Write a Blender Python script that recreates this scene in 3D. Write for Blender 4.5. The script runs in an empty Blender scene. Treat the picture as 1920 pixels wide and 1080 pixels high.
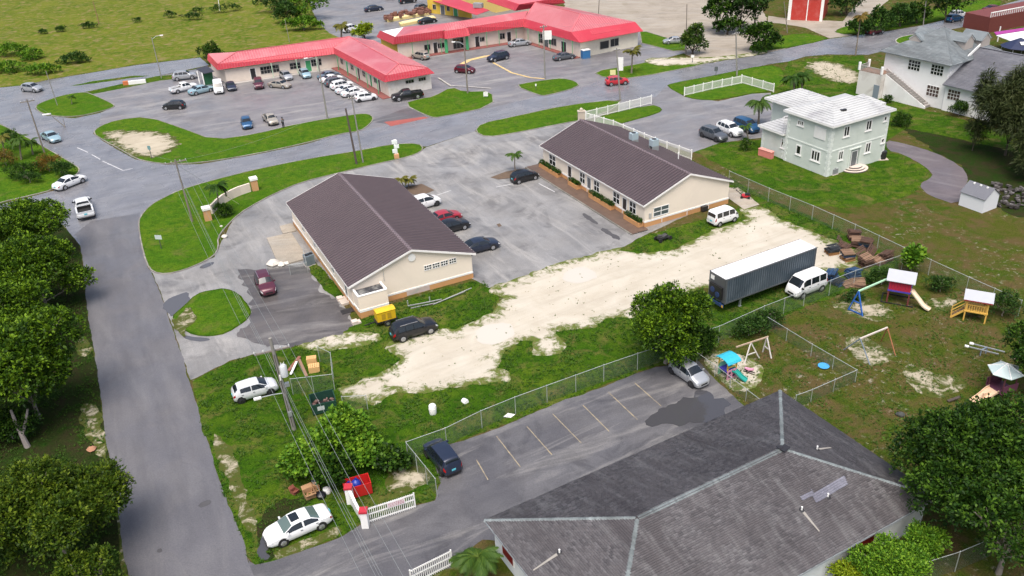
import bpy, math, random
import numpy as np
from mathutils import Vector, Matrix, noise as mnoise
from mathutils.geometry import delaunay_2d_cdt

# ------------------------------------------------------------------ camera, sky, sun, exposure
S = bpy.context.scene
FPX, PITCH, ROLL, CAMH = 1648.0, 0.50974, -0.05322, 45.4        # focal length for a 1920 px wide frame, drone height
_f = Vector((0, math.cos(PITCH), -math.sin(PITCH)))
_r0 = Vector((1, 0, 0)); _u0 = _r0.cross(_f)
CR = math.cos(ROLL) * _r0 + math.sin(ROLL) * _u0
CU = -math.sin(ROLL) * _r0 + math.cos(ROLL) * _u0
CF = _f
cam_d = bpy.data.cameras.new("camera"); cam = bpy.data.objects.new("camera", cam_d)
S.collection.objects.link(cam)
cam.matrix_world = Matrix(((CR.x, CU.x, -CF.x, 0), (CR.y, CU.y, -CF.y, 0), (CR.z, CU.z, -CF.z, CAMH), (0, 0, 0, 1)))
cam_d.sensor_width = 36; cam_d.lens = FPX / 1920 * 36; cam_d.clip_end = 6000; cam_d.clip_start = .5
S.camera = cam

SUN_EL, SUN_AZ = 66.0, 260.0          # degrees; azimuth the light comes FROM, counted from +x counter-clockwise
w = bpy.data.worlds.new("World"); S.world = w; w.use_nodes = True
nt = w.node_tree; bg = nt.nodes["Background"]
sky = nt.nodes.new("ShaderNodeTexSky"); sky.sky_type = 'NISHITA'; sky.sun_disc = False
sky.sun_elevation = math.radians(SUN_EL); sky.sun_rotation = math.radians(90 - SUN_AZ)
sky.air_density = 1.0; sky.dust_density = 6.0; sky.ozone_density = 1.0; sky.altitude = 0
nt.links.new(sky.outputs[0], bg.inputs[0]); bg.inputs[1].default_value = .10
sl = bpy.data.lights.new("sun", 'SUN'); so = bpy.data.objects.new("sun", sl); S.collection.objects.link(so)
sl.energy = 1.5; sl.angle = math.radians(46); sl.color = (1, .97, .92)
d = Vector((math.cos(math.radians(SUN_AZ)) * math.cos(math.radians(SUN_EL)), math.sin(math.radians(SUN_AZ)) * math.cos(math.radians(SUN_EL)), math.sin(math.radians(SUN_EL))))
so.rotation_euler = d.to_track_quat('Z', 'Y').to_euler()
S.view_settings.view_transform = 'Standard'; S.view_settings.look = 'None'
S.view_settings.exposure = 1.04; S.view_settings.gamma = 1; S.view_settings.use_curve_mapping = False
S.render.resolution_x, S.render.resolution_y = 1024, 576

# ------------------------------------------------------------------ survey: a sight line of the photograph met with a level or upright plane
def ray(x, y): return (CR * ((x - 960) / FPX) - CU * ((y - 540) / FPX) + CF)
def P(x, y, z=0.0):
    dd = ray(x, y); t = (z - CAMH) / dd.z
    return Vector((dd.x * t, dd.y * t, z))
def onwall(x, y, A, B):
    """sight line (x,y) on the upright wall A-B: (distance along from A, height)"""
    A = Vector((A[0], A[1])); e = Vector((B[0], B[1])) - A; e.normalize(); n = Vector((e.y, -e.x))
    dd = ray(x, y); t = (A @ n) / (dd.x * n.x + dd.y * n.y)
    q = Vector((dd.x * t, dd.y * t)); return (q - A) @ e, CAMH + dd.z * t
RNG = random.Random(7)
C = S.collection

# ------------------------------------------------------------------ mesh helper
class MB:
    def __init__(s): s.v = []; s.f = []; s.m = []
    def add(s, vs, fs, mi=0):
        o = len(s.v); s.v.extend([tuple(q) for q in vs]); s.f.extend([tuple(i + o for i in f) for f in fs]); s.m.extend([mi] * len(fs)); return s
    def box(s, x0, x1, y0, y1, z0, z1, mi=0):
        return s.add([(x0, y0, z0), (x1, y0, z0), (x1, y1, z0), (x0, y1, z0), (x0, y0, z1), (x1, y0, z1), (x1, y1, z1), (x0, y1, z1)],
                     [(0, 3, 2, 1), (4, 5, 6, 7), (0, 1, 5, 4), (1, 2, 6, 5), (2, 3, 7, 6), (3, 0, 4, 7)], mi)
    def cbox(s, c, sz, rz=0, mi=0, M=None):
        M = M or (Matrix.Translation(Vector(c)) @ Matrix.Rotation(rz, 4, 'Z'))
        h = [q / 2 for q in sz]
        vs = [M @ Vector((a * h[0], b * h[1], e * h[2])) for e in (-1, 1) for a, b in ((-1, -1), (1, -1), (1, 1), (-1, 1))]
        return s.add(vs, [(0, 3, 2, 1), (4, 5, 6, 7), (0, 1, 5, 4), (1, 2, 6, 5), (2, 3, 7, 6), (3, 0, 4, 7)], mi)
    def bar(s, a, b, w, h=None, mi=0):
        a, b = Vector(a), Vector(b); h = h or w; dd = b - a; L = dd.length
        if L < 1e-6: return s
        q = dd.to_track_quat('Z', 'Y').to_matrix().to_4x4()
        return s.cbox((0, 0, 0), (w, h, L), mi=mi, M=Matrix.Translation((a + b) / 2) @ q)
    def tube(s, pts, r, n=8, mi=0, cap=True):
        pts = [Vector(p) for p in pts]; rs = r if isinstance(r, (list, tuple)) else [r] * len(pts)
        o = []; 
        for i, p in enumerate(pts):
            t = (pts[min(i + 1, len(pts) - 1)] - pts[max(i - 1, 0)]).normalized()
            a = t.cross(Vector((0, 0, 1)) if abs(t.z) < .9 else Vector((1, 0, 0))).normalized(); b = t.cross(a)
            o += [p + (a * math.cos(2 * math.pi * k / n) + b * math.sin(2 * math.pi * k / n)) * rs[i] for k in range(n)]
        fs = [(i * n + k, i * n + (k + 1) % n, (i + 1) * n + (k + 1) % n, (i + 1) * n + k) for i in range(len(pts) - 1) for k in range(n)]
        if cap: fs += [tuple(range(n))[::-1], tuple(range((len(pts) - 1) * n, len(pts) * n))]
        return s.add(o, fs, mi)
    def prism(s, poly, z0, z1, mi=0, top=None):
        n = len(poly); z1s = z1 if isinstance(z1, (list, tuple)) else [z1] * n
        vs = [(p[0], p[1], z0) for p in poly] + [(p[0], p[1], z1s[i]) for i, p in enumerate(poly)]
        fs = [(i, (i + 1) % n, n + (i + 1) % n, n + i) for i in range(n)]
        s.add(vs, fs + [tuple(range(n))[::-1]], mi); s.add(vs[n:], [tuple(range(n))], mi if top is None else top); return s
    def face(s, *vs, mi=0): return s.add(vs, [tuple(range(len(vs)))], mi)
    def slab(s, vs, t, mi=0):
        """a flat face given thickness t downwards"""
        n = len(vs); lo = [(p[0], p[1], p[2] - t) for p in vs]
        return s.add(list(vs) + lo, [tuple(range(n)), tuple(range(n, 2 * n))[::-1]] + [(i, n + i, n + (i + 1) % n, (i + 1) % n) for i in range(n)], mi)
    def mesh(s, name, mats=()):
        me = bpy.data.meshes.new(name); me.from_pydata(s.v, [], s.f); 
        for m in (mats if isinstance(mats, (list, tuple)) else [mats]): me.materials.append(m)
        if any(s.m): me.polygons.foreach_set('material_index', s.m)
        me.validate(); me.update(); return me
    def obj(s, name, mats, parent=None, smooth=None, loc=None):
        me = s.mesh(name, mats)
        if smooth: me.polygons.foreach_set('use_smooth', [True] * len(me.polygons)); me.set_sharp_from_angle(angle=math.radians(smooth))
        return link(name, me, parent, loc)
def link(name, me, parent=None, loc=None):
    o = bpy.data.objects.new(name, me); C.objects.link(o)
    if parent: o.parent = parent
    if loc is not None: o.location = loc
    return o
def tag(o, label=None, cat=None, group=None, kind=None):
    if label: o['label'] = label
    if cat: o['category'] = cat
    if group: o['group'] = group
    if kind: o['kind'] = kind
    return o
def thing(name, label, cat, loc=(0, 0, 0), rz=0, group=None):
    o = bpy.data.objects.new(name, None); C.objects.link(o); o.location = (loc[0], loc[1], loc[2] if len(loc) > 2 else 0); o.rotation_euler = (0, 0, rz)
    o.empty_display_size = .3
    return tag(o, label, cat, group)
def npmesh(name, verts, faces, mats, tint=None):
    """fast mesh from numpy arrays; faces (n,k)"""
    me = bpy.data.meshes.new(name); nf, k = faces.shape
    me.vertices.add(len(verts)); me.vertices.foreach_set('co', np.asarray(verts, np.float32).ravel())
    me.loops.add(nf * k); me.loops.foreach_set('vertex_index', np.asarray(faces, np.int32).ravel())
    me.polygons.add(nf); me.polygons.foreach_set('loop_start', np.arange(0, nf * k, k, dtype=np.int32)); me.polygons.foreach_set('loop_total', np.full(nf, k, np.int32))
    for m in (mats if isinstance(mats, (list, tuple)) else [mats]): me.materials.append(m)
    if tint is not None:
        a = me.attributes.new('tint', 'FLOAT', 'POINT'); a.data.foreach_set('value', np.asarray(tint, np.float32))
    me.update(); me.validate(); return me
def copy_tree(o, parent=None):
    c = o.copy(); C.objects.link(c); c.parent = parent
    for ch in list(o.children): copy_tree(ch, c)
    return c

# ------------------------------------------------------------------ materials
def nodes(name):
    m = bpy.data.materials.new(name); m.use_nodes = True; return m, m.node_tree.nodes, m.node_tree.links, m.node_tree.nodes['Principled BSDF']
def ramp(N, L, src, p0, p1, c0=(0, 0, 0, 1), c1=(1, 1, 1, 1)):
    r = N.new('ShaderNodeValToRGB'); r.color_ramp.elements[0].position = p0; r.color_ramp.elements[1].position = p1
    r.color_ramp.elements[0].color = c0; r.color_ramp.elements[1].color = c1; L.new(src, r.inputs[0]); return r.outputs[0]
def noi(N, L, vec, scale, detail=4, rough=.55, dist=0):
    n = N.new('ShaderNodeTexNoise'); n.inputs['Scale'].default_value = scale; n.inputs['Detail'].default_value = detail; n.inputs['Roughness'].default_value = rough
    n.inputs['Distortion'].default_value = dist
    if vec is not None: L.new(vec, n.inputs['Vector'])
    return n.outputs['Fac']
def mixc(N, L, fac, a, b, mode='MIX'):
    m = N.new('ShaderNodeMix'); m.data_type = 'RGBA'; m.blend_type = mode
    for sock, v in ((m.inputs[0], fac), (m.inputs[6], a), (m.inputs[7], b)):
        if hasattr(v, 'is_linked'): L.new(v, sock)
        elif isinstance(v, (int, float)): sock.default_value = v
        else: sock.default_value = (*v[:3], 1)
    return m.outputs[2]
def math_(N, L, op, a, b=0.0):
    m = N.new('ShaderNodeMath'); m.operation = op
    for i, v in enumerate((a, b)):
        if hasattr(v, 'is_linked'): L.new(v, m.inputs[i])
        else: m.inputs[i].default_value = v
    return m.outputs[0]
def bump(N, L, b, h, strength=.3, dist=.05):
    n = N.new('ShaderNodeBump'); n.inputs['Strength'].default_value = strength; n.inputs['Distance'].default_value = dist
    L.new(h, n.inputs['Height']); L.new(n.outputs[0], b.inputs['Normal'])
def objvec(N, L, world=False, scale=None):
    if world:
        g = N.new('ShaderNodeNewGeometry'); v = g.outputs['Position']
    else:
        t = N.new('ShaderNodeTexCoord'); oi = N.new('ShaderNodeObjectInfo'); a = N.new('ShaderNodeVectorMath'); a.operation = 'ADD'
        mm = N.new('ShaderNodeVectorMath'); mm.operation = 'SCALE'; mm.inputs[0].default_value = (37, 53, 71); L.new(oi.outputs['Random'], mm.inputs['Scale'])
        L.new(t.outputs['Object'], a.inputs[0]); L.new(mm.outputs[0], a.inputs[1]); v = a.outputs[0]
    if scale:
        m = N.new('ShaderNodeMapping'); m.inputs['Scale'].default_value = scale; L.new(v, m.inputs[0]); v = m.outputs[0]
    return v
MATS = {}
def mk(name, col, rough=.6, metal=0.0, var=.12, scale=1.5, stain=None, stain_amt=.4, coat=0.0, bmp=0.0, spec=.5, emit=None):
    """paint, metal, wood, plastic: a base colour, grain, and weather stains of their own colour"""
    if name in MATS: return MATS[name]
    m, N, L, b = nodes(name); v = objvec(N, L)
    n1 = noi(N, L, v, scale, 6, .65); c = mixc(N, L, n1, [q * (1 - var) for q in col], [min(1, q * (1 + var)) for q in col])
    if stain is not None:
        n2 = noi(N, L, v, scale * .6, 8, .7, .6); c = mixc(N, L, math_(N, L, 'MULTIPLY', ramp(N, L, n2, .48, .72), stain_amt), c, stain)
    L.new(c, b.inputs['Base Color']); b.inputs['Roughness'].default_value = rough; b.inputs['Metallic'].default_value = metal
    b.inputs['Coat Weight'].default_value = coat; b.inputs['Coat Roughness'].default_value = .08; b.inputs['Specular IOR Level'].default_value = spec
    if bmp: bump(N, L, b, noi(N, L, v, scale * 12, 4), bmp, .02)
    MATS[name] = m; return m

def mat_grass(name, a, b_, c_, fleck=None, fl=(.60, .70), soil=None, so_=(.58, .72), bare=None):
    """turf: three greens mixed by patches; optional pale flecks and bare soil; 'edge' attribute lets a sheet wear thin"""
    m, N, L, b = nodes(name); v = objvec(N, L, True)
    big = noi(N, L, v, .13, 3, .55, .8); mid = noi(N, L, v, .9, 5, .6, .4); fine = noi(N, L, v, 7, 5, .7)
    c = mixc(N, L, ramp(N, L, big, .38, .62), a, b_); c = mixc(N, L, ramp(N, L, mid, .42, .66), c, c_)
    c = mixc(N, L, ramp(N, L, fine, .25, .8, (.45, .45, .45, 1), (1.45, 1.45, 1.45, 1)), (0, 0, 0), c, 'MIX') if 0 else mixc(N, L, 1.0, c, ramp(N, L, fine, .28, .75, (.5, .5, .5, 1), (1.4, 1.4, 1.4, 1)), 'MULTIPLY')
    if soil is not None:
        n = noi(N, L, v, .45, 6, .65, .5); c = mixc(N, L, math_(N, L, 'MULTIPLY', ramp(N, L, n, *so_), .85), c, soil)
    if fleck is not None:
        n = noi(N, L, v, 1.6, 8, .75, .3); n2 = noi(N, L, v, .12, 3, .5)
        f = math_(N, L, 'MULTIPLY', ramp(N, L, n, *fl), ramp(N, L, n2, .42, .62)); c = mixc(N, L, f, c, fleck)
    L.new(c, b.inputs['Base Color']); b.inputs['Roughness'].default_value = .9; b.inputs['Specular IOR Level'].default_value = .04
    bump(N, L, b, math_(N, L, 'ADD', fine, math_(N, L, 'MULTIPLY', mid, 1.2)), .9, .12)
    MATS[name] = m; return m
LUSH = ((.038, .094, .005), (.068, .118, .008), (.022, .066, .004))
KEPT = ((.056, .128, .007), (.080, .142, .009), (.038, .104, .006))
OLIVE = ((.060, .076, .010), (.040, .074, .007), (.080, .078, .018))
mat_grass('lush grass', *LUSH, soil=(.13, .112, .036), so_=(.50, .70))
mat_grass('kept grass', *KEPT, soil=(.12, .12, .032), so_=(.54, .78))
mat_grass('olive grass', *OLIVE, fleck=(.34, .31, .25), fl=(.56, .68), soil=(.095, .066, .030), so_=(.45, .62))
mat_grass('meadow grass', (.112, .148, .014), (.064, .116, .008), (.165, .152, .034), soil=(.22, .165, .09), so_=(.52, .70), fleck=(.30, .26, .16), fl=(.60, .72))
mat_grass('dark ground and painted shade', (.018, .034, .006), (.030, .034, .012), (.016, .044, .005), soil=(.034, .026, .014), so_=(.46, .66))  # tree shade put into this dark ground colour, along with leaf litter
def mat_sand(name, a, b_, grass, lo=.2, hi=2.2, grit=(.30, .27, .21)):
    """trodden sand; where its own 'edge' distance is short, weeds break through"""
    m, N, L, b = nodes(name); v = objvec(N, L, True)
    c = mixc(N, L, ramp(N, L, noi(N, L, v, .35, 6, .6, .6), .35, .7), a, b_)
    mp = N.new('ShaderNodeMapping'); mp.vector_type = 'TEXTURE'; mp.inputs['Rotation'].default_value = (0, 0, .52); mp.inputs['Scale'].default_value = (9, 1, 1); L.new(v, mp.inputs[0])
    c = mixc(N, L, math_(N, L, 'MULTIPLY', ramp(N, L, noi(N, L, mp.outputs[0], .8, 6, .6, .4), .46, .64), .35), c, [q * .78 for q in b_])
    c = mixc(N, L, math_(N, L, 'MULTIPLY', ramp(N, L, noi(N, L, v, 2.2, 9, .78, .3), .57, .73), .3), c, grit)
    at = N.new('ShaderNodeAttribute'); at.attribute_name = 'edge'
    e = math_(N, L, 'DIVIDE', math_(N, L, 'SUBTRACT', at.outputs['Fac'], lo), hi - lo)
    w_ = math_(N, L, 'ADD', math_(N, L, 'MULTIPLY', noi(N, L, v, .8, 9, .74, .5), 2.9), math_(N, L, 'MULTIPLY', e, -1.0))
    g = mixc(N, L, ramp(N, L, noi(N, L, v, 2.5, 6, .7), .35, .65), grass[0], grass[1])
    c = mixc(N, L, ramp(N, L, math_(N, L, 'MULTIPLY', w_, .5), .52, .70), c, g)
    L.new(c, b.inputs['Base Color']); b.inputs['Roughness'].default_value = .85; b.inputs['Specular IOR Level'].default_value = .2
    bump(N, L, b, noi(N, L, v, 5, 8, .7), .5, .06); MATS[name] = m; return m
mat_sand('sand', (.48, .445, .375), (.41, .37, .30), (LUSH[1], (.12, .115, .04)), .0, 3.0)
mat_sand('worn sand', (.42, .375, .29), (.33, .29, .215), ((.046, .072, .007), (.066, .066, .014)), .1, 3.4)
def mat_asphalt(name, a, b_, wet=.25, chalk=.3, ang=0.0, dark=.5, rlo=.30, rhi=.65, darkc=(.030, .030, .034)):
    """weathered asphalt: large worn and stained patches, drag marks along the lane, fine stone, damp sheen"""
    m, N, L, b = nodes(name); v0 = objvec(N, L, True)
    mp = N.new('ShaderNodeMapping'); mp.vector_type = 'TEXTURE'; mp.inputs['Rotation'].default_value = (0, 0, ang); mp.inputs['Scale'].default_value = (6, 1, 1); L.new(v0, mp.inputs[0]); vs = mp.outputs[0]
    c = mixc(N, L, ramp(N, L, noi(N, L, v0, .16, 5, .6, .8), .35, .65), a, b_)
    c = mixc(N, L, math_(N, L, 'MULTIPLY', ramp(N, L, noi(N, L, vs, .9, 5, .6, .2), .44, .62), .28), c, [q * .62 for q in a])
    c = mixc(N, L, math_(N, L, 'MULTIPLY', ramp(N, L, noi(N, L, v0, .22, 7, .65, 1.0), .52, .64), dark), c, darkc)
    c = mixc(N, L, math_(N, L, 'MULTIPLY', ramp(N, L, noi(N, L, vs, .45, 8, .68, .7), .51, .66), chalk), c, (.40, .385, .36))
    vo = N.new('ShaderNodeTexVoronoi'); vo.feature = 'DISTANCE_TO_EDGE'; vo.inputs['Scale'].default_value = .22
    wv = N.new('ShaderNodeVectorMath'); wv.operation = 'ADD'; L.new(v0, wv.inputs[0]); nz = N.new('ShaderNodeTexNoise'); nz.inputs['Scale'].default_value = .7; nz.inputs['Detail'].default_value = 5
    L.new(v0, nz.inputs['Vector']); L.new(nz.outputs['Color'], wv.inputs[1]); L.new(wv.outputs[0], vo.inputs['Vector'])
    c = mixc(N, L, math_(N, L, 'MULTIPLY', ramp(N, L, vo.outputs['Distance'], .002, .008, (1, 1, 1, 1), (0, 0, 0, 1)), .12), c, [q * .35 for q in a])
    f = noi(N, L, v0, 9, 5, .75); c = mixc(N, L, 1.0, c, ramp(N, L, f, .3, .72, (.74, .74, .74, 1), (1.22, 1.22, 1.22, 1)), 'MULTIPLY')
    L.new(c, b.inputs['Base Color']); r = N.new('ShaderNodeMapRange'); r.inputs[1].default_value = .4; r.inputs[2].default_value = .62; r.inputs[3].default_value = rlo; r.inputs[4].default_value = rhi
    L.new(noi(N, L, v0, .2, 6, .6, .6), r.inputs[0]); L.new(r.outputs[0], b.inputs['Roughness']); b.inputs['Specular IOR Level'].default_value = .5
    bump(N, L, b, noi(N, L, v0, 14, 6, .7), .25, .02); MATS[name] = m; return m
R_ = math.radians
mat_asphalt('street asphalt', (.112, .110, .120), (.128, .126, .135), ang=R_(115), chalk=.08, dark=.10, darkc=(.075, .074, .082))
mat_asphalt('main road asphalt', (.155, .156, .170), (.205, .206, .220), ang=R_(27), chalk=.10, dark=.3, darkc=(.09, .09, .10), rlo=.14, rhi=.38)
mat_asphalt('forecourt asphalt', (.190, .187, .184), (.265, .26, .254), ang=R_(-62), chalk=.5, dark=.5, darkc=(.075, .072, .073))
mat_asphalt('rear lot asphalt', (.078, .071, .070), (.115, .106, .105), ang=R_(10), chalk=.25, dark=.6, darkc=(.045, .041, .042))
mat_asphalt('bay asphalt', (.085, .083, .090), (.120, .118, .124), ang=R_(27), chalk=.32, dark=.6, darkc=(.048, .047, .052))
mat_asphalt('plaza asphalt', (.200, .194, .202), (.155, .151, .160), ang=R_(20), chalk=.35, dark=.35, darkc=(.095, .092, .098))
mat_asphalt('purple asphalt', (.115, .098, .106), (.14, .12, .128), ang=R_(-40), chalk=.15, dark=.15)
mat_asphalt('concrete', (.28, .25, .20), (.36, .31, .25), ang=0, chalk=.4, dark=.35, darkc=(.16, .12, .08), rlo=.6, rhi=.85)
mat_asphalt('dirt', (.27, .235, .19), (.33, .29, .235), ang=R_(-20), chalk=.35, dark=.45, darkc=(.18, .15, .10), rlo=.7, rhi=.9)
def mat_water(name, col, rough):
    m, N, L, b = nodes(name); b.inputs['Base Color'].default_value = (*col, 1); b.inputs['Roughness'].default_value = rough; b.inputs['IOR'].default_value = 1.4
    b.inputs['Specular IOR Level'].default_value = .9; bump(N, L, b, noi(N, L, objvec(N, L, True), 1.2, 3), .02, .02); MATS[name] = m; return m
mat_water('puddle water', (.056, .056, .062), .02); mat_water('milky water', (.50, .465, .405), .15); mat_water('shallow sky-tinted water', (.085, .085, .092), .06)  # grey puddle and shallow bases have sky reflection put into the colour
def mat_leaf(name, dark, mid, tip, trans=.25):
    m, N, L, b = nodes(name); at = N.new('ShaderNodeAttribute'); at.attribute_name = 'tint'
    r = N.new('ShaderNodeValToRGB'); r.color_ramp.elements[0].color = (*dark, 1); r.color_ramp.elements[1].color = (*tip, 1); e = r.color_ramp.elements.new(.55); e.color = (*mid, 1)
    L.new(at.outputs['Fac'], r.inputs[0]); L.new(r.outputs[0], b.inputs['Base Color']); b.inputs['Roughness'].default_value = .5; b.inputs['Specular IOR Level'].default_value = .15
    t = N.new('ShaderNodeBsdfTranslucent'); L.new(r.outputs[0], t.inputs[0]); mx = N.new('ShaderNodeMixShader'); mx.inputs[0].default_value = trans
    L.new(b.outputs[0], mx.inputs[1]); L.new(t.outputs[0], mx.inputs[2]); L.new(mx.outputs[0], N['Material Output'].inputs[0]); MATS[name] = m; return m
mat_leaf('sea grape leaf', (.009, .030, .003), (.040, .092, .005), (.155, .265, .012))
mat_leaf('yellowing leaf', (.011, .033, .003), (.042, .080, .005), (.125, .175, .012))
mat_leaf('dark leaf', (.006, .022, .003), (.021, .058, .006), (.072, .145, .012))
mat_leaf('bright leaf', (.025, .075, .006), (.075, .180, .012), (.18, .31, .022))
mat_leaf('lime leaf', (.10, .17, .01), (.18, .26, .01), (.30, .34, .02))
mat_leaf('feather leaf', (.022, .036, .012), (.045, .062, .020), (.075, .088, .032))
mat_leaf('bush leaf', (.012, .038, .008), (.030, .075, .012), (.060, .12, .018))
mat_leaf('rust leaf', (.05, .05, .01), (.14, .10, .02), (.22, .12, .02))
mat_leaf('palm leaf', (.020, .050, .010), (.045, .095, .014), (.10, .15, .02))
mat_leaf('dry palm leaf', (.05, .06, .015), (.12, .12, .02), (.24, .20, .03))
mat_leaf('blade', (.022, .070, .006), (.060, .130, .012), (.13, .17, .03), .3)
# ------------------------------------------------------------------ ground: one sheet to the horizon, then roads, lots, lawns
def densify(pts, step):
    out = []
    for i, a in enumerate(pts):
        b = pts[(i + 1) % len(pts)]; n = max(1, int((b - a).length / step))
        out += [a + (b - a) * (k / n) for k in range(n)]
    return out
def smooth_poly(pts, it=2):
    for _ in range(it):
        o = []
        for i, a in enumerate(pts):
            b = pts[(i + 1) % len(pts)]; o += [a * .75 + b * .25, a * .25 + b * .75]
        pts = o
    return pts
def ragged(pts, amp, freq=.8, seed=0):
    o = []; n = len(pts)
    for i, p in enumerate(pts):
        t = (pts[(i + 1) % n] - pts[i - 1]); t = Vector((t.y, -t.x)).normalized() if t.length > 0 else Vector((0, 0))
        a = mnoise.fractal(Vector((p.x * freq, p.y * freq, seed)), 1.0, 2.0, 5) * amp
        o.append(p + t * a)
    return o
def inside(poly, q):
    x, y = q[..., 0], q[..., 1]; r = np.zeros(x.shape, bool); n = len(poly); px = poly[:, 0]; py = poly[:, 1]
    for i in range(n):
        j = i - 1; c = ((py[i] > y) != (py[j] > y))
        with np.errstate(divide='ignore', invalid='ignore'):
            c &= x < (px[j] - px[i]) * (y - py[i]) / (py[j] - py[i] + 1e-12) + px[i]
        r ^= c
    return r
def edge_dist(poly, q):
    d = np.full(len(q), 1e9)
    for i in range(len(poly)):
        a = poly[i - 1]; b = poly[i]; ab = b - a; L = (ab @ ab) + 1e-12
        t = np.clip(((q - a) @ ab) / L, 0, 1); d = np.minimum(d, np.linalg.norm(q - a - t[:, None] * ab, axis=1))
    return d
POLY = {}
def outline(px, rag=0.0, step=.5, sm=0, seed=0, world=False):
    pts = [Vector(p) for p in px] if world else [P(*p).to_2d() for p in px]
    if sm: pts = smooth_poly(pts, sm)
    pts = densify(pts, step)
    if rag: pts = ragged(pts, rag, seed=seed)
    return pts
def sheet(name, px, z, mat, rag=0.0, step=.6, sm=0, edge=False, seed=0, world=False, kind='structure', parent=None):
    pts = outline(px, rag, step, sm, seed, world); arr = np.array([p[:] for p in pts]); n = len(pts)
    vin = [Vector(p) for p in pts]
    if edge:
        lo, hi = arr.min(0), arr.max(0); g = .55
        gx, gy = np.meshgrid(np.arange(lo[0], hi[0], g), np.arange(lo[1], hi[1], g)); q = np.stack([gx.ravel(), gy.ravel()], 1)
        q = q + np.random.RandomState(seed + 3).uniform(-.12, .12, q.shape); q = q[inside(arr, q)]; q = q[edge_dist(arr, q) > .25]
        vin += [Vector(k) for k in q]
    v, e, f, *_ = delaunay_2d_cdt(vin, [(i, (i + 1) % n) for i in range(n)], [], 1, 1e-5)
    me = bpy.data.meshes.new(name); me.from_pydata([(p.x, p.y, z) for p in v], [], f); me.materials.append(MATS[mat])
    if me.polygons and me.polygons[0].normal.z < 0: me.flip_normals()
    if edge:
        a = me.attributes.new('edge', 'FLOAT', 'POINT'); a.data.foreach_set('value', edge_dist(arr, np.array([p[:] for p in v])).astype(np.float32))
    POLY.setdefault(name, []).append(arr)
    o = link(name, me, parent); tag(o, kind=kind); return o
def ribbon(name, pts, wid, z0, z1, mat, parent=None, closed=True):
    """kerb: a strip of width wid along pts, from z0 up to z1"""
    n = len(pts); vs = []; fs = []
    for i, p in enumerate(pts):
        a = pts[i - 1] if (closed or i) else p; b = pts[(i + 1) % n] if (closed or i < n - 1) else p
        t = (b - a); t = Vector((t.y, -t.x)).normalized() * wid / 2
        vs += [(p.x - t.x, p.y - t.y, z0), (p.x - t.x, p.y - t.y, z1), (p.x + t.x, p.y + t.y, z1), (p.x + t.x, p.y + t.y, z0)]
    for i in range(n if closed else n - 1):
        j = (i + 1) % n
        for k in range(3): fs.append((i * 4 + k, i * 4 + k + 1, j * 4 + k + 1, j * 4 + k))
    me = bpy.data.meshes.new(name); me.from_pydata(vs, [], fs); me.materials.append(MATS[mat]); me.update()
    return link(name, me, parent)
KERB = mk('kerb concrete', (.42, .40, .36), .8, var=.25, scale=.6, stain=(.12, .11, .09), stain_amt=.7)
mk('dark kerb', (.17, .16, .14), .85, var=.3, scale=.6, stain=(.40, .38, .33), stain_amt=.8)
def lawn(px, mat='kept grass', z=.07, sm=2, kerb='dark kerb', rag=.0, seed=0):
    o = sheet('lawn', px, z, mat, rag, .7, sm, seed=seed)
    pts = outline(px, rag, .7, sm, seed)
    if kerb: tag(ribbon('kerb', pts, .16, 0.0, z + .025, kerb, o), kind='structure')
    else: ribbon('turf_edge', pts, .10, 0.0, z, mat, o)
    return o
# the plain
gm = MB(); n_ = 24
rr = [0, 60, 120, 200, 320, 600, 1200, 2600]
for i, r_ in enumerate(rr[1:]):
    for k in range(n_):
        a0, a1 = 2 * math.pi * k / n_, 2 * math.pi * (k + 1) / n_
        q = lambda r, a: (r * math.cos(a), 90 + r * math.sin(a), 0)
        gm.face(*([q(rr[i], a0), q(r_, a0), q(r_, a1), q(rr[i], a1)] if i else [(0, 90, 0), q(r_, a0), q(r_, a1)]))
tag(gm.obj('ground', MATS['olive grass']), kind='structure')
sheet('meadow', [(-700, 60), (-60, 168), (37, 160), (100, 147), (175, 135), (250, 122), (375, 107), (400, 100), (640, 72), (600, 45), (586, 20), (560, -45), (-900, -45)], .004, 'meadow grass', .6, 2.5)
sheet('back_lot', [(586, 22), (600, 46), (618, 62), (680, 90), (800, 60), (1000, 20), (1060, -45), (570, -45)], .008, 'plaza asphalt', .3, 1.5)
sheet('dirt_lot', [(1050, -45), (1060, 20), (1210, 70), (1290, 104), (1340, 118), (1440, 102), (1475, 92), (1445, 55), (1430, 20), (1400, -45)], .006, 'dirt', .6, 1.2, seed=4)
sheet('plaza_lot', [(160, 172), (237, 156), (290, 144), (388, 126), (640, 95), (720, 90), (1000, 60), (1210, 60), (1285, 99), (1237, 112), (1335, 119), (1160, 170), (960, 218), (690, 262), (500, 262), (402, 262), (277, 222), (178, 245), (140, 222), (187, 212), (215, 200), (212, 195)], .010, 'plaza asphalt', .12, .8)
sheet('lawn_verge', [(160, 172.5), (237, 155.5), (290, 143.5), (335, 139), (345, 147), (300, 151), (245, 163), (170, 177)], .016, 'lush grass', .2, .6)
sheet('cross_street', [(-700, 62), (-60, 170), (37, 161), (100, 148), (175, 136), (250, 123), (375, 108), (392, 122), (290, 144), (237, 156), (160, 172), (70, 195), (66, 205), (87, 217), (140, 222), (190, 212), (185, 240), (174, 250), (195, 266), (255, 300), (330, 312), (260, 380), (150, 330), (82, 275), (30, 247), (0, 232), (-300, 175)], .012, 'main road asphalt', .1, .8)
sheet('service_road_verge', [(130, 162), (180, 156), (250, 146), (280, 142), (250, 142), (170, 153)], .018, 'lush grass', .2, .6)
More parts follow.
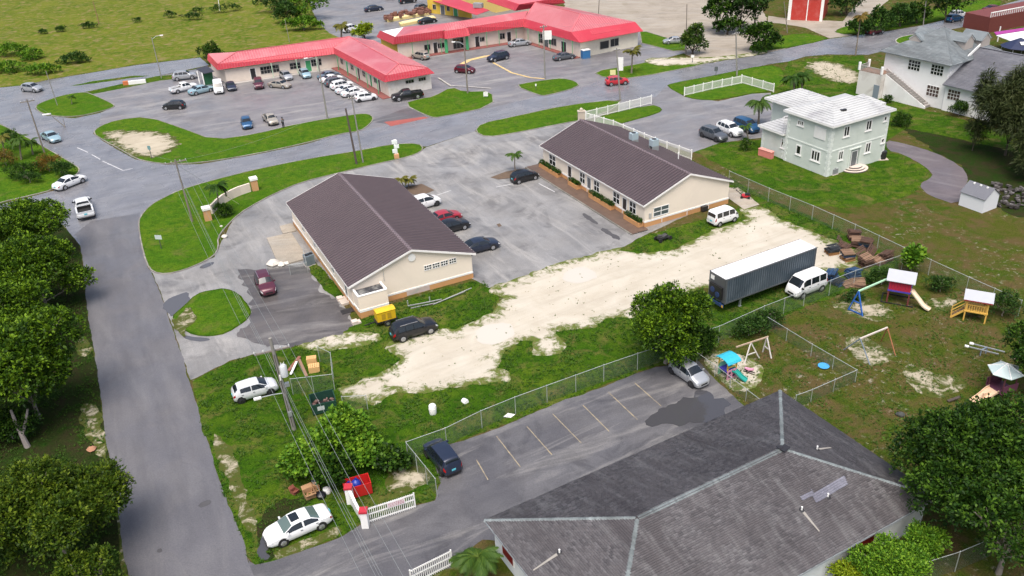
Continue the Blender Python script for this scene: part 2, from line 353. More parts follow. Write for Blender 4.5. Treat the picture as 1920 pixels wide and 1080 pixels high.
sheet('main_road', [(-420, 545), (0, 384), (100, 358), (150, 331), (160, 300), (255, 299), (312, 309), (375, 308), (475, 291), (567, 272), (640, 252), (676, 247), (720, 237), (805, 221), (926, 201), (1010, 181), (1085, 166), (1135, 148), (1185, 148), (1335, 118), (1440, 99), (1555, 73), (1657, 60), (1727, 48), (1815, 28), (1880, 9), (1990, -22), (2200, -22), (1920, 27), (1850, 40), (1800, 52), (1722, 66), (1695, 78), (1660, 95), (1627, 103), (1552, 102), (1510, 106), (1480, 115), (1440, 121), (1335, 143), (1250, 160), (1230, 182), (1167, 187), (1060, 198), (960, 220), (900, 240), (890, 246), (800, 275), (735, 270), (667, 283), (580, 297), (475, 320), (390, 341), (320, 372), (262, 420), (200, 440), (150, 460), (120, 424), (100, 410), (0, 396), (-420, 590)], .016, 'main road asphalt', .08, .8)
sheet('side_street', [(130, 1600), (242, 1085), (231, 1035), (220, 942), (207, 867), (197, 810), (182, 690), (165, 590), (159, 540), (157, 500), (150, 455), (140, 440), (170, 415), (262, 400), (262, 425), (268, 460), (276, 495), (290, 525), (304, 560), (319, 605), (342, 670), (361, 737), (371, 765), (381, 810), (391, 830), (406, 885), (426, 940), (446, 990), (458, 1017), (464, 1050), (700, 1600)], .020, 'street asphalt', .10, .4, seed=2)
sheet('office_lot', [(280, 500), (300, 545), (320, 600), (342, 668), (357, 713), (405, 690), (430, 677), (480, 663), (545, 651), (600, 634), (640, 626), (664, 606), (640, 566), (690, 560), (735, 560), (880, 520), (917, 540), (960, 528), (1035, 497), (1122, 475), (1172, 463), (1196, 447), (1340, 380), (1120, 235), (1085, 226), (960, 250), (912, 256), (890, 246), (800, 276), (780, 288), (640, 322), (560, 342), (478, 380), (440, 405), (402, 482), (345, 506)], .012, 'forecourt asphalt', .12, .5)
sheet('rear_lot', [(445, 505), (470, 560), (470, 605), (440, 625), (500, 652), (545, 650), (640, 626), (664, 606), (640, 570), (600, 545), (585, 505), (560, 498), (500, 505)], .018, 'rear lot asphalt', .7, .4, seed=6)
sheet('brown_apron', [(690, 228), (770, 200), (800, 219), (722, 232)], .018, 'bay asphalt', .1, .6)
yard = [(361, 714), (405, 692), (430, 679), (480, 664), (545, 652), (600, 636), (640, 627), (664, 606), (700, 588), (735, 570), (880, 528), (905, 527), (930, 548), (960, 640), (1060, 600), (1180, 590), (1330, 552), (1480, 520), (1545, 520), (1690, 486), (1680, 512), (1506, 578), (1347, 640), (1310, 678), (1230, 687), (1180, 704), (1060, 748), (960, 790), (850, 830), (805, 842), (826, 905), (816, 936), (780, 946), (676, 982), (645, 1004), (562, 1034), (520, 1050), (478, 1058), (462, 1040), (457, 1017), (425, 940), (405, 885), (390, 830), (380, 810)]
sheet('yard_grass', yard, .008, 'lush grass', .2, .5, seed=8)
sheet('verge_grass', [(574, 488), (592, 492), (655, 562), (643, 568), (606, 542), (582, 510)], .024, 'lush grass', .2, .4, seed=19)
mk('bed soil', (.11, .075, .05), .9, var=.4, scale=2)
sheet('planting_bed', [(920, 333), (950, 322), (985, 316), (1003, 322), (985, 331), (935, 337)], .06, 'bed soil', .1, .4)
sheet('planting_bed', [(742, 357), (790, 345), (815, 357), (795, 365), (760, 366)], .06, 'bed soil', .1, .4)
sheet('verge_grass', [(1160, 470), (1200, 445), (1335, 408), (1385, 390), (1402, 410), (1385, 418), (1335, 431), (1297, 451), (1265, 468), (1222, 474), (1197, 474)], .026, 'lush grass', .35, .4, seed=9)
sheet('boundary_grass', [(1295, 300), (1372, 336), (1440, 372), (1530, 410), (1690, 488), (1650, 500), (1600, 470), (1540, 441), (1495, 424), (1465, 411), (1425, 384), (1362, 350)], .010, 'lush grass', .2, .5)
sheet('house_lawn', [(1300, 284), (1350, 268), (1430, 262), (1440, 180), (1480, 115), (1560, 104), (1620, 104), (1640, 180), (1900, 250), (1930, 290), (1700, 240), (1665, 262), (1665, 280), (1690, 288), (1727, 308), (1748, 325), (1745, 335), (1727, 342), (1730, 352), (1690, 372), (1600, 390), (1520, 385), (1400, 335)], .008, 'lush grass', .4, .8, seed=3)
sheet('soil_with_painted_shade', [(1690, 240), (1930, 270), (2000, 420), (1880, 400), (1820, 340), (1800, 310), (1752, 285)], .006, 'dark ground and painted shade', .8, .8, seed=5)  # dark soil with the casuarina shadow put into the sheet's colour
sheet('street_painted_shade_ground', [(-60, 360), (110, 420), (145, 445), (157, 500), (165, 590), (182, 690), (197, 810), (207, 867), (222, 942), (240, 1085), (100, 1300), (-300, 1300)], .006, 'dark ground and painted shade', .2, .6, seed=1)  # shade under the street trees is part of this sheet's colour
sheet('sand_track', [(1425, 386), (1440, 394), (1465, 411), (1495, 424), (1540, 441), (1570, 454), (1605, 470), (1612, 498), (1535, 510), (1400, 545), (1310, 540), (1292, 556), (1240, 575), (1180, 596), (1135, 598), (1120, 613), (1045, 623), (1062, 645), (1050, 662), (997, 667), (1000, 640), (980, 637), (960, 650), (945, 656), (937, 690), (957, 703), (955, 716), (880, 722), (817, 737), (742, 737), (700, 761), (690, 757), (635, 748), (635, 730), (655, 722), (705, 702), (742, 682), (755, 675), (737, 665), (720, 655), (730, 640), (825, 617), (855, 617), (892, 603), (922, 586), (942, 560), (920, 548), (917, 538), (960, 526), (1035, 496), (1122, 474), (1172, 462), (1200, 474), (1265, 468), (1297, 451), (1335, 431), (1385, 418), (1402, 408), (1385, 392)], .022, 'sand', .35, .35, edge=True, seed=12)
def patch(px, z=.014, mat='worn sand', rag=.35, seed=0): return sheet('sand_patch', px, z, mat, rag, .35, 1, edge=True, seed=seed)
patch([(396, 810), (420, 822), (447, 868), (463, 930), (480, 960), (484, 1005), (462, 1000), (440, 930), (418, 895), (402, 850)], seed=1)
patch([(500, 1045), (560, 1016), (600, 1000), (632, 985), (640, 1000), (590, 1024), (520, 1050)], seed=2)
patch([(715, 905), (735, 880), (800, 872), (808, 900), (770, 925), (735, 925)], seed=3)
patch([(1310, 672), (1345, 655), (1400, 668), (1440, 690), (1425, 720), (1388, 742), (1350, 712)], mat='sand', rag=.3, seed=4)
patch([(1688, 690), (1720, 688), (1760, 702), (1800, 705), (1815, 722), (1790, 738), (1755, 752), (1710, 730)], seed=5)
patch([(1552, 575), (1590, 560), (1640, 562), (1690, 590), (1660, 605), (1600, 596)], seed=6)
patch([(1580, 635), (1620, 628), (1665, 655), (1690, 668), (1640, 690), (1610, 680)], seed=7)
patch([(1736, 565), (1770, 555), (1800, 562), (1780, 585), (1745, 588)], seed=8)
patch([(185, 250), (225, 244), (320, 248), (345, 270), (300, 298), (240, 294)], z=.085, seed=9, rag=.8)
patch([(548, 648), (600, 632), (640, 622), (705, 622), (720, 640), (650, 655), (585, 658)], mat='sand', rag=.25, seed=10)
patch([(318, 598), (335, 598), (345, 580), (362, 578), (372, 600), (345, 622), (350, 635), (330, 622)], z=.085, seed=11)
patch([(140, 640), (160, 625), (170, 650), (165, 668), (145, 668)], seed=12)
patch([(148, 760), (190, 758), (200, 845), (206, 870), (180, 850), (150, 800)], seed=13)
patch([(212, 900), (222, 900), (233, 1000), (240, 1085), (226, 1085), (222, 1000)], rag=.1, seed=14)
patch([(1205, 110), (1260, 108), (1330, 108), (1370, 105), (1440, 95), (1440, 101), (1370, 112), (1290, 124), (1220, 124)], z=.085, mat='sand', seed=15)
patch([(1500, 118), (1560, 112), (1620, 140), (1610, 160), (1540, 150)], seed=16)
patch([(100, 385), (190, 340), (0, 0)], seed=17) if 0 else None
# office parking markings are worn away; the daycare lot keeps pale stripes
sheet('daycare_lot', [(464, 1046), (480, 1058), (520, 1051), (562, 1035), (645, 1005), (676, 984), (780, 948), (815, 938), (826, 906), (806, 843), (850, 832), (917, 810), (960, 792), (1000, 775), (1060, 750), (1135, 725), (1180, 705), (1230, 688), (1310, 678), (1330, 702), (1390, 757), (1430, 790), (1300, 900), (1060, 1010), (945, 1017), (905, 1012), (880, 1030), (847, 1065), (782, 1082), (700, 1160), (470, 1160)], .016, 'bay asphalt', .12, .4, seed=21)
mk('faded line', (.29, .24, .155), .7, var=.3, scale=2, stain=(.10, .097, .10), stain_amt=.95)
for a, b in (((893, 862), (915, 900)), ((931, 818), (976, 876)), ((988, 800), (1035, 853)), ((1036, 776), (1090, 831)), ((1093, 760), (1142, 809)), ((1140, 735), (1195, 787)), ((1190, 718), (1240, 762))):
    A, B_ = P(*a), P(*b); t = (B_ - A).normalized(); n2 = Vector((t.y, -t.x, 0)) * .04
    pts = densify([(A + n2).to_2d(), (B_ + n2).to_2d(), (B_ - n2).to_2d(), (A - n2).to_2d()], .25); pts = ragged(pts, .03, 3)
    sheet('parking_line', [p[:] for p in pts], .021, 'faded line', world=True, step=5)
mk('white line', (.62, .62, .62), .6, var=.25, scale=2, stain=(.26, .26, .28), stain_amt=.85)
def line(px, wd=.12, z=.024, mat='white line', name='road_line'):
    pts = [P(*p).to_2d() for p in px]
    ribbon_pts = []
    for i in range(len(pts) - 1):
        n = max(1, int((pts[i + 1] - pts[i]).length / 1.0)); ribbon_pts += [pts[i].lerp(pts[i + 1], k / n) for k in range(n)]
    ribbon_pts.append(pts[-1]); return tag(ribbon(name, ribbon_pts, wd, z - .002, z, mat, closed=False), kind='structure')
line([(192, 302), (231, 320), (249, 316)]); line([(145, 277), (165, 286)]); line([(172, 290), (188, 299)])
line([(930, 351), (962, 345)], .10); line([(820, 366), (846, 357)], .10); line([(1010, 344), (1040, 360)], .09)
# lawns with kerbs
lawn([(66, 205), (70, 195), (120, 178), (158, 173), (170, 176), (212, 195), (216, 201), (187, 210), (140, 220), (87, 217)])
lawn([(174, 250), (185, 238), (220, 225), (277, 219), (345, 242), (400, 263), (480, 252), (555, 233), (670, 214), (692, 214), (701, 222), (694, 233), (676, 246), (640, 251), (567, 270), (475, 290), (375, 306), (312, 308), (280, 304), (255, 298), (225, 280), (195, 264)], sm=1)
lawn([(755, 195), (790, 185), (812, 182), (847, 163), (870, 173), (922, 171), (926, 199), (825, 221), (805, 220)], sm=1)
lawn([(890, 247), (902, 232), (960, 220), (1060, 198), (1167, 186), (1150, 205), (1116, 218), (1090, 226), (1060, 231), (960, 251), (912, 258)], sm=1)
lawn([(1098, 226), (1220, 196), (1243, 204), (1234, 213), (1160, 233), (1150, 236)], sm=1, kerb=None)
lawn([(965, 161), (992, 155), (1028, 150), (1055, 147), (1080, 153), (1087, 163), (1025, 180), (1010, 179)], sm=1)
lawn([(1110, 135), (1185, 123), (1237, 112), (1335, 112), (1336, 118), (1185, 148), (1135, 147)], sm=1)
lawn([(1250, 162), (1258, 157), (1335, 143), (1440, 121), (1470, 130), (1470, 160), (1440, 172), (1410, 175), (1347, 188), (1305, 187), (1282, 180)], sm=1, kerb=None)
lawn([(-40, 220), (0, 233), (30, 248), (60, 263), (83, 276), (145, 312), (150, 320), (140, 332), (100, 356), (62, 366), (0, 380), (-90, 410)], sm=1)
lawn([(480, 318), (580, 298), (667, 284), (735, 271), (785, 269), (795, 280), (780, 290), (752, 298), (710, 307), (635, 325), (565, 342), (512, 365), (480, 382), (450, 400), (422, 427), (408, 447), (410, 465), (402, 480), (375, 495), (345, 507), (312, 515), (287, 511), (275, 495), (265, 457), (260, 425), (262, 408), (282, 385), (310, 370), (337, 357), (390, 341)], sm=1)
lawn([(319, 597), (345, 575), (370, 552), (390, 545), (425, 542), (447, 550), (467, 577), (470, 590), (457, 605), (425, 625), (395, 632), (365, 629), (340, 617)], sm=1, kerb=None, rag=.15, seed=5)
lawn([(1677, 78), (1686, 70), (1720, 64), (1745, 62), (1730, 72), (1690, 84)], sm=1, kerb='kerb concrete')
lawn([(1200, 60), (1212, 60), (1285, 82), (1285, 95), (1262, 96), (1203, 81)], sm=0)
lawn([(1395, 92), (1440, 74), (1500, 62), (1540, 68), (1556, 74), (1440, 97)], sm=1, kerb=None, rag=.3, seed=7)
lawn([(1556, 58), (1640, 36), (1750, 18), (1800, 2), (1880, 0), (1872, 12), (1815, 26), (1727, 46), (1655, 58), (1590, 66)], sm=1, kerb=None, rag=.3, seed=8)
lawn([(1870, 28), (1925, 14), (1990, 0), (1990, 20), (1925, 30), (1850, 42)], sm=1)
sheet('warehouse_lane', [(1600, 66), (1556, 72), (1510, 52), (1470, 45), (1440, 42), (1440, 30), (1490, 36), (1580, 40), (1620, -10), (1680, -10), (1640, 20), (1622, 36), (1585, 62)], .014, 'dirt', .2, .8)
mk('new asphalt', (.062, .061, .066), .75, var=.3, scale=2)
for i, px in enumerate(([(228, 888), (239, 884), (241, 896), (230, 899)], [(374, 947), (393, 936), (399, 943), (380, 951)], [(296, 1031), (302, 1029), (304, 1035), (298, 1036)], [(620, 400), (640, 395), (650, 404), (628, 408)], [(1090, 398), (1112, 408), (1125, 424), (1100, 412)], [(1130, 425), (1165, 446), (1160, 452), (1126, 433)])): sheet('asphalt_patch', px, .0235 if i < 3 else .0165, 'new asphalt', .18, .15, 1, seed=i)
# house parking, driveway, slabs, puddles
sheet('house_lot', [(1160, 190), (1230, 160), (1255, 160), (1284, 182), (1347, 190), (1410, 176), (1445, 174), (1458, 230), (1430, 258), (1350, 268), (1296, 287), (1228, 264), (1160, 233)], .014, 'plaza asphalt', .1, .6)
sheet('driveway', [(1660, 262), (1690, 268), (1752, 285), (1800, 310), (1817, 332), (1808, 352), (1798, 386), (1740, 366), (1726, 351), (1728, 342), (1745, 335), (1749, 325), (1727, 307), (1690, 288), (1664, 282)], .016, 'purple asphalt', .08, .4, sm=1)
sheet('concrete_slab', [(1362, 352), (1385, 352), (1424, 384), (1395, 393), (1366, 372)], .034, 'concrete', .05, .5)
mk('red paving', (.30, .075, .06), .7, var=.3, scale=1.2, stain=(.15, .06, .05), stain_amt=.6)
mk('brown paver', (.115, .075, .055), .6, var=.4, scale=1.2, stain=(.05, .035, .03), stain_amt=.7)
MATS['red paving sheet'] = MATS['red paving']
sheet('brick_strip', [(720, 229), (795, 219), (804, 221), (733, 237)], .024, 'red paving', 0, 1)
def puddle(px, mat='puddle water', z=.027, rag=.2, seed=0): return sheet('puddle', px, z, mat, rag, .25, 2, seed=seed)
puddle([(1212, 796), (1240, 772), (1290, 742), (1330, 730), (1365, 748), (1360, 775), (1330, 792), (1290, 798), (1245, 799)], rag=.75, seed=3)
puddle([(1054, 525), (1060, 506), (1090, 499), (1120, 510), (1120, 524), (1085, 533)], 'milky water', .030, .35, 2)
puddle([(888, 640), (895, 615), (925, 605), (962, 608), (965, 630), (935, 648)], 'milky water', .030, .4, 5)
puddle([(305, 570), (325, 555), (362, 548), (350, 570), (325, 595), (316, 590)], 'shallow sky-tinted water', rag=.4, seed=6)
puddle([(340, 628), (365, 632), (395, 635), (390, 640), (350, 640)], 'shallow sky-tinted water', rag=.15, seed=7)
puddle([(482, 1048), (484, 1020), (498, 990), (508, 985), (503, 1005), (496, 1035), (505, 1046)], seed=8, z=.024, rag=.35)
sheet('damp_soil', [(484, 1050), (486, 985), (505, 950), (545, 932), (590, 930), (575, 948), (540, 965), (520, 990), (505, 1030), (512, 1050)], .0215, 'dark ground and painted shade', .5, .35, 1)
puddle([(372, 500), (400, 490), (402, 496), (380, 505)], 'shallow sky-tinted water', rag=.12, seed=9, z=.028)
# ------------------------------------------------------------------ buildings
def part(mb, name, mat, root, smooth=None):
    o = mb.obj(name, mat, root, smooth)
    if root.parent is None: o.location = -root.location
    return o
def wallM(A, B):
    e = Vector((B[0] - A[0], B[1] - A[1], 0)).normalized(); n = Vector((e.y, -e.x, 0))
    return Matrix(((e.x, n.x, 0, A[0]), (e.y, n.y, 0, A[1]), (0, 0, 1, 0), (0, 0, 0, 1)))
def wbox(mb, M, s0, s1, d0, d1, z0, z1, mi=0):
    vs = [M @ Vector(q) for q in ((s0, d0, z0), (s1, d0, z0), (s1, d1, z0), (s0, d1, z0), (s0, d0, z1), (s1, d0, z1), (s1, d1, z1), (s0, d1, z1))]
    return mb.add(vs, [(0, 3, 2, 1), (4, 5, 6, 7), (0, 1, 5, 4), (1, 2, 6, 5), (2, 3, 7, 6), (3, 0, 4, 7)], mi)
def wpoly(mb, M, prof, d0, d1, mi=0):
    """upright slab with outline prof [(s,z)...] between depths d0<d1"""
    n = len(prof); vs = [M @ Vector((s, d1, z)) for s, z in prof] + [M @ Vector((s, d0, z)) for s, z in prof]
    return mb.add(vs, [tuple(range(n)), tuple(range(n, 2 * n))[::-1]] + [(i, n + i, n + (i + 1) % n, (i + 1) % n) for i in range(n)], mi)
GLASS = mk('window glass', (.012, .015, .018), .06, var=.2, spec=.6); GLASS2 = mk('pale glass', (.09, .11, .115), .12, var=.5, scale=3)
WHITE = mk('white paint', (.78, .78, .76), .45, var=.04, stain=(.45, .43, .38), stain_amt=.18)
def window(root, A, B, s0, s1, z0, z1, cols=2, rows=2, fm=None, gm=None, fw=.08, mw=.05, sill=False, name='window'):
    M = wallM(A, B); f = MB(); fm = fm or WHITE; gm = gm or GLASS
    for a, b, c, d_ in ((s0, s1, z0, z0 + fw), (s0, s1, z1 - fw, z1), (s0, s0 + fw, z0 + fw, z1 - fw), (s1 - fw, s1, z0 + fw, z1 - fw)): wbox(f, M, a, b, .002, .06, c, d_)
    xs = [s0 + fw + (s1 - s0 - 2 * fw) * k / cols for k in range(cols + 1)]; zs = [z0 + fw + (z1 - z0 - 2 * fw) * k / rows for k in range(rows + 1)]
    for x in xs[1:-1]: wbox(f, M, x - mw / 2, x + mw / 2, .002, .045, z0 + fw, z1 - fw)
    for z in zs[1:-1]:
        for k in range(cols): wbox(f, M, xs[k] + (mw / 2 if k else 0), xs[k + 1] - (mw / 2 if k < cols - 1 else 0), .002, .045, z - mw / 2, z + mw / 2)
    if sill: wbox(f, M, s0 - .08, s1 + .08, .002, .12, z0 - .1, z0 - .002)
    o = part(f, name, fm, root)
    for i in range(cols):
        for j in range(rows):
            g = MB(); wbox(g, M, xs[i] + (mw / 2 if i else 0), xs[i + 1] - (mw / 2 if i < cols - 1 else 0), .003, .018, zs[j] + (mw / 2 if j else 0), zs[j + 1] - (mw / 2 if j < rows - 1 else 0)); g.obj('pane', gm, o)
    return o
def pxrect(A, B, x0, y0, x1, y1, flip=False):
    s0, z1 = onwall(x0, y0, A, B); s1, z0 = onwall(x1, y1, A, B); return min(s0, s1), max(s0, s1), min(z0, z1), max(z0, z1)
def win_c(root, A, B, x, y, wd, ht, *a, **k):
    s, z = onwall(x, y, A, B); return window(root, A, B, s - wd / 2, s + wd / 2, z - ht / 2, z + ht / 2, *a, **k)
def door(root, A, B, s0, s1, z0, z1, fm, dm, name='door'):
    M = wallM(A, B); f = MB(); t = .09
    for a, b, c, d_ in ((s0, s1, z1 - t, z1), (s0, s0 + t, z0, z1 - t), (s1 - t, s1, z0, z1 - t)): wbox(f, M, a, b, .002, .07, c, d_)
    o = part(f, 'door_frame', fm, root); g = MB(); wbox(g, M, s0 + t, s1 - t, .003, .03, z0, z1 - t); g.obj(name, dm, o)
    h = MB(); wbox(h, M, s1 - t - .14, s1 - t - .08, .031, .07, z0 + 1.0, z0 + 1.12); h.obj('handle', mk('steel', (.45, .45, .46), .35, .8), o); return o
def slope_frame(poly):
    a, b = Vector(poly[0]), Vector(poly[1]); x = (b - a).normalized(); n = x.cross(Vector(poly[-1]) - a).normalized()
    if n.z < 0: n = -n
    y = n.cross(x)
    if (Vector(poly[-1]) - a) @ y < 0: y = -y
    return a, x, y, n
def to2(poly, fr): a, x, y, n = fr; return [((Vector(p) - a) @ x, (Vector(p) - a) @ y) for p in poly]
def cut(p2, val, ax):
    """where the line axis=val crosses the polygon"""
    o = []
    for i in range(len(p2)):
        p, q = p2[i - 1], p2[i]
        if (p[ax] - val) * (q[ax] - val) < 0: t = (val - p[ax]) / (q[ax] - p[ax]); o.append(p[1 - ax] + t * (q[1 - ax] - p[1 - ax]))
    return (min(o), max(o)) if len(o) > 1 else None
RIBMI = 1
def rib_roof(mb, poly, spacing=.43, h=.085, wd=.15, t=.06, x0=None, seam=True):
    """sheet-metal slope (first edge = eave) with standing ribs"""
    fr = slope_frame(poly); a, x, y, n = fr; p2 = to2(poly, fr); mb.slab([Vector(p) for p in poly], t)
    xs = [p[0] for p in p2]; k = min(xs) + spacing * .5
    while k < max(xs):
        c = cut(p2, k, 0)
        if c and c[1] - c[0] > .15:
            q0, q1 = c[0] - .01, c[1]; w2 = wd / 2
            base = [(k - w2, q0, .001), (k - w2 * .5, q0, h), (k + w2 * .5, q0, h), (k + w2, q0, .001), (k - w2, q1, .001), (k - w2 * .5, q1, h), (k + w2 * .5, q1, h), (k + w2, q1, .001)]
            mb.add([a + x * u + y * v + n * z for u, v, z in base], [(0, 1, 5, 4), (1, 2, 6, 5), (2, 3, 7, 6), (0, 3, 2, 1), (4, 5, 6, 7)], RIBMI)
        k += spacing
    return mb
def shingle_roof(name, poly, mats, root, course=.15, tab=.33, lift=.030, seed=0, base=None):
    """every shingle tab its own little sloping plate with a front edge"""
    fr = slope_frame(poly); a, x, y, n = fr; p2 = to2(poly, fr); rs = np.random.RandomState(seed); V = []; F = []; T = []
    ym = max(p[1] for p in p2); v = 0.0; r = 0
    while v < ym - .02:
        c0 = cut(p2, v + 1e-4, 1); c1 = cut(p2, min(v + course * 1.1, ym - 1e-3), 1)
        if c0 and c1:
            lo, hi = max(c0[0], c1[0]) - .03, min(c0[1], c1[1]) + .03; u = lo - rs.rand() * tab
            while u < hi:
                u0, u1 = max(u, lo), min(u + tab - .012, hi)
                if u1 - u0 > .03:
                    j = rs.uniform(-.012, .012); l = lift + rs.uniform(-.006, .012); o = len(V)
                    for uu, vv, zz in ((u0, v + j, 0), (u1, v + j, 0), (u1, v + j, l), (u0, v + j, l), (u1, v + course * 1.15, .002), (u0, v + course * 1.15, .002)): V.append(tuple(a + x * uu + y * vv + n * zz))
                    F += [(o, o + 1, o + 2, o + 3), (o + 3, o + 2, o + 4, o + 5)]; T += [rs.rand()] * 6
                u += tab
        v += course; r += 1
    me = npmesh(name, np.array(V), np.array(F), mats, T); o = link(name, me, root); o.location = -root.location if root.parent is None else (0, 0, 0)
    tag(o, kind='stuff'); return o
def ridge_tabs(name, A, B, mats, root, wd=.34, step=.18, seed=0, lift=.05):
    """bent cap shingles along a hip or ridge from low A to high B"""
    A, B = Vector(A), Vector(B); t = (B - A).normalized(); s = t.cross(Vector((0, 0, 1))).normalized(); up = s.cross(t); rs = np.random.RandomState(seed); V = []; F = []; T = []
    n = int((B - A).length / step)
    for k in range(n):
        p = A + t * (k * step); q = p + t * (step * 1.25); o = len(V); j = rs.uniform(.9, 1.1) * wd / 2; l = lift + .02
        for b, z in ((p, l), (q, lift)):
            V += [tuple(b + s * j - Vector((0, 0, .11)) + up * z), tuple(b + up * z), tuple(b - s * j - Vector((0, 0, .11)) + up * z)]
        F += [(o, o + 1, o + 4, o + 3), (o + 1, o + 2, o + 5, o + 4)]; T += [rs.rand()] * 6
    me = npmesh(name, np.array(V), np.array(F), mats, T); o = link(name, me, root); o.location = -root.location; tag(o, kind='stuff'); return o
def mat_shingle(name, a, b_, c_, stain, streak, ang):
    m, N, L, b = nodes(name); at = N.new('ShaderNodeAttribute'); at.attribute_name = 'tint'
    g = N.new('ShaderNodeNewGeometry'); v0 = g.outputs['Position']
    mp = N.new('ShaderNodeMapping'); mp.vector_type = 'TEXTURE'; mp.inputs['Rotation'].default_value = (0, 0, ang); mp.inputs['Scale'].default_value = (1, 5, 3); L.new(v0, mp.inputs[0])
    c = mixc(N, L, at.outputs['Fac'], a, b_); c = mixc(N, L, ramp(N, L, noi(N, L, v0, .5, 5, .6, .6), .40, .68), c, c_)
    c = mixc(N, L, math_(N, L, 'MULTIPLY', ramp(N, L, noi(N, L, mp.outputs[0], .55, 6, .62, .5), .42, .66), .7), c, stain)
    c = mixc(N, L, math_(N, L, 'MULTIPLY', ramp(N, L, noi(N, L, mp.outputs[0], 1.6, 5, .6), .52, .78), .55), c, streak)
    c = mixc(N, L, 1.0, c, ramp(N, L, noi(N, L, v0, 18, 3, .7), .3, .7, (.8, .8, .8, 1), (1.2, 1.2, 1.2, 1)), 'MULTIPLY')
    L.new(c, b.inputs['Base Color']); b.inputs['Roughness'].default_value = .58; b.inputs['Specular IOR Level'].default_value = .6; MATS[name] = m; return m
mat_shingle('dark shingle', (.040, .037, .041), (.118, .112, .118), (.082, .075, .079), (.036, .030, .033), (.19, .19, .192), R_(28))
mat_shingle('ridge shingle', (.09, .11, .115), (.21, .245, .25), (.16, .185, .19), (.075, .085, .085), (.28, .31, .31), R_(28))
mat_shingle('grey shingle', (.13, .155, .165), (.215, .24, .25), (.16, .18, .19), (.10, .11, .115), (.28, .31, .32), R_(32))
mat_shingle('patch shingle', (.13, .135, .17), (.20, .205, .25), (.16, .16, .20), (.11, .11, .14), (.24, .24, .28), R_(28))
CREAM = mk('cream render', (.78, .69, .575), .8, var=.05, scale=.5, stain=(.52, .46, .38), stain_amt=.22)
ORANGE = mk('orange render', (.52, .27, .11), .8, var=.1, scale=.7, stain=(.33, .18, .09), stain_amt=.4)
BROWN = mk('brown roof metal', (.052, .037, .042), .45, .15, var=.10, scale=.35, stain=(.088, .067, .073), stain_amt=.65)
FASC = mk('white fascia', (.76, .75, .73), .5, var=.05, stain=(.45, .42, .38), stain_amt=.3)
DARK = mk('dark door', (.025, .024, .026), .35, var=.2); GREYD = mk('grey door', (.12, .13, .14), .4, var=.2)
STEEL = mk('galvanised steel', (.42, .45, .46), .45, .5, var=.15, scale=2, stain=(.25, .22, .18), stain_amt=.3)

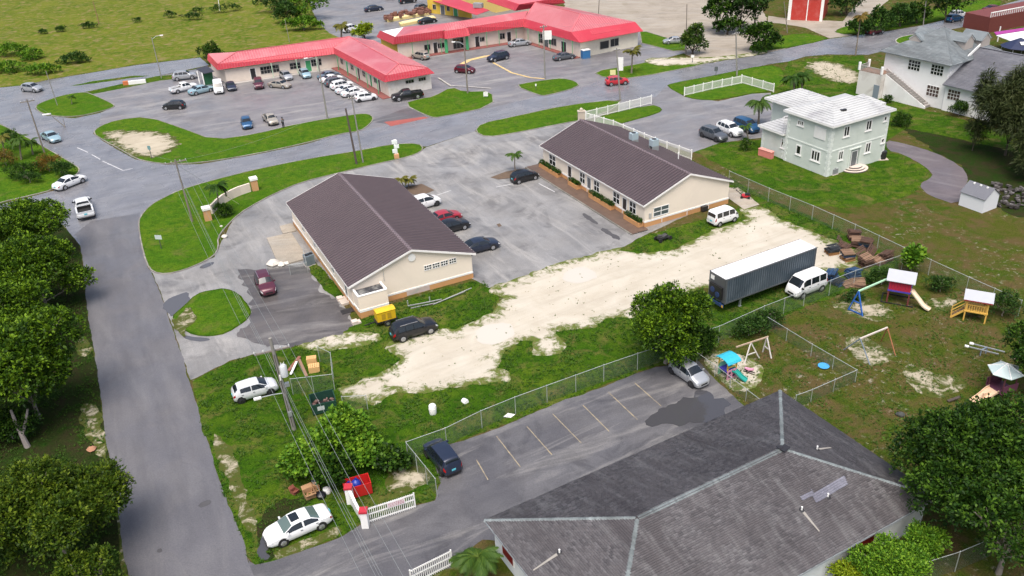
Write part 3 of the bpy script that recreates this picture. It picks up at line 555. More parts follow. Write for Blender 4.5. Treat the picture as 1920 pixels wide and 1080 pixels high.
def gable_office(O, ang, W, Ln, ze, zr, label, oh=.4):
    """long gabled hall: O = near-left eave corner, u along the gable, v along the ridge"""
    c, s = math.cos(R_(ang)), math.sin(R_(ang)); u = Vector((c, s, 0)); v = Vector((-s, c, 0)); O = Vector((O[0], O[1], 0))
    p = lambda a, b, z=0: O + u * a + v * b + Vector((0, 0, z))
    root = thing('office_building', label, 'building', O)
    w0, w1, l0, l1 = oh, W - oh, .30, Ln - .3; zt = ze - .12; sl_ = (zr - ze) / (W / 2)
    foot = [p(w0, l0), p(w1, l0), p(w1, l1), p(w0, l1)]
    zin = ze + sl_ * oh - .10; zrw = zr - .12
    names = []
    for i in range(4):
        A, B = foot[i], foot[(i + 1) % 4]; M = wallM(A, B); L_ = (B - A).length; m = MB()
        e0, e1 = (0, 0) if i % 2 == 0 else (.2, -.2)
        if i % 2 == 0: wpoly(m, M, [(0, .803), (L_, .803), (L_, zin), (L_ / 2, zrw), (0, zin)], -.2, 0)
        else: wpoly(m, M, [(.2, .803), (L_ - .2, .803), (L_ - .2, zin), (.2, zin)], -.2, 0)
        part(m, 'wall', CREAM, root)
        b = MB(); wbox(b, M, -.03 if i % 2 == 0 else .2, L_ + (.03 if i % 2 == 0 else -.2), -.2, .05, 0, .60); part(b, 'plinth', ORANGE, root)
        k = MB(); wbox(k, M, -.04 if i % 2 == 0 else .2, L_ + (.04 if i % 2 == 0 else -.2), -.2, .065, .603, .80); part(k, 'white_band', WHITE, root)
    for sgn in (0, 1):
        m = MB(); e = [p(0, Ln, ze), p(0, 0, ze), p(W / 2, 0, zr), p(W / 2, Ln, zr)] if sgn == 0 else [p(W, 0, ze), p(W, Ln, ze), p(W / 2, Ln, zr), p(W / 2, 0, zr)]
        rib_roof(m, e, .5, .09, .17); part(m, 'roof_slope', [BROWN, mk('brown rib metal', (.098, .074, .080), .42, .15, var=.15, scale=.4, stain=(.125, .098, .102), stain_amt=.4)], root)  # pans darker than ribs: groove shade and dirt put into the colour
        g = MB(); q = (-.03, -.001) if sgn == 0 else (W + .001, W + .03); Mx = Matrix(((u.x, v.x, 0, O.x), (u.y, v.y, 0, O.y), (0, 0, 1, 0), (0, 0, 0, 1)))
        wbox(g, Mx, q[0], q[1], 0, Ln, ze - .17, ze - .01); part(g, 'gutter', FASC, root)
    for b0, b1 in ((-.05, -.002), (Ln + .002, Ln + .05)):
        m = MB()
        for (x0, z0, x1, z1) in ((0, ze, W / 2, zr), (W / 2, zr, W, ze)):
            vs = [p(x0, b0, z0 - .2), p(x1, b0, z1 - .2), p(x1, b0, z1 + .02), p(x0, b0, z0 + .02), p(x0, b1, z0 - .2), p(x1, b1, z1 - .2), p(x1, b1, z1 + .02), p(x0, b1, z0 + .02)]
            m.add(vs, [(0, 1, 2, 3), (4, 7, 6, 5), (0, 4, 5, 1), (3, 2, 6, 7), (0, 3, 7, 4), (1, 5, 6, 2)])
        part(m, 'barge_board', FASC, root)
    m = MB(); m.slab([p(W / 2 - .2, -.03, zr - .02), p(W / 2, -.03, zr + .07), p(W / 2, Ln + .03, zr + .07), p(W / 2 - .2, Ln + .03, zr - .02)], .03); m.slab([p(W / 2, -.03, zr + .07), p(W / 2 + .2, -.03, zr - .02), p(W / 2 + .2, Ln + .03, zr - .02), p(W / 2, Ln + .03, zr + .07)], .03)
    part(m, 'ridge_cap', mk('ridge metal', (.19, .15, .16), .4, .2), root)
    return root, foot, p, u, v
# left office
LR, LF, lp, lu, lv = gable_office((-16.5, 77.75), 25.4, 14.2, 25.1, 3.0, 5.35, 'cream office hall with brown ribbed roof, yard extension and yellow generator beside it')
A, B = LF[0], LF[1]; M = wallM(A, B)
for k in range(4):
    s, z = onwall(802 + 15.5 * k, 501.5 - 4.2 * k, A, B); window(LR, A, B, s - .42, s + .42, z - .3, z + .3, 3, 2, fw=.05, mw=.07, name='vent_window')
m = MB(); s, z = onwall(771.5, 482.5, A, B); m.tube([M @ Vector((s, .003, z)), M @ Vector((s, .10, z))], .42, 20); part(m, 'wall_disc', WHITE, LR)
m = MB(); s, z = onwall(719.5, 520, A, B); m.tube([M @ Vector((s, .06, 2.5)), M @ Vector((s, .06, z + 1.6))], .025, 6); part(m, 'mast', STEEL, LR)
s0, z0 = onwall(786, 563, A, B); m = MB(); wbox(m, M, s0 - 1.3, s0 + 1.3, .06, .075, .06, .66); part(m, 'boarded_panel', mk('faded board', (.50, .40, .36), .7, var=.2, stain=(.3, .35, .33), stain_amt=.7), LR)
# the flat-roofed extension with a parapet, at the left end of the gable
ex0, ex1, ey = .05, 3.15, -1.55
E_ = [lp(.4 + ex0, ey), lp(.4 + ex1, ey), lp(.4 + ex1, .28), lp(.4 + ex0, .28)]
for i in (3, 0, 1):
    a, b = E_[i], E_[(i + 1) % 4]; Mw = wallM(a, b); L_ = (b - a).length; c0, c1 = (0, L_) if i == 0 else ((0, L_ - .2) if i == 3 else (.2, L_))
    m = MB(); wbox(m, Mw, c0, c1, -.18, 0, .95, 2.45); part(m, 'extension_wall', CREAM, LR)
    m = MB(); wbox(m, Mw, c0, c1, -.2, .03, 2.452, 2.55); part(m, 'parapet_cap', WHITE, LR)
    m = MB(); wbox(m, Mw, c0, c1, -.18, .05, 0, .68); part(m, 'plinth', ORANGE, LR); m = MB(); wbox(m, Mw, c0, c1, -.18, .06, .683, .947); part(m, 'white_band', WHITE, LR)
m = MB(); m.slab([Vector((q.x, q.y, 2.33)) for q in (lp(.6, ey + .19), lp(.4 + ex1 - .19, ey + .19), lp(.4 + ex1 - .19, .27), lp(.6, .27))], .1)
part(m, 'flat_roof', mk('black bitumen', (.030, .033, .042), .35, var=.5, scale=1.5, stain=(.38, .38, .36), stain_amt=.8), LR)
A, B = LF[3], LF[0]; M = wallM(A, B)
for k in (5, 10, 17): window(LR, A, B, k, k + 1.2, 1.25, 2.35, 2, 2)
door(LR, A, B, 21.9, 22.8, .25, 2.3, WHITE, GREYD)
m = MB(); wbox(m, M, 21.6, 22.9, .07, .9, 0, .22); part(m, 'step', mk('step concrete', (.48, .42, .36), .8, var=.2), LR)
A, B = LF[1], LF[2]
for k in range(5): window(LR, A, B, 3 + 4.4 * k, 4.5 + 4.4 * k, 1.1, 2.3, 2, 2)
# right office
RR, RF, rp, ru, rv = gable_office((15.85, 93.75), 26.6, 13.4, 24.6, 3.0, 5.5, 'cream office hall with brown ribbed roof, planters and doors along its long front')
A, B = RF[0], RF[1]; M = wallM(A, B)
a_ = pxrect(A, B, 1225, 390, 1253, 412); window(RR, A, B, a_[0], a_[1], max(1.0, a_[2]), a_[3], 2, 2, gm=GLASS2, mw=.09)
s, z = onwall(1218, 413, A, B); m = MB(); wbox(m, M, s - .15, s + .15, .004, .16, 1.1, 1.7); part(m, 'meter_box', mk('box grey', (.42, .42, .40), .5), RR)
s, z = onwall(1317, 400, A, B); m = MB(); wbox(m, M, s - .4, s + .4, .07, .5, .12, .72); part(m, 'condenser', DARK, RR)
for xx, yy in ((1240, 417), (1287, 405), (1327, 398)):
    s, z = onwall(xx, yy, A, B); m = MB(); m.tube([M @ Vector((s, .08, .1)), M @ Vector((s, .08, .8)), M @ Vector((s + .3, .08, .9))], .04, 6); part(m, 'drain_pipe', WHITE, RR)
A, B = RF[3], RF[0]; M = wallM(A, B); LL = (B - A).length
for (x, y, wd, ht) in ((1036.5, 312, 1.75, 1.5), (1092.5, 344.5, 1.3, 1.5), (1119, 359.5, 1.3, 1.5), (1156, 380.5, 1.45, 1.5), (1186.5, 398, 1.4, 1.45)): s, z = onwall(x, y, A, B); window(RR, A, B, s - wd / 2, s + wd / 2, .95, 2.45, 2, 2, mw=.09)
for (x, dm) in ((1069, DARK), (1105, GREYD), (1171.5, DARK)):
    y = {1069: 337, 1105: 356, 1171.5: 394}[x]; s, z = onwall(x, y, A, B); door(RR, A, B, s - .5, s + .5, .16, 2.35, WHITE, dm)
walk = sheet('walkway', [(p_[0], p_[1]) for p_ in ((A + (A - RF[2]) * 0 - rp(0, 0) + rp(-2.2, 1.2)).to_2d()[:], 0) if 0] or [tuple(rp(.36, -.6)[:2]), tuple(rp(-1.9, -.6)[:2]), tuple(rp(-1.9, 25.2)[:2]), tuple(rp(.36, 25.2)[:2])], .13, 'brown paver', world=True)
m = MB(); Mw = wallM(rp(-1.95, 25.2), rp(-1.95, -.6)); wbox(m, Mw, 0, 25.8, 0, .14, 0, .14); q = m.obj('kerb', mk('dark kerb', (.17, .16, .14), .85), walk); tag(q, kind='structure')
mk('planter leaf', (.02, .05, .01), .6, var=.6, scale=6)
HEDGES = []
for (x0, y0, x1, y1, kind) in ((1015, 322, 1054, 346, 'g'), (1074, 363, 1091, 374, 'r'), (1113, 383, 1154, 408, 'g'), (1179, 420, 1207, 434, 'g')):
    s0, _ = onwall(x0, y0 - 14, A, B); s1, _ = onwall(x1, y1 - 12, A, B); s0, s1 = max(0, s0), min(LL + .2, s1); ctr = M @ Vector(((s0 + s1) / 2, .42, .13))
    n_ = {'g': 'green hedge', 'r': 'dark purple bush'}[kind]
    pos = ('at the far end of the brown walkway', 'between the first door and its window', 'in the middle of the brown walkway', 'at the near corner of the walkway')[len(HEDGES)]
    t = thing('planter', f'orange masonry planter with {n_} {pos}', 'planter', ctr, math.atan2((B - A).y, (B - A).x), 'planters along the right office front'); hl = (s1 - s0) / 2
    mb = MB(); mb.box(-hl, hl, -.36, -.26, 0, .55); mb.box(-hl, hl, .26, .36, 0, .55); mb.box(-hl, -hl + .1, -.26, .26, 0, .55); mb.box(hl - .1, hl, -.26, .26, 0, .55); mb.obj('trough', ORANGE, t)
    mb = MB(); mb.box(-hl + .1, hl - .1, -.26, .26, .02, .42); mb.obj('soil', mk('soil', (.05, .035, .02), .9), t); HEDGES.append((t, hl, kind))
# rooftop condensers and pipe
for i, (x, y) in enumerate(((1188, 262), (1226, 274))):
    q = P(x, y, 4.9); t = thing('roof_condenser', ('pale blue cooling unit near the ridge of the right brown roof, farther one', 'pale blue cooling unit near the ridge of the right brown roof, nearer one')[i], 'air conditioner', q, R_(26), 'rooftop cooling units')
    mb = MB(); mb.box(-.5, .5, -.4, .4, .1, .95); mb.obj('casing', mk('pale blue metal', (.42, .52, .56), .4, .2), t); mb = MB(); mb.tube([(0, 0, .952), (0, 0, .99)], .32, 14); mb.obj('fan', DARK, t); mb = MB(); mb.box(-.5, .5, -.4, -.3, -.55, .098); mb.box(-.5, .5, .3, .4, -.55, .098); mb.obj('stand', STEEL, t)
q = P(1272, 295, 4.2); t = thing('vent_pipe', 'small white vent pipe standing on the far slope of the right brown roof', 'pipe', q); mb = MB(); mb.tube([(0, 0, -.5), (0, 0, .6)], .07, 8); mb.obj('pipe', WHITE, t); mb = MB(); mb.tube([(0, 0, .6), (0, 0, .7)], [.12, .03], 8); mb.obj('cap', WHITE, t)

# near shingled hip roof
ze, zr = 2.75, 5.15; Q = lambda x, y, z: P(x, y, z)
c1 = Q(1463, 732, ze); ua = R_(28.2); du = Vector((math.cos(ua), math.sin(ua), 0)); dv = Vector((math.sin(ua), -math.cos(ua), 0)); WD = 14.6; LN = 27.0
p = lambda a, b, z: Vector((c1.x, c1.y, 0)) - du * a + dv * b + Vector((0, 0, z))     # a back along the long eave, b towards the camera
NR = thing('daycare_building', 'low white building under a weathered grey shingled hip roof, nearest the camera', 'building', p(0, 0, 0))
ev = [p(0, 0, ze), p(0, WD, ze), p(LN, WD, ze), p(LN, 0, ze)]; r0, r1 = p(WD / 2, WD / 2, zr), p(LN - WD / 2, WD / 2, zr)
faces = {'back': [ev[3], ev[0], r0, r1], 'end': [ev[0], ev[1], r0], 'front': [ev[1], ev[2], r1, r0], 'end2': [ev[2], ev[3], r1]}
m = MB()
for f in faces.values(): m.slab([v + Vector((0, 0, -.03)) for v in f], .06)
part(m, 'roof_deck', MATS['dark shingle'], NR)
for i, (k, f) in enumerate(faces.items()): shingle_roof('roof_shingles', f, MATS['dark shingle'], NR, seed=i + 1)
for i, (a, b) in enumerate(((ev[0], r0), (ev[1], r0), (ev[2], r1), (ev[3], r1))): ridge_tabs('hip_cap', a, b, MATS['ridge shingle'], NR, seed=i, lift=.06)
ridge_tabs('ridge_cap', r1, r0, MATS['ridge shingle'], NR, wd=.42, seed=9, lift=.07)
NW = mk('pale blue-white wall', (.66, .70, .72), .7, var=.06, stain=(.35, .37, .36), stain_amt=.35)
oh = .45; foot = [p(oh, WD - oh, 0), p(oh, oh, 0), p(LN - oh, oh, 0), p(LN - oh, WD - oh, 0)]
for i in range(4):
    A, B = foot[i], foot[(i + 1) % 4]; m = MB(); wbox(m, wallM(A, B), .18 if i % 2 else 0, (B - A).length - (.18 if i % 2 else 0), -.18, 0, 0, ze - .05); part(m, 'wall', NW, NR)
REDW = mk('red shutter', (.20, .010, .014), .5, var=.15)
A, B = foot[3], foot[0]
for s in (19.6,):
    m = MB(); wbox(m, wallM(A, B), s, s + 1.5, .003, .06, 1.0, 2.35); part(m, 'shutter', REDW, NR); m = MB(); wbox(m, wallM(A, B), s - .1, s + 1.6, .003, .05, .9, .998); part(m, 'sill', mk('pink sill', (.62, .40, .38), .7), NR)
A, B = foot[2], foot[3]
for s in (1.2, 4.4): 
    m = MB(); wbox(m, wallM(A, B), s, s + 1.4, .003, .06, .9, 2.2); part(m, 'shutter', REDW, NR); window(NR, A, B, s - .1, s + 1.5, .85, 2.25, 1, 1, gm=REDW)
for (a, b) in ((0, 1), (1, 2), (2, 3), (3, 0)):
    m = MB(); m.bar(ev[a] + Vector((0, 0, -.1)), ev[b] + Vector((0, 0, -.1)), .03, .16); part(m, 'fascia', mk('grey fascia', (.30, .33, .36), .6), NR)
# repair patch of newer shingles, vents with pale streaks, scrap on the hip
def on_slope(x, y, f):
    a, xx, yy, n = slope_frame(f); dd = ray(x, y); t = ((a - Vector((0, 0, CAMH))) @ n) / (dd @ n); return Vector((0, 0, CAMH)) + dd * t, n
fr = faces['front']; n = slope_frame(fr)[3]
pa = [on_slope(*q, fr)[0] + n * .05 for q in ((1530, 944), (1589, 909), (1583, 892), (1520, 926))]
shingle_roof('repair_patch', pa, MATS['patch shingle'], NR, .15, .33, seed=31)
pa = [on_slope(*q, fr)[0] + n * .05 for q in ((1504, 940), (1526, 929), (1521, 918), (1499, 930))]; shingle_roof('repair_patch', pa, MATS['patch shingle'], NR, .15, .33, seed=32)
mk('pale streak', (.26, .245, .22), .8, var=.25, scale=2)
for (x, y, k, tail) in ((1503, 957, 'front', (1536, 997)), (1552, 932, 'front', None), (1049, 1037, 'end2', (1000, 1070)), (1532, 843, 'end', (1558, 840))):
    q, n = on_slope(x, y, faces[k]); m = MB(); m.tube([q, q + Vector((0, 0, .32))], .06, 8); o = part(m, 'vent_pipe', WHITE, NR); m = MB(); m.tube([q + n * .03, q + n * .06], [.2, .16], 10); m.obj('flashing', DARK, o)
    if tail:
        e, _ = on_slope(*tail, faces[k]); sd = (e - q).cross(n).normalized(); m = MB()
        m.face(*[v_ + n * .045 for v_ in (q + sd * .11, e + sd * .05, e - sd * .05, q - sd * .11)]); part(m, 'rust_streak' if 0 else 'water_streak', MATS['pale streak'], NR)
m = MB(); q = r0 + Vector((.1, -.1, .12)); m.cbox(q, (.7, .5, .05), R_(40)); m.cbox(q + Vector((-.3, .1, .03)), (.4, .3, .04), R_(10)); part(m, 'torn_flashing', DARK, NR)

# plaza: low shop ranges with red mansard roofs
def mat_red(name, c):
    return mk(name, c, .42, .1, var=.10, scale=.25, stain=[q * 1.0 + .06 for q in c], stain_amt=.35)
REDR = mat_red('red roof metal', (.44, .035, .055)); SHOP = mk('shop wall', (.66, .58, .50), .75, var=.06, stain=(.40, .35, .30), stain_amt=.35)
GREEN = mk('green trim', (.05, .30, .12), .5); YEL = mk('yellow trim', (.62, .52, .05), .5); YWALL = mk('yellow wall', (.66, .46, .06), .7, stain=(.5, .33, .05), stain_amt=.4)
FADED_SHEEN = mk('faded red roof with painted sheen', (.43, .105, .125), .38, .1, var=.12, scale=.25, stain=(.52, .25, .26), stain_amt=.7); FRIB = mk('faded red rib', (.53, .22, .235), .35, .1, var=.1); SRIB = mk('red rib', (.50, .10, .12), .35, .1, var=.1); ORB = mk('plaza red floor', (.22, .07, .06), .7, var=.2)  # upper slopes paler: sky sheen put into the colour, with sun fading
def shop_wall(root, A, B, h, mat, doors=(), wins=(), posts=0, trim=None):
    M = wallM(A, B); L_ = (Vector(B) - Vector(A)).length; m = MB(); wbox(m, M, 0, L_, -.25, 0, 0, h); part(m, 'wall', mat, root)
    if trim: m = MB(); wbox(m, M, 0, L_, .002, .06, h - .3, h - .02); part(m, 'trim_band', trim, root)
    for (s0, s1, z0, z1, c, r) in wins: window(root, A, B, s0 * L_, s1 * L_, z0, z1, c, r, fm=mk('shop frame', (.45, .42, .38), .6))
    for (s0, wd, mat_) in doors: door(root, A, B, s0 * L_, s0 * L_ + wd, .05, 2.3, WHITE, mat_)
# first range: left arm and the arm that runs towards the road
a0, a1 = P(409, 159), P(628, 136); b0, b1, b2 = P(636, 142), P(727, 183), P(812, 172)
P1 = thing('shopping_plaza', 'cream L-shaped shop range with a red metal mansard roof and green trim', 'shopping plaza', a0)
e = [P(388.5, 112, 3.0), P(407.5, 131, 3.0), P(627, 101, 3.0), P(721, 154, 3.0), P(815, 137, 3.0)]
f_ = [P(390, 100.5, 4.0), P(408.5, 120, 4.0), P(625.5, 89, 4.0), P(724, 141.5, 4.0), P(802.5, 127, 4.0)]
rA0, rAB, rB1 = P(444, 97.5, 5.2), P(655, 68.5, 5.2), P(747.5, 119.5, 5.2)
back = rAB + (e[4] - rB1) * 1.0 + Vector((0, 0, -2.0)); fb = P(672, 64, 4.0)
m = MB()
for q in ([e[0], e[1], f_[1], f_[0]], [e[1], e[2], f_[2], f_[1]], [e[2], e[3], f_[3], f_[2]], [e[3], e[4], f_[4], f_[3]]): rib_roof(m, q, .5, .05, .1, .05)
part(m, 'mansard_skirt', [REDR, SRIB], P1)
bA = Vector((rAB.x - 7.0, rAB.y + 5.5, 3.6)); bA0 = Vector((f_[0].x, f_[0].y, 4.0))
eB = Vector((e[4].x, e[4].y, 3.0)); fB = f_[4]; bk = Vector((rAB.x + (fB - rB1).x * .95, rAB.y + (fB - rB1).y * .95, 4.0))
for nm, q in (('roof_slope', [f_[1], f_[2], rAB, rA0]), ('roof_slope', [f_[0], f_[1], rA0]), ('roof_slope', [f_[2], f_[3], rB1, rAB]), ('roof_slope', [f_[3], f_[4], rB1]), ('roof_slope', [f_[4], bk, rAB, rB1]), ('roof_slope', [Vector((rAB.x - .4, rAB.y + .9, 3.2)), Vector((rA0.x - .4, rA0.y + .9, 3.2)), rA0, rAB]), ('roof_slope', [bk, Vector((rAB.x - .4, rAB.y + .9, 3.2)), rAB]), ('roof_slope', [Vector((rA0.x - .4, rA0.y + .9, 3.2)), f_[0], rA0])):
    m = MB(); rib_roof(m, q, .5, .05, .09, .05); part(m, nm, [FADED_SHEEN, FRIB], P1)
m = MB()
for x, y in ((f_[1], rA0), (rA0, rAB), (rAB, rB1), (rB1, f_[3]), (rB1, f_[4]), (f_[2], rAB)): m.bar(x + Vector((0, 0, .05)), y + Vector((0, 0, .05)), .18, .06)
part(m, 'ridge_cap', mat_red('red ridge metal', (.62, .14, .16)), P1)
up = Vector((0, 0, 1))
A_s = P(404, 133), 0
wl0 = Vector((e[1].x + 1.0, e[1].y + 1.0, 0)); wl1 = Vector((e[2].x + .3, e[2].y + 1.2, 0)); wr1 = Vector((e[3].x + .4, e[3].y + 1.0, 0)); we = Vector((e[4].x - .8, e[4].y + .8, 0)); wb0 = Vector((e[0].x + .6, e[0].y - .3, 0))
shop_wall(P1, wl0, wl1, 3.0, SHOP, [(.21, 1.1, DARK), (.70, 1.2, GREEN)], [(.30, .47, .8, 2.3, 6, 2), (.56, .66, .9, 2.2, 3, 2), (.75, .85, .9, 2.3, 4, 2)], trim=GREEN)
shop_wall(P1, wl1, wr1, 3.0, SHOP, [(.18, 1.1, GREEN), (.42, 1.1, DARK), (.66, 1.1, GREEN), (.82, 1.0, DARK)], [(.06, .12, 1.1, 2.2, 2, 2), (.28, .34, 1.1, 2.2, 2, 2), (.52, .58, 1.1, 2.2, 2, 2), (.74, .80, 1.2, 2.2, 2, 1)], trim=GREEN)
shop_wall(P1, wr1, we, 3.0, mk('flaking white wall', (.68, .65, .60), .8, var=.1, scale=1.5, stain=(.45, .40, .30), stain_amt=.6), [], [(.40, .60, 1.7, 2.4, 3, 1), (.70, .88, 1.7, 2.4, 3, 1)], trim=GREEN)
shop_wall(P1, wb0, wl0, 3.0, SHOP)
for k in range(5):
    q = wl1.lerp(wr1, .1 + .2 * k) + wallM(wl1, wr1).to_3x3() @ Vector((0, .95, 0)); m = MB(); m.box(q.x - .06, q.x + .06, q.y - .06, q.y + .06, 0, 2.98); part(m, 'veranda_post', GREEN, P1)
for k in (.4, .62, .8):
    q = wl0.lerp(wl1, k) + wallM(wl0, wl1).to_3x3() @ Vector((0, .9, 0)); m = MB(); m.box(q.x - .06, q.x + .06, q.y - .06, q.y + .06, 0, 2.98); part(m, 'veranda_post', mk('pale green post', (.45, .60, .45), .5), P1)
m = MB(); M = wallM(wl1, wr1); wbox(m, M, -.2, (wr1 - wl1).length + .6, .02, 1.5, 0, .14); part(m, 'veranda_floor', ORB, P1)
m = MB(); M = wallM(wl0, wl1); wbox(m, M, 0, (wl1 - wl0).length - 1.6, .02, 1.2, 0, .12); part(m, 'veranda_floor', mk('grey floor', (.36, .34, .32), .7), P1)
# dark lean-to at its left end
m = MB(); q0, q1, q2, q3 = P(367, 129, 2.6), P(383, 138, 2.5), P(402, 133.5, 2.7), P(388, 123, 2.8)
t = thing('lean_to', 'dark flat-roofed lean-to with green walls at the left end of the red-roofed range', 'lean-to', P(378, 155)); mb = MB(); mb.slab([q0, q1, q2, q3], .08); part(mb, 'roof', mk('charcoal sheet', (.03, .03, .04), .5), t)
mb = MB(); g0, g1 = P(384, 160), P(402, 157); wbox(mb, wallM(g0, g1), 0, (g1 - g0).length, -.1, 0, 0, 2.3); part(mb, 'wall', mk('dark green wall', (.02, .12, .05), .7), t)
for q in (P(375, 157), P(384, 160.5)): mb = MB(); mb.box(q.x - .1, q.x + .1, q.y - .1, q.y + .1, 0, 2.45); part(mb, 'post', WHITE, t)
# second range
P2 = thing('shopping_plaza', 'long cream shop range with red mansard roof, entrance porch and yellow trim', 'shopping plaza', P(738, 106))
e = [P(706, 69, 3.2), P(737, 83, 3.2), P(831, 71, 3.2), P(834.5, 73, 3.2), P(881, 66.5, 3.2), P(882, 63.5, 3.2), P(980, 50, 3.2), P(1087, 80, 3.2), P(1206, 58, 3.2)]
f_ = [P(712.5, 57, 4.6), P(741, 69, 4.6), P(829, 57.5, 4.6), P(833, 58.5, 4.6), P(876, 52, 4.6), P(879, 50.5, 4.6), P(983, 35, 4.6), P(1070, 60, 4.6), P(1191, 41, 4.6)]
rA0, rAB, rB1 = P(758, 51, 5.2), P(1004, 4.5, 6.6), P(1089, 26, 6.6)
m = MB()
for i in range(8):
    if (e[i + 1] - e[i]).length > .2: rib_roof(m, [e[i], e[i + 1], f_[i + 1], f_[i]], .5, .05, .1, .05)
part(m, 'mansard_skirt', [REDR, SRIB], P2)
mid = P(990, 18, 5.7); top = P(757, 50.5, 5.0)
bk0 = Vector((f_[0].x + 3, f_[0].y + 1.5, 4.6)); rAm = P(838, 43, 5.6)
for q in ([f_[1], f_[2], rAm, top], [f_[3], f_[4], P(855, 45, 5.5)], [f_[2], f_[5], rAm], [f_[5], f_[6], P(990, 20, 5.8), rAm], [f_[6], f_[7], rB1, rAB], [f_[7], f_[8], rB1], [f_[8], Vector((rAB.x + 6, rAB.y + 4, 4.6)), rAB, rB1]):
    m = MB(); rib_roof(m, q, .5, .05, .09, .05); part(m, 'roof_slope', [FADED_SHEEN, FRIB], P2)
m = MB(); m.slab([Vector((v.x, v.y, 4.35)) for v in (f_[0], f_[1], P(762, 66, 4.35), P(762, 50, 4.35))], .1); part(m, 'flat_roof', WHITE, P2)
m = MB()
for a, b in (((1098, 54), (1110, 61)), ((1112, 62), (1160, 54)), ((1163, 54), (1160, 48))): pass
pq = [P(1078, 76, 3.9), P(1206, 55, 3.9), P(1200, 47, 4.4), P(1072, 66, 4.4)]; 
for a, b in ((f_[6], rAB), (rAB, rB1), (rB1, f_[7])): m.bar(a + up * .05, b + up * .05, .2, .06)
part(m, 'ridge_cap', mat_red('red ridge metal', (.62, .14, .16)), P2)
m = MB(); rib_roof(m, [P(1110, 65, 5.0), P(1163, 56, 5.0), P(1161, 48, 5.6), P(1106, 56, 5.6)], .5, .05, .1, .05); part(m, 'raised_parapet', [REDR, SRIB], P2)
off = lambda A, B, d_: (wallM(A, B).to_3x3() @ Vector((0, -d_, 0)))
g = [Vector((v.x, v.y, 0)) for v in e]
w0, w1 = g[1] + Vector((.7, .9, 0)), g[6] + Vector((.2, 1.4, 0)); w2 = g[7] + Vector((.2, 1.0, 0)); w3 = g[8] + Vector((-.9, .9, 0)); wL = g[0] + Vector((.8, 0, 0))
shop_wall(P2, w0, w1, 3.2, SHOP, [(.27, 1.0, DARK), (.60, 1.1, DARK), (.86, 1.0, DARK)], [(.20, .25, .9, 2.1, 2, 1), (.30, .36, .9, 2.0, 3, 1), (.425, .51, .3, 2.5, 3, 2), (.63, .68, 1, 2, 2, 1), (.80, .845, .9, 2.2, 2, 1)], trim=YEL)
shop_wall(P2, w1, w2, 3.2, SHOP, [(.38, 1.6, GLASS2), (.68, 1.8, DARK)], [(.28, .36, .5, 2.5, 2, 2), (.46, .60, .8, 2.3, 3, 1)], trim=GREEN)
shop_wall(P2, w2, w3, 3.2, mk('pale shop wall', (.72, .68, .56), .75, var=.05, stain=(.45, .42, .34), stain_amt=.3), [], [(.33, .49, .8, 2.4, 1, 1), (.51, .66, .9, 2.5, 2, 1)], trim=YEL)
shop_wall(P2, wL, w0, 3.2, YWALL)
for a, b in ((P(838, 100), 0), (P(877, 94), 0)): m = MB(); m.box(a.x - .3, a.x + .3, a.y - .3, a.y + .3, 0, 3.4); part(m, 'porch_pillar', GREEN, P2)
for k in (.1, .22, .32, .52, .68, .78, .92):
    q = w0.lerp(w1, k) + wallM(w0, w1).to_3x3() @ Vector((0, 1.2, 0)); m = MB(); m.box(q.x - .05, q.x + .05, q.y - .05, q.y + .05, 0, 3.18); part(m, 'veranda_post', GREEN, P2)
for k in (.15, .35, .55, .78, .93):
    q = w1.lerp(w2, k) + wallM(w1, w2).to_3x3() @ Vector((0, .9, 0)); m = MB(); m.box(q.x - .05, q.x + .05, q.y - .05, q.y + .05, 0, 3.18); part(m, 'veranda_post', GREEN, P2)
m = MB(); M = wallM(w0, w1); wbox(m, M, 0, (w1 - w0).length, .02, 1.6, 0, .13); part(m, 'veranda_floor', ORB, P2); m = MB(); M = wallM(w1, w2); wbox(m, M, 1.6, (w2 - w1).length, .02, 1.3, 0, .13); part(m, 'veranda_floor', ORB, P2)
# yellow range behind
P3 = thing('yellow_building', 'yellow-walled range with red roofs behind the long shop range', 'building', P(805, 22))
A, B = P(803, 24), P(884, 34); shop_wall(P3, A, B, 3.2, YWALL, [(.3, 1.4, GREYD), (.6, 1.4, GREEN)], [(.12, .2, 1, 2.2, 2, 1), (.45, .52, 1, 2.2, 2, 1)])
m = MB(); rib_roof(m, [P(797, -3, 3.0), P(893, 28, 3.0), P(918, 19, 3.6), P(830, -12, 3.6)], .6, .05, .1, .06); part(m, 'red_awning', [REDR, SRIB], P3)
M = wallM(P(830, -4), P(930, 24)); m = MB(); wbox(m, M, -8, (P(930, 24) - P(830, -4)).length, -14, 0, 0, 4.8); part(m, 'upper_block', mk('yellow parapet', (.68, .50, .16), .7), P3)
m = MB(); q = P(897, 14, 3.6); m.cbox(q + up * .5, (2.2, 1.0, 1.0), R_(-30)); part(m, 'roof_unit', STEEL, P3)
m = MB(); rib_roof(m, [P(912, 2, 4.9), P(966, 20, 4.9), P(974, 8, 6.2), P(925, -8, 6.2)], .6, .05, .1, .06); rib_roof(m, [P(966, 20, 4.9), P(1060, 5, 4.9), P(1050, -5, 6.2), P(974, 8, 6.2)], .6, .05, .1, .06); part(m, 'mansard_skirt', [REDR, SRIB], P3)
m = MB(); m.slab([P(974, 8, 6.1), P(1050, -5, 6.1), P(1030, -24, 6.1), P(925, -8, 6.1)], .1); part(m, 'roof_slope', mat_red('red ridge metal', (.62, .14, .16)), P3)

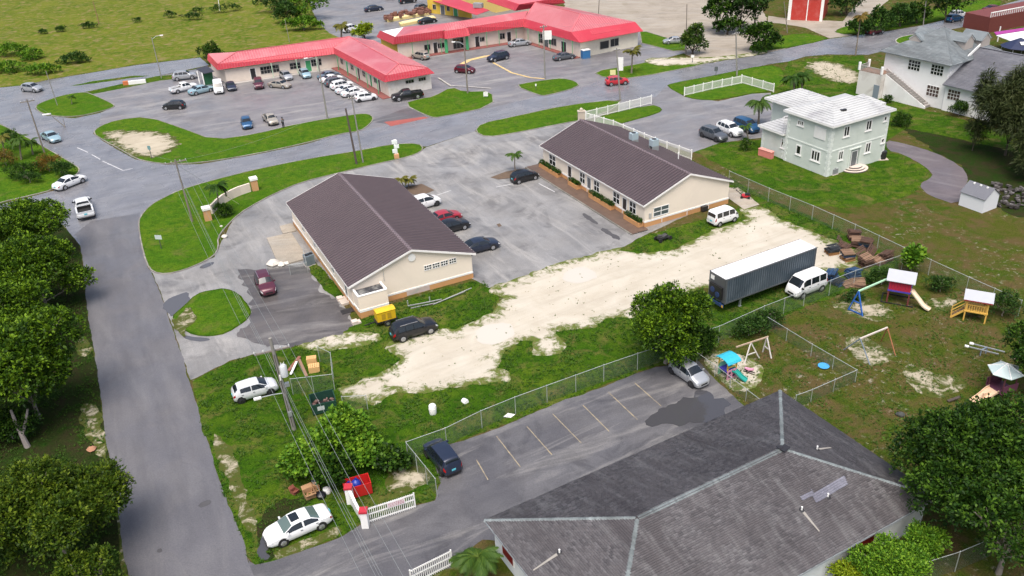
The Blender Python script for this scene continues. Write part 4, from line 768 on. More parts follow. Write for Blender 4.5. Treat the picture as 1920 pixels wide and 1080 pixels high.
# mint house
MINT = mk('mint render', (.58, .63, .585), .8, var=.07, scale=.4, stain=(.36, .42, .36), stain_amt=.45); BERM = mk('white lime roof', (.42, .43, .43), .7, var=.14, scale=.5, stain=(.20, .20, .22), stain_amt=.7)
hc = P(1549, 332); ha = R_(28.3); hu = Vector((math.cos(ha), math.sin(ha), 0)); hv = Vector((-math.sin(ha), math.cos(ha), 0)); hc = Vector((hc.x, hc.y, 0))
hp = lambda a, b, z=0: hc + hu * a + hv * b + up * z
HS = thing('mint_house', 'two-storey mint green house with white stepped roofs and round front steps', 'house', hc)
def stepped(poly, root, course=.42, h=.055, name='roof_slope'):
    fr = slope_frame(poly); a, x, y, n = fr; p2 = to2(poly, fr); m = MB(); m.slab([Vector(q) for q in poly], .12); v = 0; ym = max(q[1] for q in p2)
    while v < ym - .1:
        c0, c1 = cut(p2, v + 1e-3, 1), cut(p2, min(v + course, ym - 1e-3), 1)
        if c0 and c1:
            vs = [a + x * u_ + y * vv + n * z_ for u_, vv, z_ in ((c0[0], v, 0), (c0[1], v, 0), (c0[1], v, h), (c0[0], v, h), (c1[1], v + course, .004), (c1[0], v + course, .004))]
            m.add(vs, [(0, 1, 2, 3), (3, 2, 4, 5), (0, 3, 5), (1, 4, 2)])
        v += course
    return part(m, name, BERM, root)
def hip(root, a0, a1, b0, b1, z, rise, oh=.5):
    a0, a1, b0, b1 = a0 - oh, a1 + oh, b0 - oh, b1 + oh; wa, wb = a1 - a0, b1 - b0; k = min(wa, wb) / 2; zz = z + rise
    if wa >= wb: r0, r1 = hp(a0 + k, (b0 + b1) / 2, zz), hp(a1 - k, (b0 + b1) / 2, zz)
    else: r0, r1 = hp((a0 + a1) / 2, b0 + k, zz), hp((a0 + a1) / 2, b1 - k, zz)
    c = [hp(a0, b0, z), hp(a1, b0, z), hp(a1, b1, z), hp(a0, b1, z)]
    fs = [[c[0], c[1], r1, r0], [c[1], c[2], r1], [c[2], c[3], r0, r1], [c[3], c[0], r0]] if wa >= wb else [[c[0], c[1], r0], [c[1], c[2], r1, r0], [c[2], c[3], r1], [c[3], c[0], r0, r1]]
    for f in fs: stepped(f, root)
    m = MB()
    for i in range(4): m.bar(c[i] - up * .12, c[(i + 1) % 4] - up * .12, .06, .22)
    part(m, 'eave_board', WHITE, root)
def block(root, a0, a1, b0, b1, h, bands=(), quoins=True, skip=()):
    q = [hp(a0, b0), hp(a1, b0), hp(a1, b1), hp(a0, b1)]
    for i in range(4):
        A, B = q[i], q[(i + 1) % 4]; L_ = (B - A).length; M = wallM(A, B); k0, k1 = (0, L_) if i % 2 == 0 else (.2, L_ - .2); m = MB(); wbox(m, M, k0, k1, -.2, 0, 0, h); part(m, 'wall', MINT, root)
        for z in bands: m = MB(); wbox(m, M, k0 - (.04 if i % 2 == 0 else 0), k1 + (.04 if i % 2 == 0 else 0), .002, .05, z, z + .18); part(m, 'string_course', mk('pale band', (.68, .72, .68), .7), root)
        if quoins:
            for k in range(int(h / .4)):
                for s in (-.03, L_ - (.34 if k % 2 else .48) + .03):
                    m = MB(); wbox(m, M, s, s + (.34 if k % 2 else .48), .003, .055 + (.003 if i % 2 else 0), .03 + .4 * k, .03 + .4 * k + .36); part(m, 'quoin', mk('pale band', (.68, .72, .68), .7), root)
    return q
q = block(HS, 0, 10.6, 0, 7.6, 7.15, (3.35,)); hip(HS, 0, 10.6, 0, 7.6, 7.1, 1.6)
q2 = block(HS, .2, 6, 7.85, 12.2, 3.75, (), True); hip(HS, .2, 6.2, 8.35, 12.2, 3.7, 1.2)
q3 = block(HS, 5.0, 10.0, 7.85, 15.5, 5.9, (), False); hip(HS, 4.4, 10.2, 8.4, 15.6, 6.0, 1.5)
block(HS, 10.7, 14.2, 4.5, 8, 5.9, (), False); hip(HS, 10.9, 14.2, 4.5, 8, 6.1, 1.1)
A, B = q[0], q[1]      # right-hand face
for (x, y, wd, ht, c) in ((1587.5, 246, 1.15, 1.5, 2), (1629, 234.5, 1.15, 1.5, 2), (1660, 222, .65, .8, 1), (1576, 291.5, .95, 1.35, 2), (1627, 276.5, 1.1, 1.5, 2), (1655, 263.5, .75, .75, 1)): win_c(HS, A, B, x, y, wd, ht, c, 1, fw=.17, mw=.12, sill=True)
s0, _ = onwall(1592, 300, A, B); s1, _ = onwall(1609, 295, A, B); M = wallM(A, B)
m = MB(); wbox(m, M, s0, s1, .003, .02, .45, 2.75); part(m, 'porch_shade_panel', mk('painted-shade mint', (.20, .26, .23), .8), HS); m = MB(); wbox(m, M, s0 - .25, s0, .003, .16, .1, 2.85); wbox(m, M, s1, s1 + .25, .003, .16, .1, 2.85); wbox(m, M, s0 - .25, s1 + .25, .003, .18, 2.852, 3.0); part(m, 'porch_surround', MINT, HS); door(HS, A, B, s0 + .25, s1 - .25, .48, 2.6, WHITE, GREYD)  # flat panel; the recess shade is put into its darker mint colour
mid = (s0 + s1) / 2 + .25; STEPM = mk('step stone', (.58, .50, .44), .75, var=.1, stain=(.30, .24, .2), stain_amt=.4)
for k in range(3):
    r_ = 1.95 - .42 * k; m = MB(); arc = [M @ Vector((mid + r_ * math.cos(t), .06 + r_ * math.sin(t) * .85, 0)) for t in np.linspace(0, math.pi, 20)]; m.prism([v[:2] for v in arc], .17 * k, .17 * (k + 1), 0, 1); part(m, 'step', [mk('step riser', (.10, .085, .075), .8), STEPM], HS)
A, B = q[3], q[0]      # left-hand face
for (x, y, wd, ht, c) in ((1501.5, 230.5, 1.15, .8, 3), (1497.5, 281, .95, 1.4, 1), (1529.5, 292, 1.6, 1.5, 3)): win_c(HS, A, B, x, y, wd, ht, c, 1, fw=.17, mw=.14, sill=True)
s, z = onwall(1538, 249, A, B); m = MB(); wbox(m, wallM(A, B), s - .95, s + .95, .003, .09, z - .8, z + .75); part(m, 'shutter', WHITE, HS)
A, B = q2[3], q2[0]; win_c(HS, A, B, 1469, 269, .95, 1.4, 1, 1, fw=.17, sill=True)
m = MB(); qq = slope_frame([hp(-.5, -.5, 6.05), hp(11.1, -.5, 6.05), hp(6.8, 3.8, 7.8)]); m.cbox(hp(3.4, 1.6, 7.95), (.8, .35, .25), R_(20)); part(m, 'roof_vent', DARK, HS)
t = thing('salmon_wall', 'low salmon pink wall piece at the left foot of the mint house', 'wall', P(1421, 293)); A, B = P(1421, 291), P(1445, 299); m = MB(); wbox(m, wallM(A, B), 0, (B - A).length, -.6, 0, 0, .95); part(m, 'panel', mk('salmon paint', (.62, .20, .17), .7), t); m = MB(); wbox(m, wallM(A, B), -.05, (B - A).length + .05, -.65, .05, .952, 1.02); part(m, 'coping', mk('salmon coping', (.66, .28, .24), .7), t)
def condenser(x, y, label, rz=R_(28), s=1.0):
    t = thing('condenser', label, 'air conditioner', P(x, y), rz); mb = MB(); mb.box(-.42 * s, .42 * s, -.4 * s, .4 * s, .06, .8 * s); mb.obj('casing', mk('grey casing', (.26, .27, .28), .5, .2, var=.3), t); mb = MB(); mb.tube([(0, 0, .802 * s), (0, 0, .84 * s)], .32 * s, 14); mb.obj('fan_grille', DARK, t); mb = MB(); mb.box(-.5 * s, .5 * s, -.48 * s, .48 * s, 0, .058); mb.obj('pad', STEPM, t); return t
condenser(1562, 326, 'grey cooling unit on the grass at the near corner of the mint house')
t = thing('water_tank', 'black water tank on bricks at the right end of the mint house', 'water tank', P(1653, 298)); mb = MB(); mb.tube([(0, 0, .1), (0, 0, 1.15), (0, 0, 1.3)], [.55, .55, .25], 16); mb.obj('tank', DARK, t, 40); mb = MB(); mb.box(-.7, .7, -.6, .6, 0, .1); mb.obj('base', STEPM, t); mb = MB(); mb.tube([(0, 0, 1.3), (0, 0, 1.38)], .18, 10); mb.obj('lid', DARK, t)

# white hall with pyramid roof, outside stair and lower wing
WW = mk('aged white wall', (.80, .80, .79), .75, var=.05, scale=.4, stain=(.46, .42, .38), stain_amt=.35)
ch0 = Vector((61.9, 139.9, 0)); ca = R_(-57.0); cu = Vector((math.cos(ca), math.sin(ca), 0)); cd = Vector((-math.sin(ca), math.cos(ca), 0))
cp = lambda a, b, z=0: ch0 + cu * a + cd * b + up * z
CHH = thing('white_hall', 'large white two-storey hall with grey pyramid roof, outside stair and lower wing', 'building', ch0)
q = [cp(0, 0), cp(11, 0), cp(11, 12), cp(0, 12)]
for i in range(4): A, B = q[i], q[(i + 1) % 4]; m = MB(); wbox(m, wallM(A, B), .2 if i % 2 else 0, (B - A).length - (.2 if i % 2 else 0), -.2, 0, 0, 7.1); part(m, 'wall', WW, CHH)
A, B = q[0], q[1]; oh = .8
c4 = [cp(-oh, -oh, 7), cp(11 + oh, -oh, 7), cp(11 + oh, 12 + oh, 7), cp(-oh, 12 + oh, 7)]; apx = cp(5.5, 6, 10.7)
m = MB()
for i in range(4): m.slab([c4[i] - up * .03, c4[(i + 1) % 4] - up * .03, apx - up * .03], .06)
part(m, 'roof_deck', MATS['grey shingle'], CHH)
for i in range(4): shingle_roof('roof_shingles', [c4[i], c4[(i + 1) % 4], apx], MATS['grey shingle'], CHH, .28, .8, .03, seed=50 + i)
def dormer(cx, cy, dirv, sz=1.0, z=8.3):
    s = dirv.cross(up).normalized(); o = cp(cx, cy, z); w_, l_, h_ = 1.1 * sz, 3.4 * sz, 1.0 * sz; m = MB()
    f0, f1 = o + dirv * 1.4 * sz, o - dirv * (l_ - 1.4 * sz)
    m.slab([f0 + s * w_ * 1.25, f1 + s * w_ * 1.25, f1 + up * h_, f0 + up * h_][::1], .08); m.slab([f0 + up * h_, f1 + up * h_, f1 - s * w_ * 1.25, f0 - s * w_ * 1.25], .08); part(m, 'dormer_roof', MATS['grey shingle'], CHH)
    m = MB(); a, b, c = f0 - dirv * .15 - s * w_, f0 - dirv * .15 + s * w_, f0 - dirv * .15 + up * (h_ * .88); lo = -1.3 * sz
    m.face(a + up * lo, b + up * lo, b, c, a); m.add([v for v in (a, b, b + up * lo, a + up * lo, a - dirv * 2, b - dirv * 2, b - dirv * 2 + up * lo, a - dirv * 2 + up * lo)], [(0, 3, 7, 4), (1, 5, 6, 2)]); part(m, 'dormer_wall', mk('dormer wall', (.40, .36, .33), .7), CHH)
    m = MB(); m.bar(a + dirv * .05, c + dirv * .05, .1); m.bar(b + dirv * .05, c + dirv * .05, .1); part(m, 'dormer_trim', WHITE, CHH)
dormer(3.2, 3.4, -cd, .9, 9.0); dormer(8.8, 6, cu, 1.0, 9.3); dormer(9.0, 10.0, cu, 1.1, 8.9); dormer(2.0, 7, -cu, .9, 9.0)
for x, y in ((1714.5, 122.5), (1757.5, 131.5)): win_c(CHH, A, B, x, y, 2.1, 1.6, 4, 3, fw=.06, mw=.07)
win_c(CHH, A, B, 1749, 171, 2.1, 1.7, 4, 3, fw=.06, mw=.07, gm=mk('brown glass', (.06, .035, .03), .3, var=.6))
lw = [cp(11.2, -.3), cp(24, -.3), cp(24, 15), cp(11.2, 15)]
for i in range(4): a, b = lw[i], lw[(i + 1) % 4]; m = MB(); wbox(m, wallM(a, b), .2 if i % 2 else 0, (b - a).length - (.2 if i % 2 else 0), -.2, 0, 0, 4.2); part(m, 'wing_wall', WW, CHH)
win_c(CHH, lw[0], lw[1], 1788.5, 178.5, 2.0, 1.6, 4, 3, fw=.06, mw=.07, gm=mk('brown glass', (.06, .035, .03), .3))
lr = [cp(11.02, -1.0, 4.1), cp(25, -1.0, 4.1), cp(25, 7.4, 8.2), cp(11.02, 7.4, 8.2)]; lr2 = [cp(25, 15.8, 4.1), cp(11.02, 15.8, 4.1), cp(11.02, 7.4, 8.2), cp(25, 7.4, 8.2)]
m = MB(); m.slab([v - up * .03 for v in lr], .1); m.slab([v - up * .03 for v in lr2], .1); part(m, 'roof_deck', MATS['grey shingle'], CHH)
mat_shingle('wing shingle', (.10, .105, .125), (.16, .165, .185), (.13, .13, .15), (.085, .085, .10), (.21, .22, .24), R_(32))
for i, f in enumerate((lr, lr2)): shingle_roof('roof_shingles', f, MATS['wing shingle'], CHH, .28, .8, .03, seed=60 + i)
m = MB(); wpoly(m, wallM(cp(11.1, -.9), cp(11.1, 7.4)), [(1.2, 5.1), (8.2, 8.4), (8.2, 8.8), (1.2, 5.6)], -.1, .02); part(m, 'parapet', WHITE, CHH)
# porch box and stair
m = MB(); pb = [cp(-2.6, -2.6), cp(1.6, -2.6), cp(1.6, -.03), cp(-2.6, -.03)]; m.prism([v[:2] for v in pb], 0, 3.9); part(m, 'porch', mk('rain-stained white wall', (.66, .64, .61), .8, var=.1, scale=.5, stain=(.30, .24, .20), stain_amt=.7), CHH)
m = MB(); m.slab([Vector((v.x, v.y, 3.96)) for v in pb], .055); part(m, 'porch_floor', mk('rusty floor', (.22, .13, .09), .8, var=.4), CHH)
for a, b in ((pb[0], pb[1]), (pb[3], pb[0])):
    m = MB(); M = wallM(a, b); L_ = (b - a).length
    for k in range(int(L_ / .22)): wbox(m, M, .1 + .22 * k, .16 + .22 * k, -.1, -.04, 3.97, 4.7)
    wbox(m, M, 0, L_, -.12, -.02, 4.702, 4.78); part(m, 'porch_railing', mk('grey railing', (.34, .33, .32), .7), CHH)
for v in (pb[0], cp(-2.6, -.2), cp(1.5, -2.55)): m = MB(); m.box(v.x - .17, v.x + .17, v.y - .17, v.y + .17, 3.97, 5.2); part(m, 'porch_pillar', WW, CHH)
M = wallM(cp(1.65, -1.5), cp(8, -1.5)); m = MB(); wpoly(m, M, [(0, 0), (7.6, 0), (7.6, .3), (0, 3.9)], 0, .18); part(m, 'stair_wall', WW, CHH)
for k in range(16): m = MB(); wbox(m, M, .47 * k, .47 * (k + 1), -1.4, -.01, 0, 3.9 - .235 * k); part(m, 'stair_tread', mk('stair grey', (.30, .28, .27), .8), CHH)
m = MB()
for k in range(37):
    s = .1 + .2 * k; zb = 3.9 - s * .474; 
    for dx in (-.14, .14): m.bar(M @ Vector((s - dx, .10, zb)), M @ Vector((s + dx, .10, zb + .85)), .045)
m.bar(M @ Vector((0, .1, 4.78)), M @ Vector((7.6, .1, 1.18)), .12); part(m, 'lattice_railing', mk('brown-grey lattice', (.36, .33, .31), .8, var=.4), CHH)
m = MB(); wbox(m, M, -1.1, -.1, 1.12, 1.18, .1, 2.2); part(m, 'grey_door', mk('blue-grey door', (.20, .24, .28), .6), CHH)
door(CHH, cp(1.65, -1.3), cp(8, -1.3), .35, 1.35, .05, 2.05, WHITE, mk('blue-grey door', (.20, .24, .28), .6))
t = thing('tyre', 'black tyre leaning beside the foot of the white hall stair', 'tyre', P(1757, 196)); mb = MB(); mb.tube([(.5 * math.cos(a), 0, .55 + .5 * math.sin(a)) for a in np.linspace(0, 2 * math.pi, 20)], .16, 8, cap=False); mb.obj('tread', DARK, t, 60); mb = MB(); mb.tube([(0, -.06, .55), (0, .06, .55)], .3, 12); mb.obj('hub', GREYD, t)

# shed, warehouse, roadside stalls top right
sa, sb_, sc = P(1797, 384), P(1841, 400), P(1866, 387); e1 = (sb_ - sa).normalized(); e2 = Vector((-e1.y, e1.x, 0)); L1, L2 = 3.1, 2.7
SH = thing('garden_shed', 'white shed with dark grey roof and three roof vents at the drive end', 'shed', sa); q = [sa, sa + e1 * L1, sa + e1 * L1 + e2 * L2, sa + e2 * L2]; SHW = mk('shed white', (.68, .70, .73), .5, var=.03)
for i in range(4):
    A, B = q[i], q[(i + 1) % 4]; L_ = (B - A).length; m = MB()
    if i % 2 == 0: wbox(m, wallM(A, B), 0, L_, -.06, 0, 0, 1.75)
    else: wpoly(m, wallM(A, B), [(.06, 0), (L_ - .06, 0), (L_ - .06, 1.75), (L_ / 2, 2.75), (.06, 1.75)], -.06, 0)
    part(m, 'wall', SHW, SH)
for sgn in (0, 1):
    a, b = (q[0] - e2 * .12 - e1 * .1, q[1] - e2 * .12 + e1 * .1) if sgn == 0 else (q[2] + e2 * .12 + e1 * .1, q[3] + e2 * .12 - e1 * .1); r0, r1 = q[0] + e2 * L2 / 2 - e1 * .1, q[1] + e2 * L2 / 2 + e1 * .1
    m = MB(); pts = [a + up * 1.72, b + up * 1.72, r1 + up * 2.84, r0 + up * 2.84] if sgn == 0 else [a + up * 1.72, b + up * 1.72, r0 + up * 2.84, r1 + up * 2.84]; rib_roof(m, pts, .25, .02, .05, .05); part(m, 'roof_slope', [mk('shed roof', (.13, .135, .155), .6, var=.06)] * 2, SH)
for k in range(3): m = MB(); v = q[0] + e1 * (.7 + .85 * k) + e2 * (L2 / 2 - .2) + up * 2.74; m.cbox(v, (.2, .2, .16), R_(-60)); part(m, 'roof_vent', WHITE, SH)
WH = thing('red_warehouse', 'red warehouse with white frame at the top of the picture', 'warehouse', P(1477, 37)); A, B = P(1477, 37), P(1541, 40); M = wallM(A, B); L_ = (B - A).length; RD = mk('warehouse red', (.42, .035, .025), .55, var=.08, stain=(.55, .20, .18), stain_amt=.4)
m = MB(); wbox(m, M, 0, L_, -9, 0, 0, 5.2); part(m, 'hall', RD, WH)
for s0, s1, z0, z1 in ((-.1, .55, 0, 5.2), (L_ - .55, L_ + .05, 0, 5.2), (.55, L_ - .55, 4.6, 5.2), (L_ * .53, L_ * .53 + .2, 0, 4.6)): m = MB(); wbox(m, M, s0, s1, .002, .12, z0, z1); part(m, 'white_frame', WHITE, WH)
m = MB(); wbox(m, M, -.3, L_ + .3, -9.3, .3, 5.21, 5.4); part(m, 'roof', mk('pale roof sheet', (.55, .55, .55), .5), WH)
MR = thing('maroon_pavilion', 'maroon walled pavilion with white railing at the right edge beyond the white hall', 'building', P(1850, 52)); A, B = P(1852, 62), P(1990, 34); M = wallM(A, B); L_ = (B - A).length
m = MB(); wbox(m, M, 0, L_, -6, 0, 0, 3.0); part(m, 'wall', mk('maroon boards', (.14, .035, .03), .6, var=.2), MR)
m = MB()
for k in range(int(L_ / .6)): wbox(m, M, .6 * k, .6 * k + .12, -.2, -.1, 3.002, 3.8)
wbox(m, M, 0, L_, -.25, -.05, 3.802, 3.95); part(m, 'roof_railing', WHITE, MR)
AW = thing('white_marquee', 'white marquee roof with purple stripe beside the maroon pavilion', 'marquee', P(1880, 78)); m = MB(); m.slab([P(1868, 66, 3), P(1905, 80, 3), P(1990, 70, 3), P(1985, 48, 3)], .12); part(m, 'canopy', WHITE, AW); m = MB(); m.slab([P(1864, 60, 3.05), P(1868, 65, 3.05), P(1990, 46, 3.05), P(1990, 42, 3.05)], .1); part(m, 'purple_stripe', mk('purple', (.30, .03, .22), .6), AW)
for x, y in ((1870, 78), (1908, 92)): m = MB(); v = P(x, y); m.box(v.x - .08, v.x + .08, v.y - .08, v.y + .08, 0, 2.85); part(m, 'post', WHITE, AW)
BT = thing('blue_tent', 'dark blue tent roof with a white square behind the white hall', 'tent', P(1912, 95)); m = MB(); c_ = P(1912, 80, 3.2)
for k in range(10): a, b = 2 * math.pi * k / 10, 2 * math.pi * (k + 1) / 10; m.face(c_ + up * .9, c_ + Vector((math.cos(a) * 3, math.sin(a) * 3, -.6)), c_ + Vector((math.cos(b) * 3, math.sin(b) * 3, -.6)))
part(m, 'canopy', mk('navy cloth', (.012, .02, .06), .6), BT); m = MB(); m.cbox(c_ + Vector((-.6, -1.7, .62)), (.8, .8, .04), 0, M=Matrix.Translation(c_ + Vector((-.3, -1.5, .24))) @ Matrix.Rotation(R_(26), 4, 'X') @ Matrix.Scale(1, 4)); part(m, 'white_patch', WHITE, BT)
for a in (0.8, 2.4, 3.9, 5.5): m = MB(); m.tube([(c_.x + 2.7 * math.cos(a), c_.y + 2.7 * math.sin(a), 0), (c_.x + 2.7 * math.cos(a), c_.y + 2.7 * math.sin(a), 2.7)], .05, 6); part(m, 'post', STEEL, BT)
# ------------------------------------------------------------------ vehicles
def paint(name, col, metal=.0, rough=.28): return mk(name, col, rough, metal, var=.03, scale=.8, coat=.35, stain=[q * .8 + .03 for q in col], stain_amt=.15)
PAINT = {k: paint(k + ' car paint', c, m) for k, (c, m) in dict(white=((.74, .75, .76), 0), offwhite=((.62, .64, .66), .1), silver=((.42, .44, .46), .5), black=((.008, .009, .012), 0), navy=((.018, .026, .05), .2), grey=((.11, .12, .135), .4), ltblue=((.30, .44, .50), .3), blue=((.025, .09, .20), .3), maroon=((.10, .008, .018), .2), plum=((.09, .02, .035), .2), red=((.42, .02, .03), 0), pink=((.30, .022, .035), 0), beige=((.42, .38, .32), .4), slate=((.16, .21, .27), .4)).items()}
TYRE = mk('tyre rubber', (.012, .012, .013), .8); RIM = mk('wheel alloy', (.42, .43, .45), .3, .7, var=.2, scale=8); RIMD = mk('dark wheel', (.05, .05, .055), .4, .5); CGL = mk('car glass', (.010, .014, .018), .04, spec=.7, var=.1); CGLP = mk('green car glass', (.09, .13, .12), .05, spec=.7)
LAMP = mk('headlamp lens', (.60, .62, .64), .1, .1); TAIL = mk('tail lamp lens', (.30, .008, .010), .15); TRIM = mk('black trim', (.012, .012, .013), .5); PLATE = mk('number plate', (.10, .45, .55), .5)
KIND = dict(
 sedan=dict(L=4.85, W=1.84, zb=.20, wt=(.20, .785), R=.335, zt=[(0, .62), (.015, .90), (.05, 1.0), (.15, 1.05), (.185, 1.06), (.33, 1.41), (.42, 1.465), (.52, 1.46), (.60, 1.41), (.755, 1.03), (.80, .99), (.92, .85), (.975, .72), (1, .50)], belt=[(0, .62), (.03, .86), (.18, .96), (.6, .92), (.76, .90), (.92, .77), (1, .50)], ws=(.612, .748), rw=(.195, .322), sw=[(.225, .44), (.465, .715)]),
 hatch=dict(L=3.95, W=1.70, zb=.20, wt=(.155, .80), R=.315, zt=[(0, .70), (.015, .98), (.05, 1.14), (.13, 1.42), (.20, 1.48), (.45, 1.52), (.58, 1.48), (.78, 1.07), (.82, 1.01), (.93, .86), (.98, .72), (1, .5)], belt=[(0, .70), (.03, .93), (.2, .98), (.6, .92), (.78, .90), (.93, .78), (1, .5)], ws=(.60, .765), rw=(.052, .128), sw=[(.17, .40), (.42, .735)]),
 suv=dict(L=4.70, W=1.88, zb=.28, wt=(.195, .80), R=.37, zt=[(0, .75), (.012, 1.08), (.05, 1.28), (.10, 1.58), (.16, 1.67), (.40, 1.72), (.58, 1.67), (.72, 1.20), (.76, 1.13), (.92, 1.02), (.98, .86), (1, .55)], belt=[(0, .75), (.03, 1.02), (.2, 1.08), (.6, 1.03), (.74, 1.02), (.92, .93), (1, .55)], ws=(.592, .712), rw=(.053, .097), sw=[(.13, .27), (.285, .445), (.46, .685)], rails=True),
 cube=dict(L=4.05, W=1.78, zb=.24, wt=(.17, .80), R=.335, zt=[(0, .7), (.012, 1.05), (.04, 1.30), (.07, 1.56), (.12, 1.62), (.45, 1.66), (.62, 1.61), (.78, 1.16), (.82, 1.09), (.94, .98), (.985, .82), (1, .5)], belt=[(0, .7), (.03, .98), (.2, 1.04), (.6, .98), (.78, .97), (.94, .88), (1, .5)], ws=(.635, .77), rw=(.043, .068), sw=[(.10, .20), (.215, .43), (.445, .745)]),
 van=dict(L=3.75, W=1.62, zb=.26, wt=(.19, .80), R=.30, zt=[(0, .80), (.01, 1.25), (.03, 1.70), (.07, 1.85), (.12, 1.88), (.70, 1.88), (.77, 1.80), (.92, 1.15), (.955, 1.02), (.985, .8), (1, .5)], belt=[(0, .8), (.03, 1.08), (.7, 1.08), (.9, 1.02), (1, .5)], ws=(.785, .912), rw=(.012, .032), sw=[(.08, .28), (.31, .55), (.58, .80)], wr=.86),
 pickup=dict(L=5.6, W=1.95, zb=.36, wt=(.20, .80), R=.40, zt=[(0, .82), (.385, .82), (.392, 1.55), (.41, 1.74), (.46, 1.82), (.58, 1.81), (.635, 1.73), (.745, 1.24), (.78, 1.18), (.95, 1.08), (.985, .92), (1, .6)], belt=[(0, .82), (.385, .82), (.392, 1.10), (.7, 1.10), (.78, 1.08), (.95, .98), (1, .6)], ws=(.645, .735), rw=(.3905, .400), sw=[(.415, .525), (.54, .70)], sharp=True, bed=(.02, .385)))
_cars = {}
def car_parts(kind):
    """list of (name, mesh, material key, parent index) shared by every vehicle of the kind"""
    if kind in _cars: return _cars[kind]
    k = KIND[kind]; L_, W_ = k['L'], k['W'] / 2; xm = (k['wt'][0] + k['wt'][1]) / 2
    ts = np.linspace(0, 1, 49) if not k.get('sharp') else np.array(sorted(list(np.linspace(0, .38, 8)) + [.385, .392, .40, .41] + list(np.linspace(.43, 1, 30))))
    fi = lambda tab, t: np.interp(t, [q[0] for q in tab], [q[1] for q in tab])
    def sm(tab, t, r=.012): return fi(tab, t) if k.get('sharp') else (fi(tab, t) * 2 + fi(tab, max(0, t - r)) + fi(tab, min(1, t + r))) / 4
    hw = [(0, .74), (.03, .88), (.10, .96), (.25, 1), (.72, 1), (.88, .97), (.96, .87), (1, .68)] if not k.get('sharp') else [(0, .97), (.1, 1), (.85, 1), (.95, .93), (1, .78)]
    if kind == 'van': hw = [(0, .92), (.03, .97), (.1, 1), (.85, 1), (.95, .95), (1, .84)]
    wrf = k.get('wr', .70)
    def sec(t):
        zt, bl, w_ = sm(k['zt'], t), sm(k['belt'], t), fi(hw, t) * W_; zb = k['zb'] + .10 * max(0, (.08 - t) / .08) + .06 * max(0, (t - .94) / .06)
        cab = min(1, max(0, (zt - bl - .06) / .40)); wr = w_ * (.90 * (1 - cab) + wrf * cab); ze = max(bl + .004, zt - .055)
        return [(0, zb), (.84 * w_, zb), (.965 * w_, zb + .13), (w_, (zb + bl) / 2 + .03), (.968 * w_, bl), (wr, ze), (wr * .62, zt - .012), (0, zt)]
    def Sf(t, s):
        pts = sec(t); sg = 1
        if s > 7: s, sg = 14 - s, -1
        i = min(6, int(s)); f = s - i; a, b = pts[i], pts[i + 1]
        return Vector(((t - xm) * L_, sg * (a[0] + (b[0] - a[0]) * f), a[1] + (b[1] - a[1]) * f))
    def patch(t0, t1, s0, s1, off=.010, nt=5, ns=4, mb=None):
        mb = mb or MB(); V = []
        for i in range(nt + 1):
            for j in range(ns + 1):
                t, s = t0 + (t1 - t0) * i / nt, s0 + (s1 - s0) * j / ns; e = 1e-3; pa = Sf(t, s)
                a_ = Sf(min(1, t + e), s) - Sf(max(0, t - e), s); b_ = Sf(t, s + 1e-2) - Sf(t, s - 1e-2); n = a_.cross(b_)
                n = n.normalized() if n.length > 1e-12 else up
                V.append(pa + n * off)
        return mb.add(V, [(i * (ns + 1) + j, (i + 1) * (ns + 1) + j, (i + 1) * (ns + 1) + j + 1, i * (ns + 1) + j + 1) for i in range(nt) for j in range(ns)])
    # outward side of the normal
    e = Sf(.5, 3.0); a_ = Sf(.51, 3) - Sf(.49, 3); b_ = Sf(.5, 3.01) - Sf(.5, 2.99); osg = 1 if a_.cross(b_).y * e.y > 0 else -1
    pt = lambda t0, t1, s0, s1, off=.010, **kw: patch(t0, t1, s0, s1, off * osg, **kw)
    parts = []
    def put(name, mb, mat, par=-1, smooth=40):
        me = mb.mesh(name, MATS[mat] if mat else PAINT['white']); me.polygons.foreach_set('use_smooth', [True] * len(me.polygons)); me.set_sharp_from_angle(angle=R_(smooth)); parts.append((name, me, mat, par)); return len(parts) - 1
    mb = MB(); V = []
    for t in ts:
        pts = sec(t); x = (t - xm) * L_; ring = pts + pts[6:0:-1]
        for i, (y, z) in enumerate(ring): V.append((x, y if i <= 7 else -y, z))
    n = len(ts); F = [(i * 14 + j, i * 14 + (j + 1) % 14, (i + 1) * 14 + (j + 1) % 14, (i + 1) * 14 + j) for i in range(n - 1) for j in range(14)]
    F += [tuple(range(14))[::-1], tuple(range((n - 1) * 14, n * 14))]
    mb.add(V, F if osg > 0 else [f[::-1] for f in F]); put('body', mb, None)
    put('windscreen', pt(*k['ws'], 5.12, 8.88, ns=8), 'car glass'); put('rear_window', pt(*k['rw'], 5.15, 8.85, ns=8), 'car glass')
    for sgn in (0, 1):
        for (t0, t1) in k['sw']:
            a, b = (4.12, 4.90) if not sgn else (9.10, 9.88); put('side_window', pt(t0, t1, a, b), 'car glass')
    zb = k['zb']; xr, xf = -xm * L_, (1 - xm) * L_
    for sgn in (0, 1):
        a, b = (3.35, 4.0) if not sgn else (10.0, 10.65)
        if kind in ('suv', 'cube', 'hatch', 'van'): a, b = (3.4, 4.25) if not sgn else (9.75, 10.6)
        put('tail_lamp', pt(.004, .05, a, b, .012), 'tail lamp lens'); put('headlamp', pt(.925, .985, *((3.45, 4.25) if not sgn else (9.75, 10.55)), .012), 'headlamp lens')
        y = W_ * (1 if not sgn else -1); tm = k['ws'][1] - .05; zb_ = fi(k['belt'], tm); x = (tm - xm) * L_
        mb = MB(); mb.cbox((x, y * 1.05, zb_ + .10), (.12, .20, .14)); put('mirror', mb, 'black trim' if kind in ('pickup', 'van') else None)
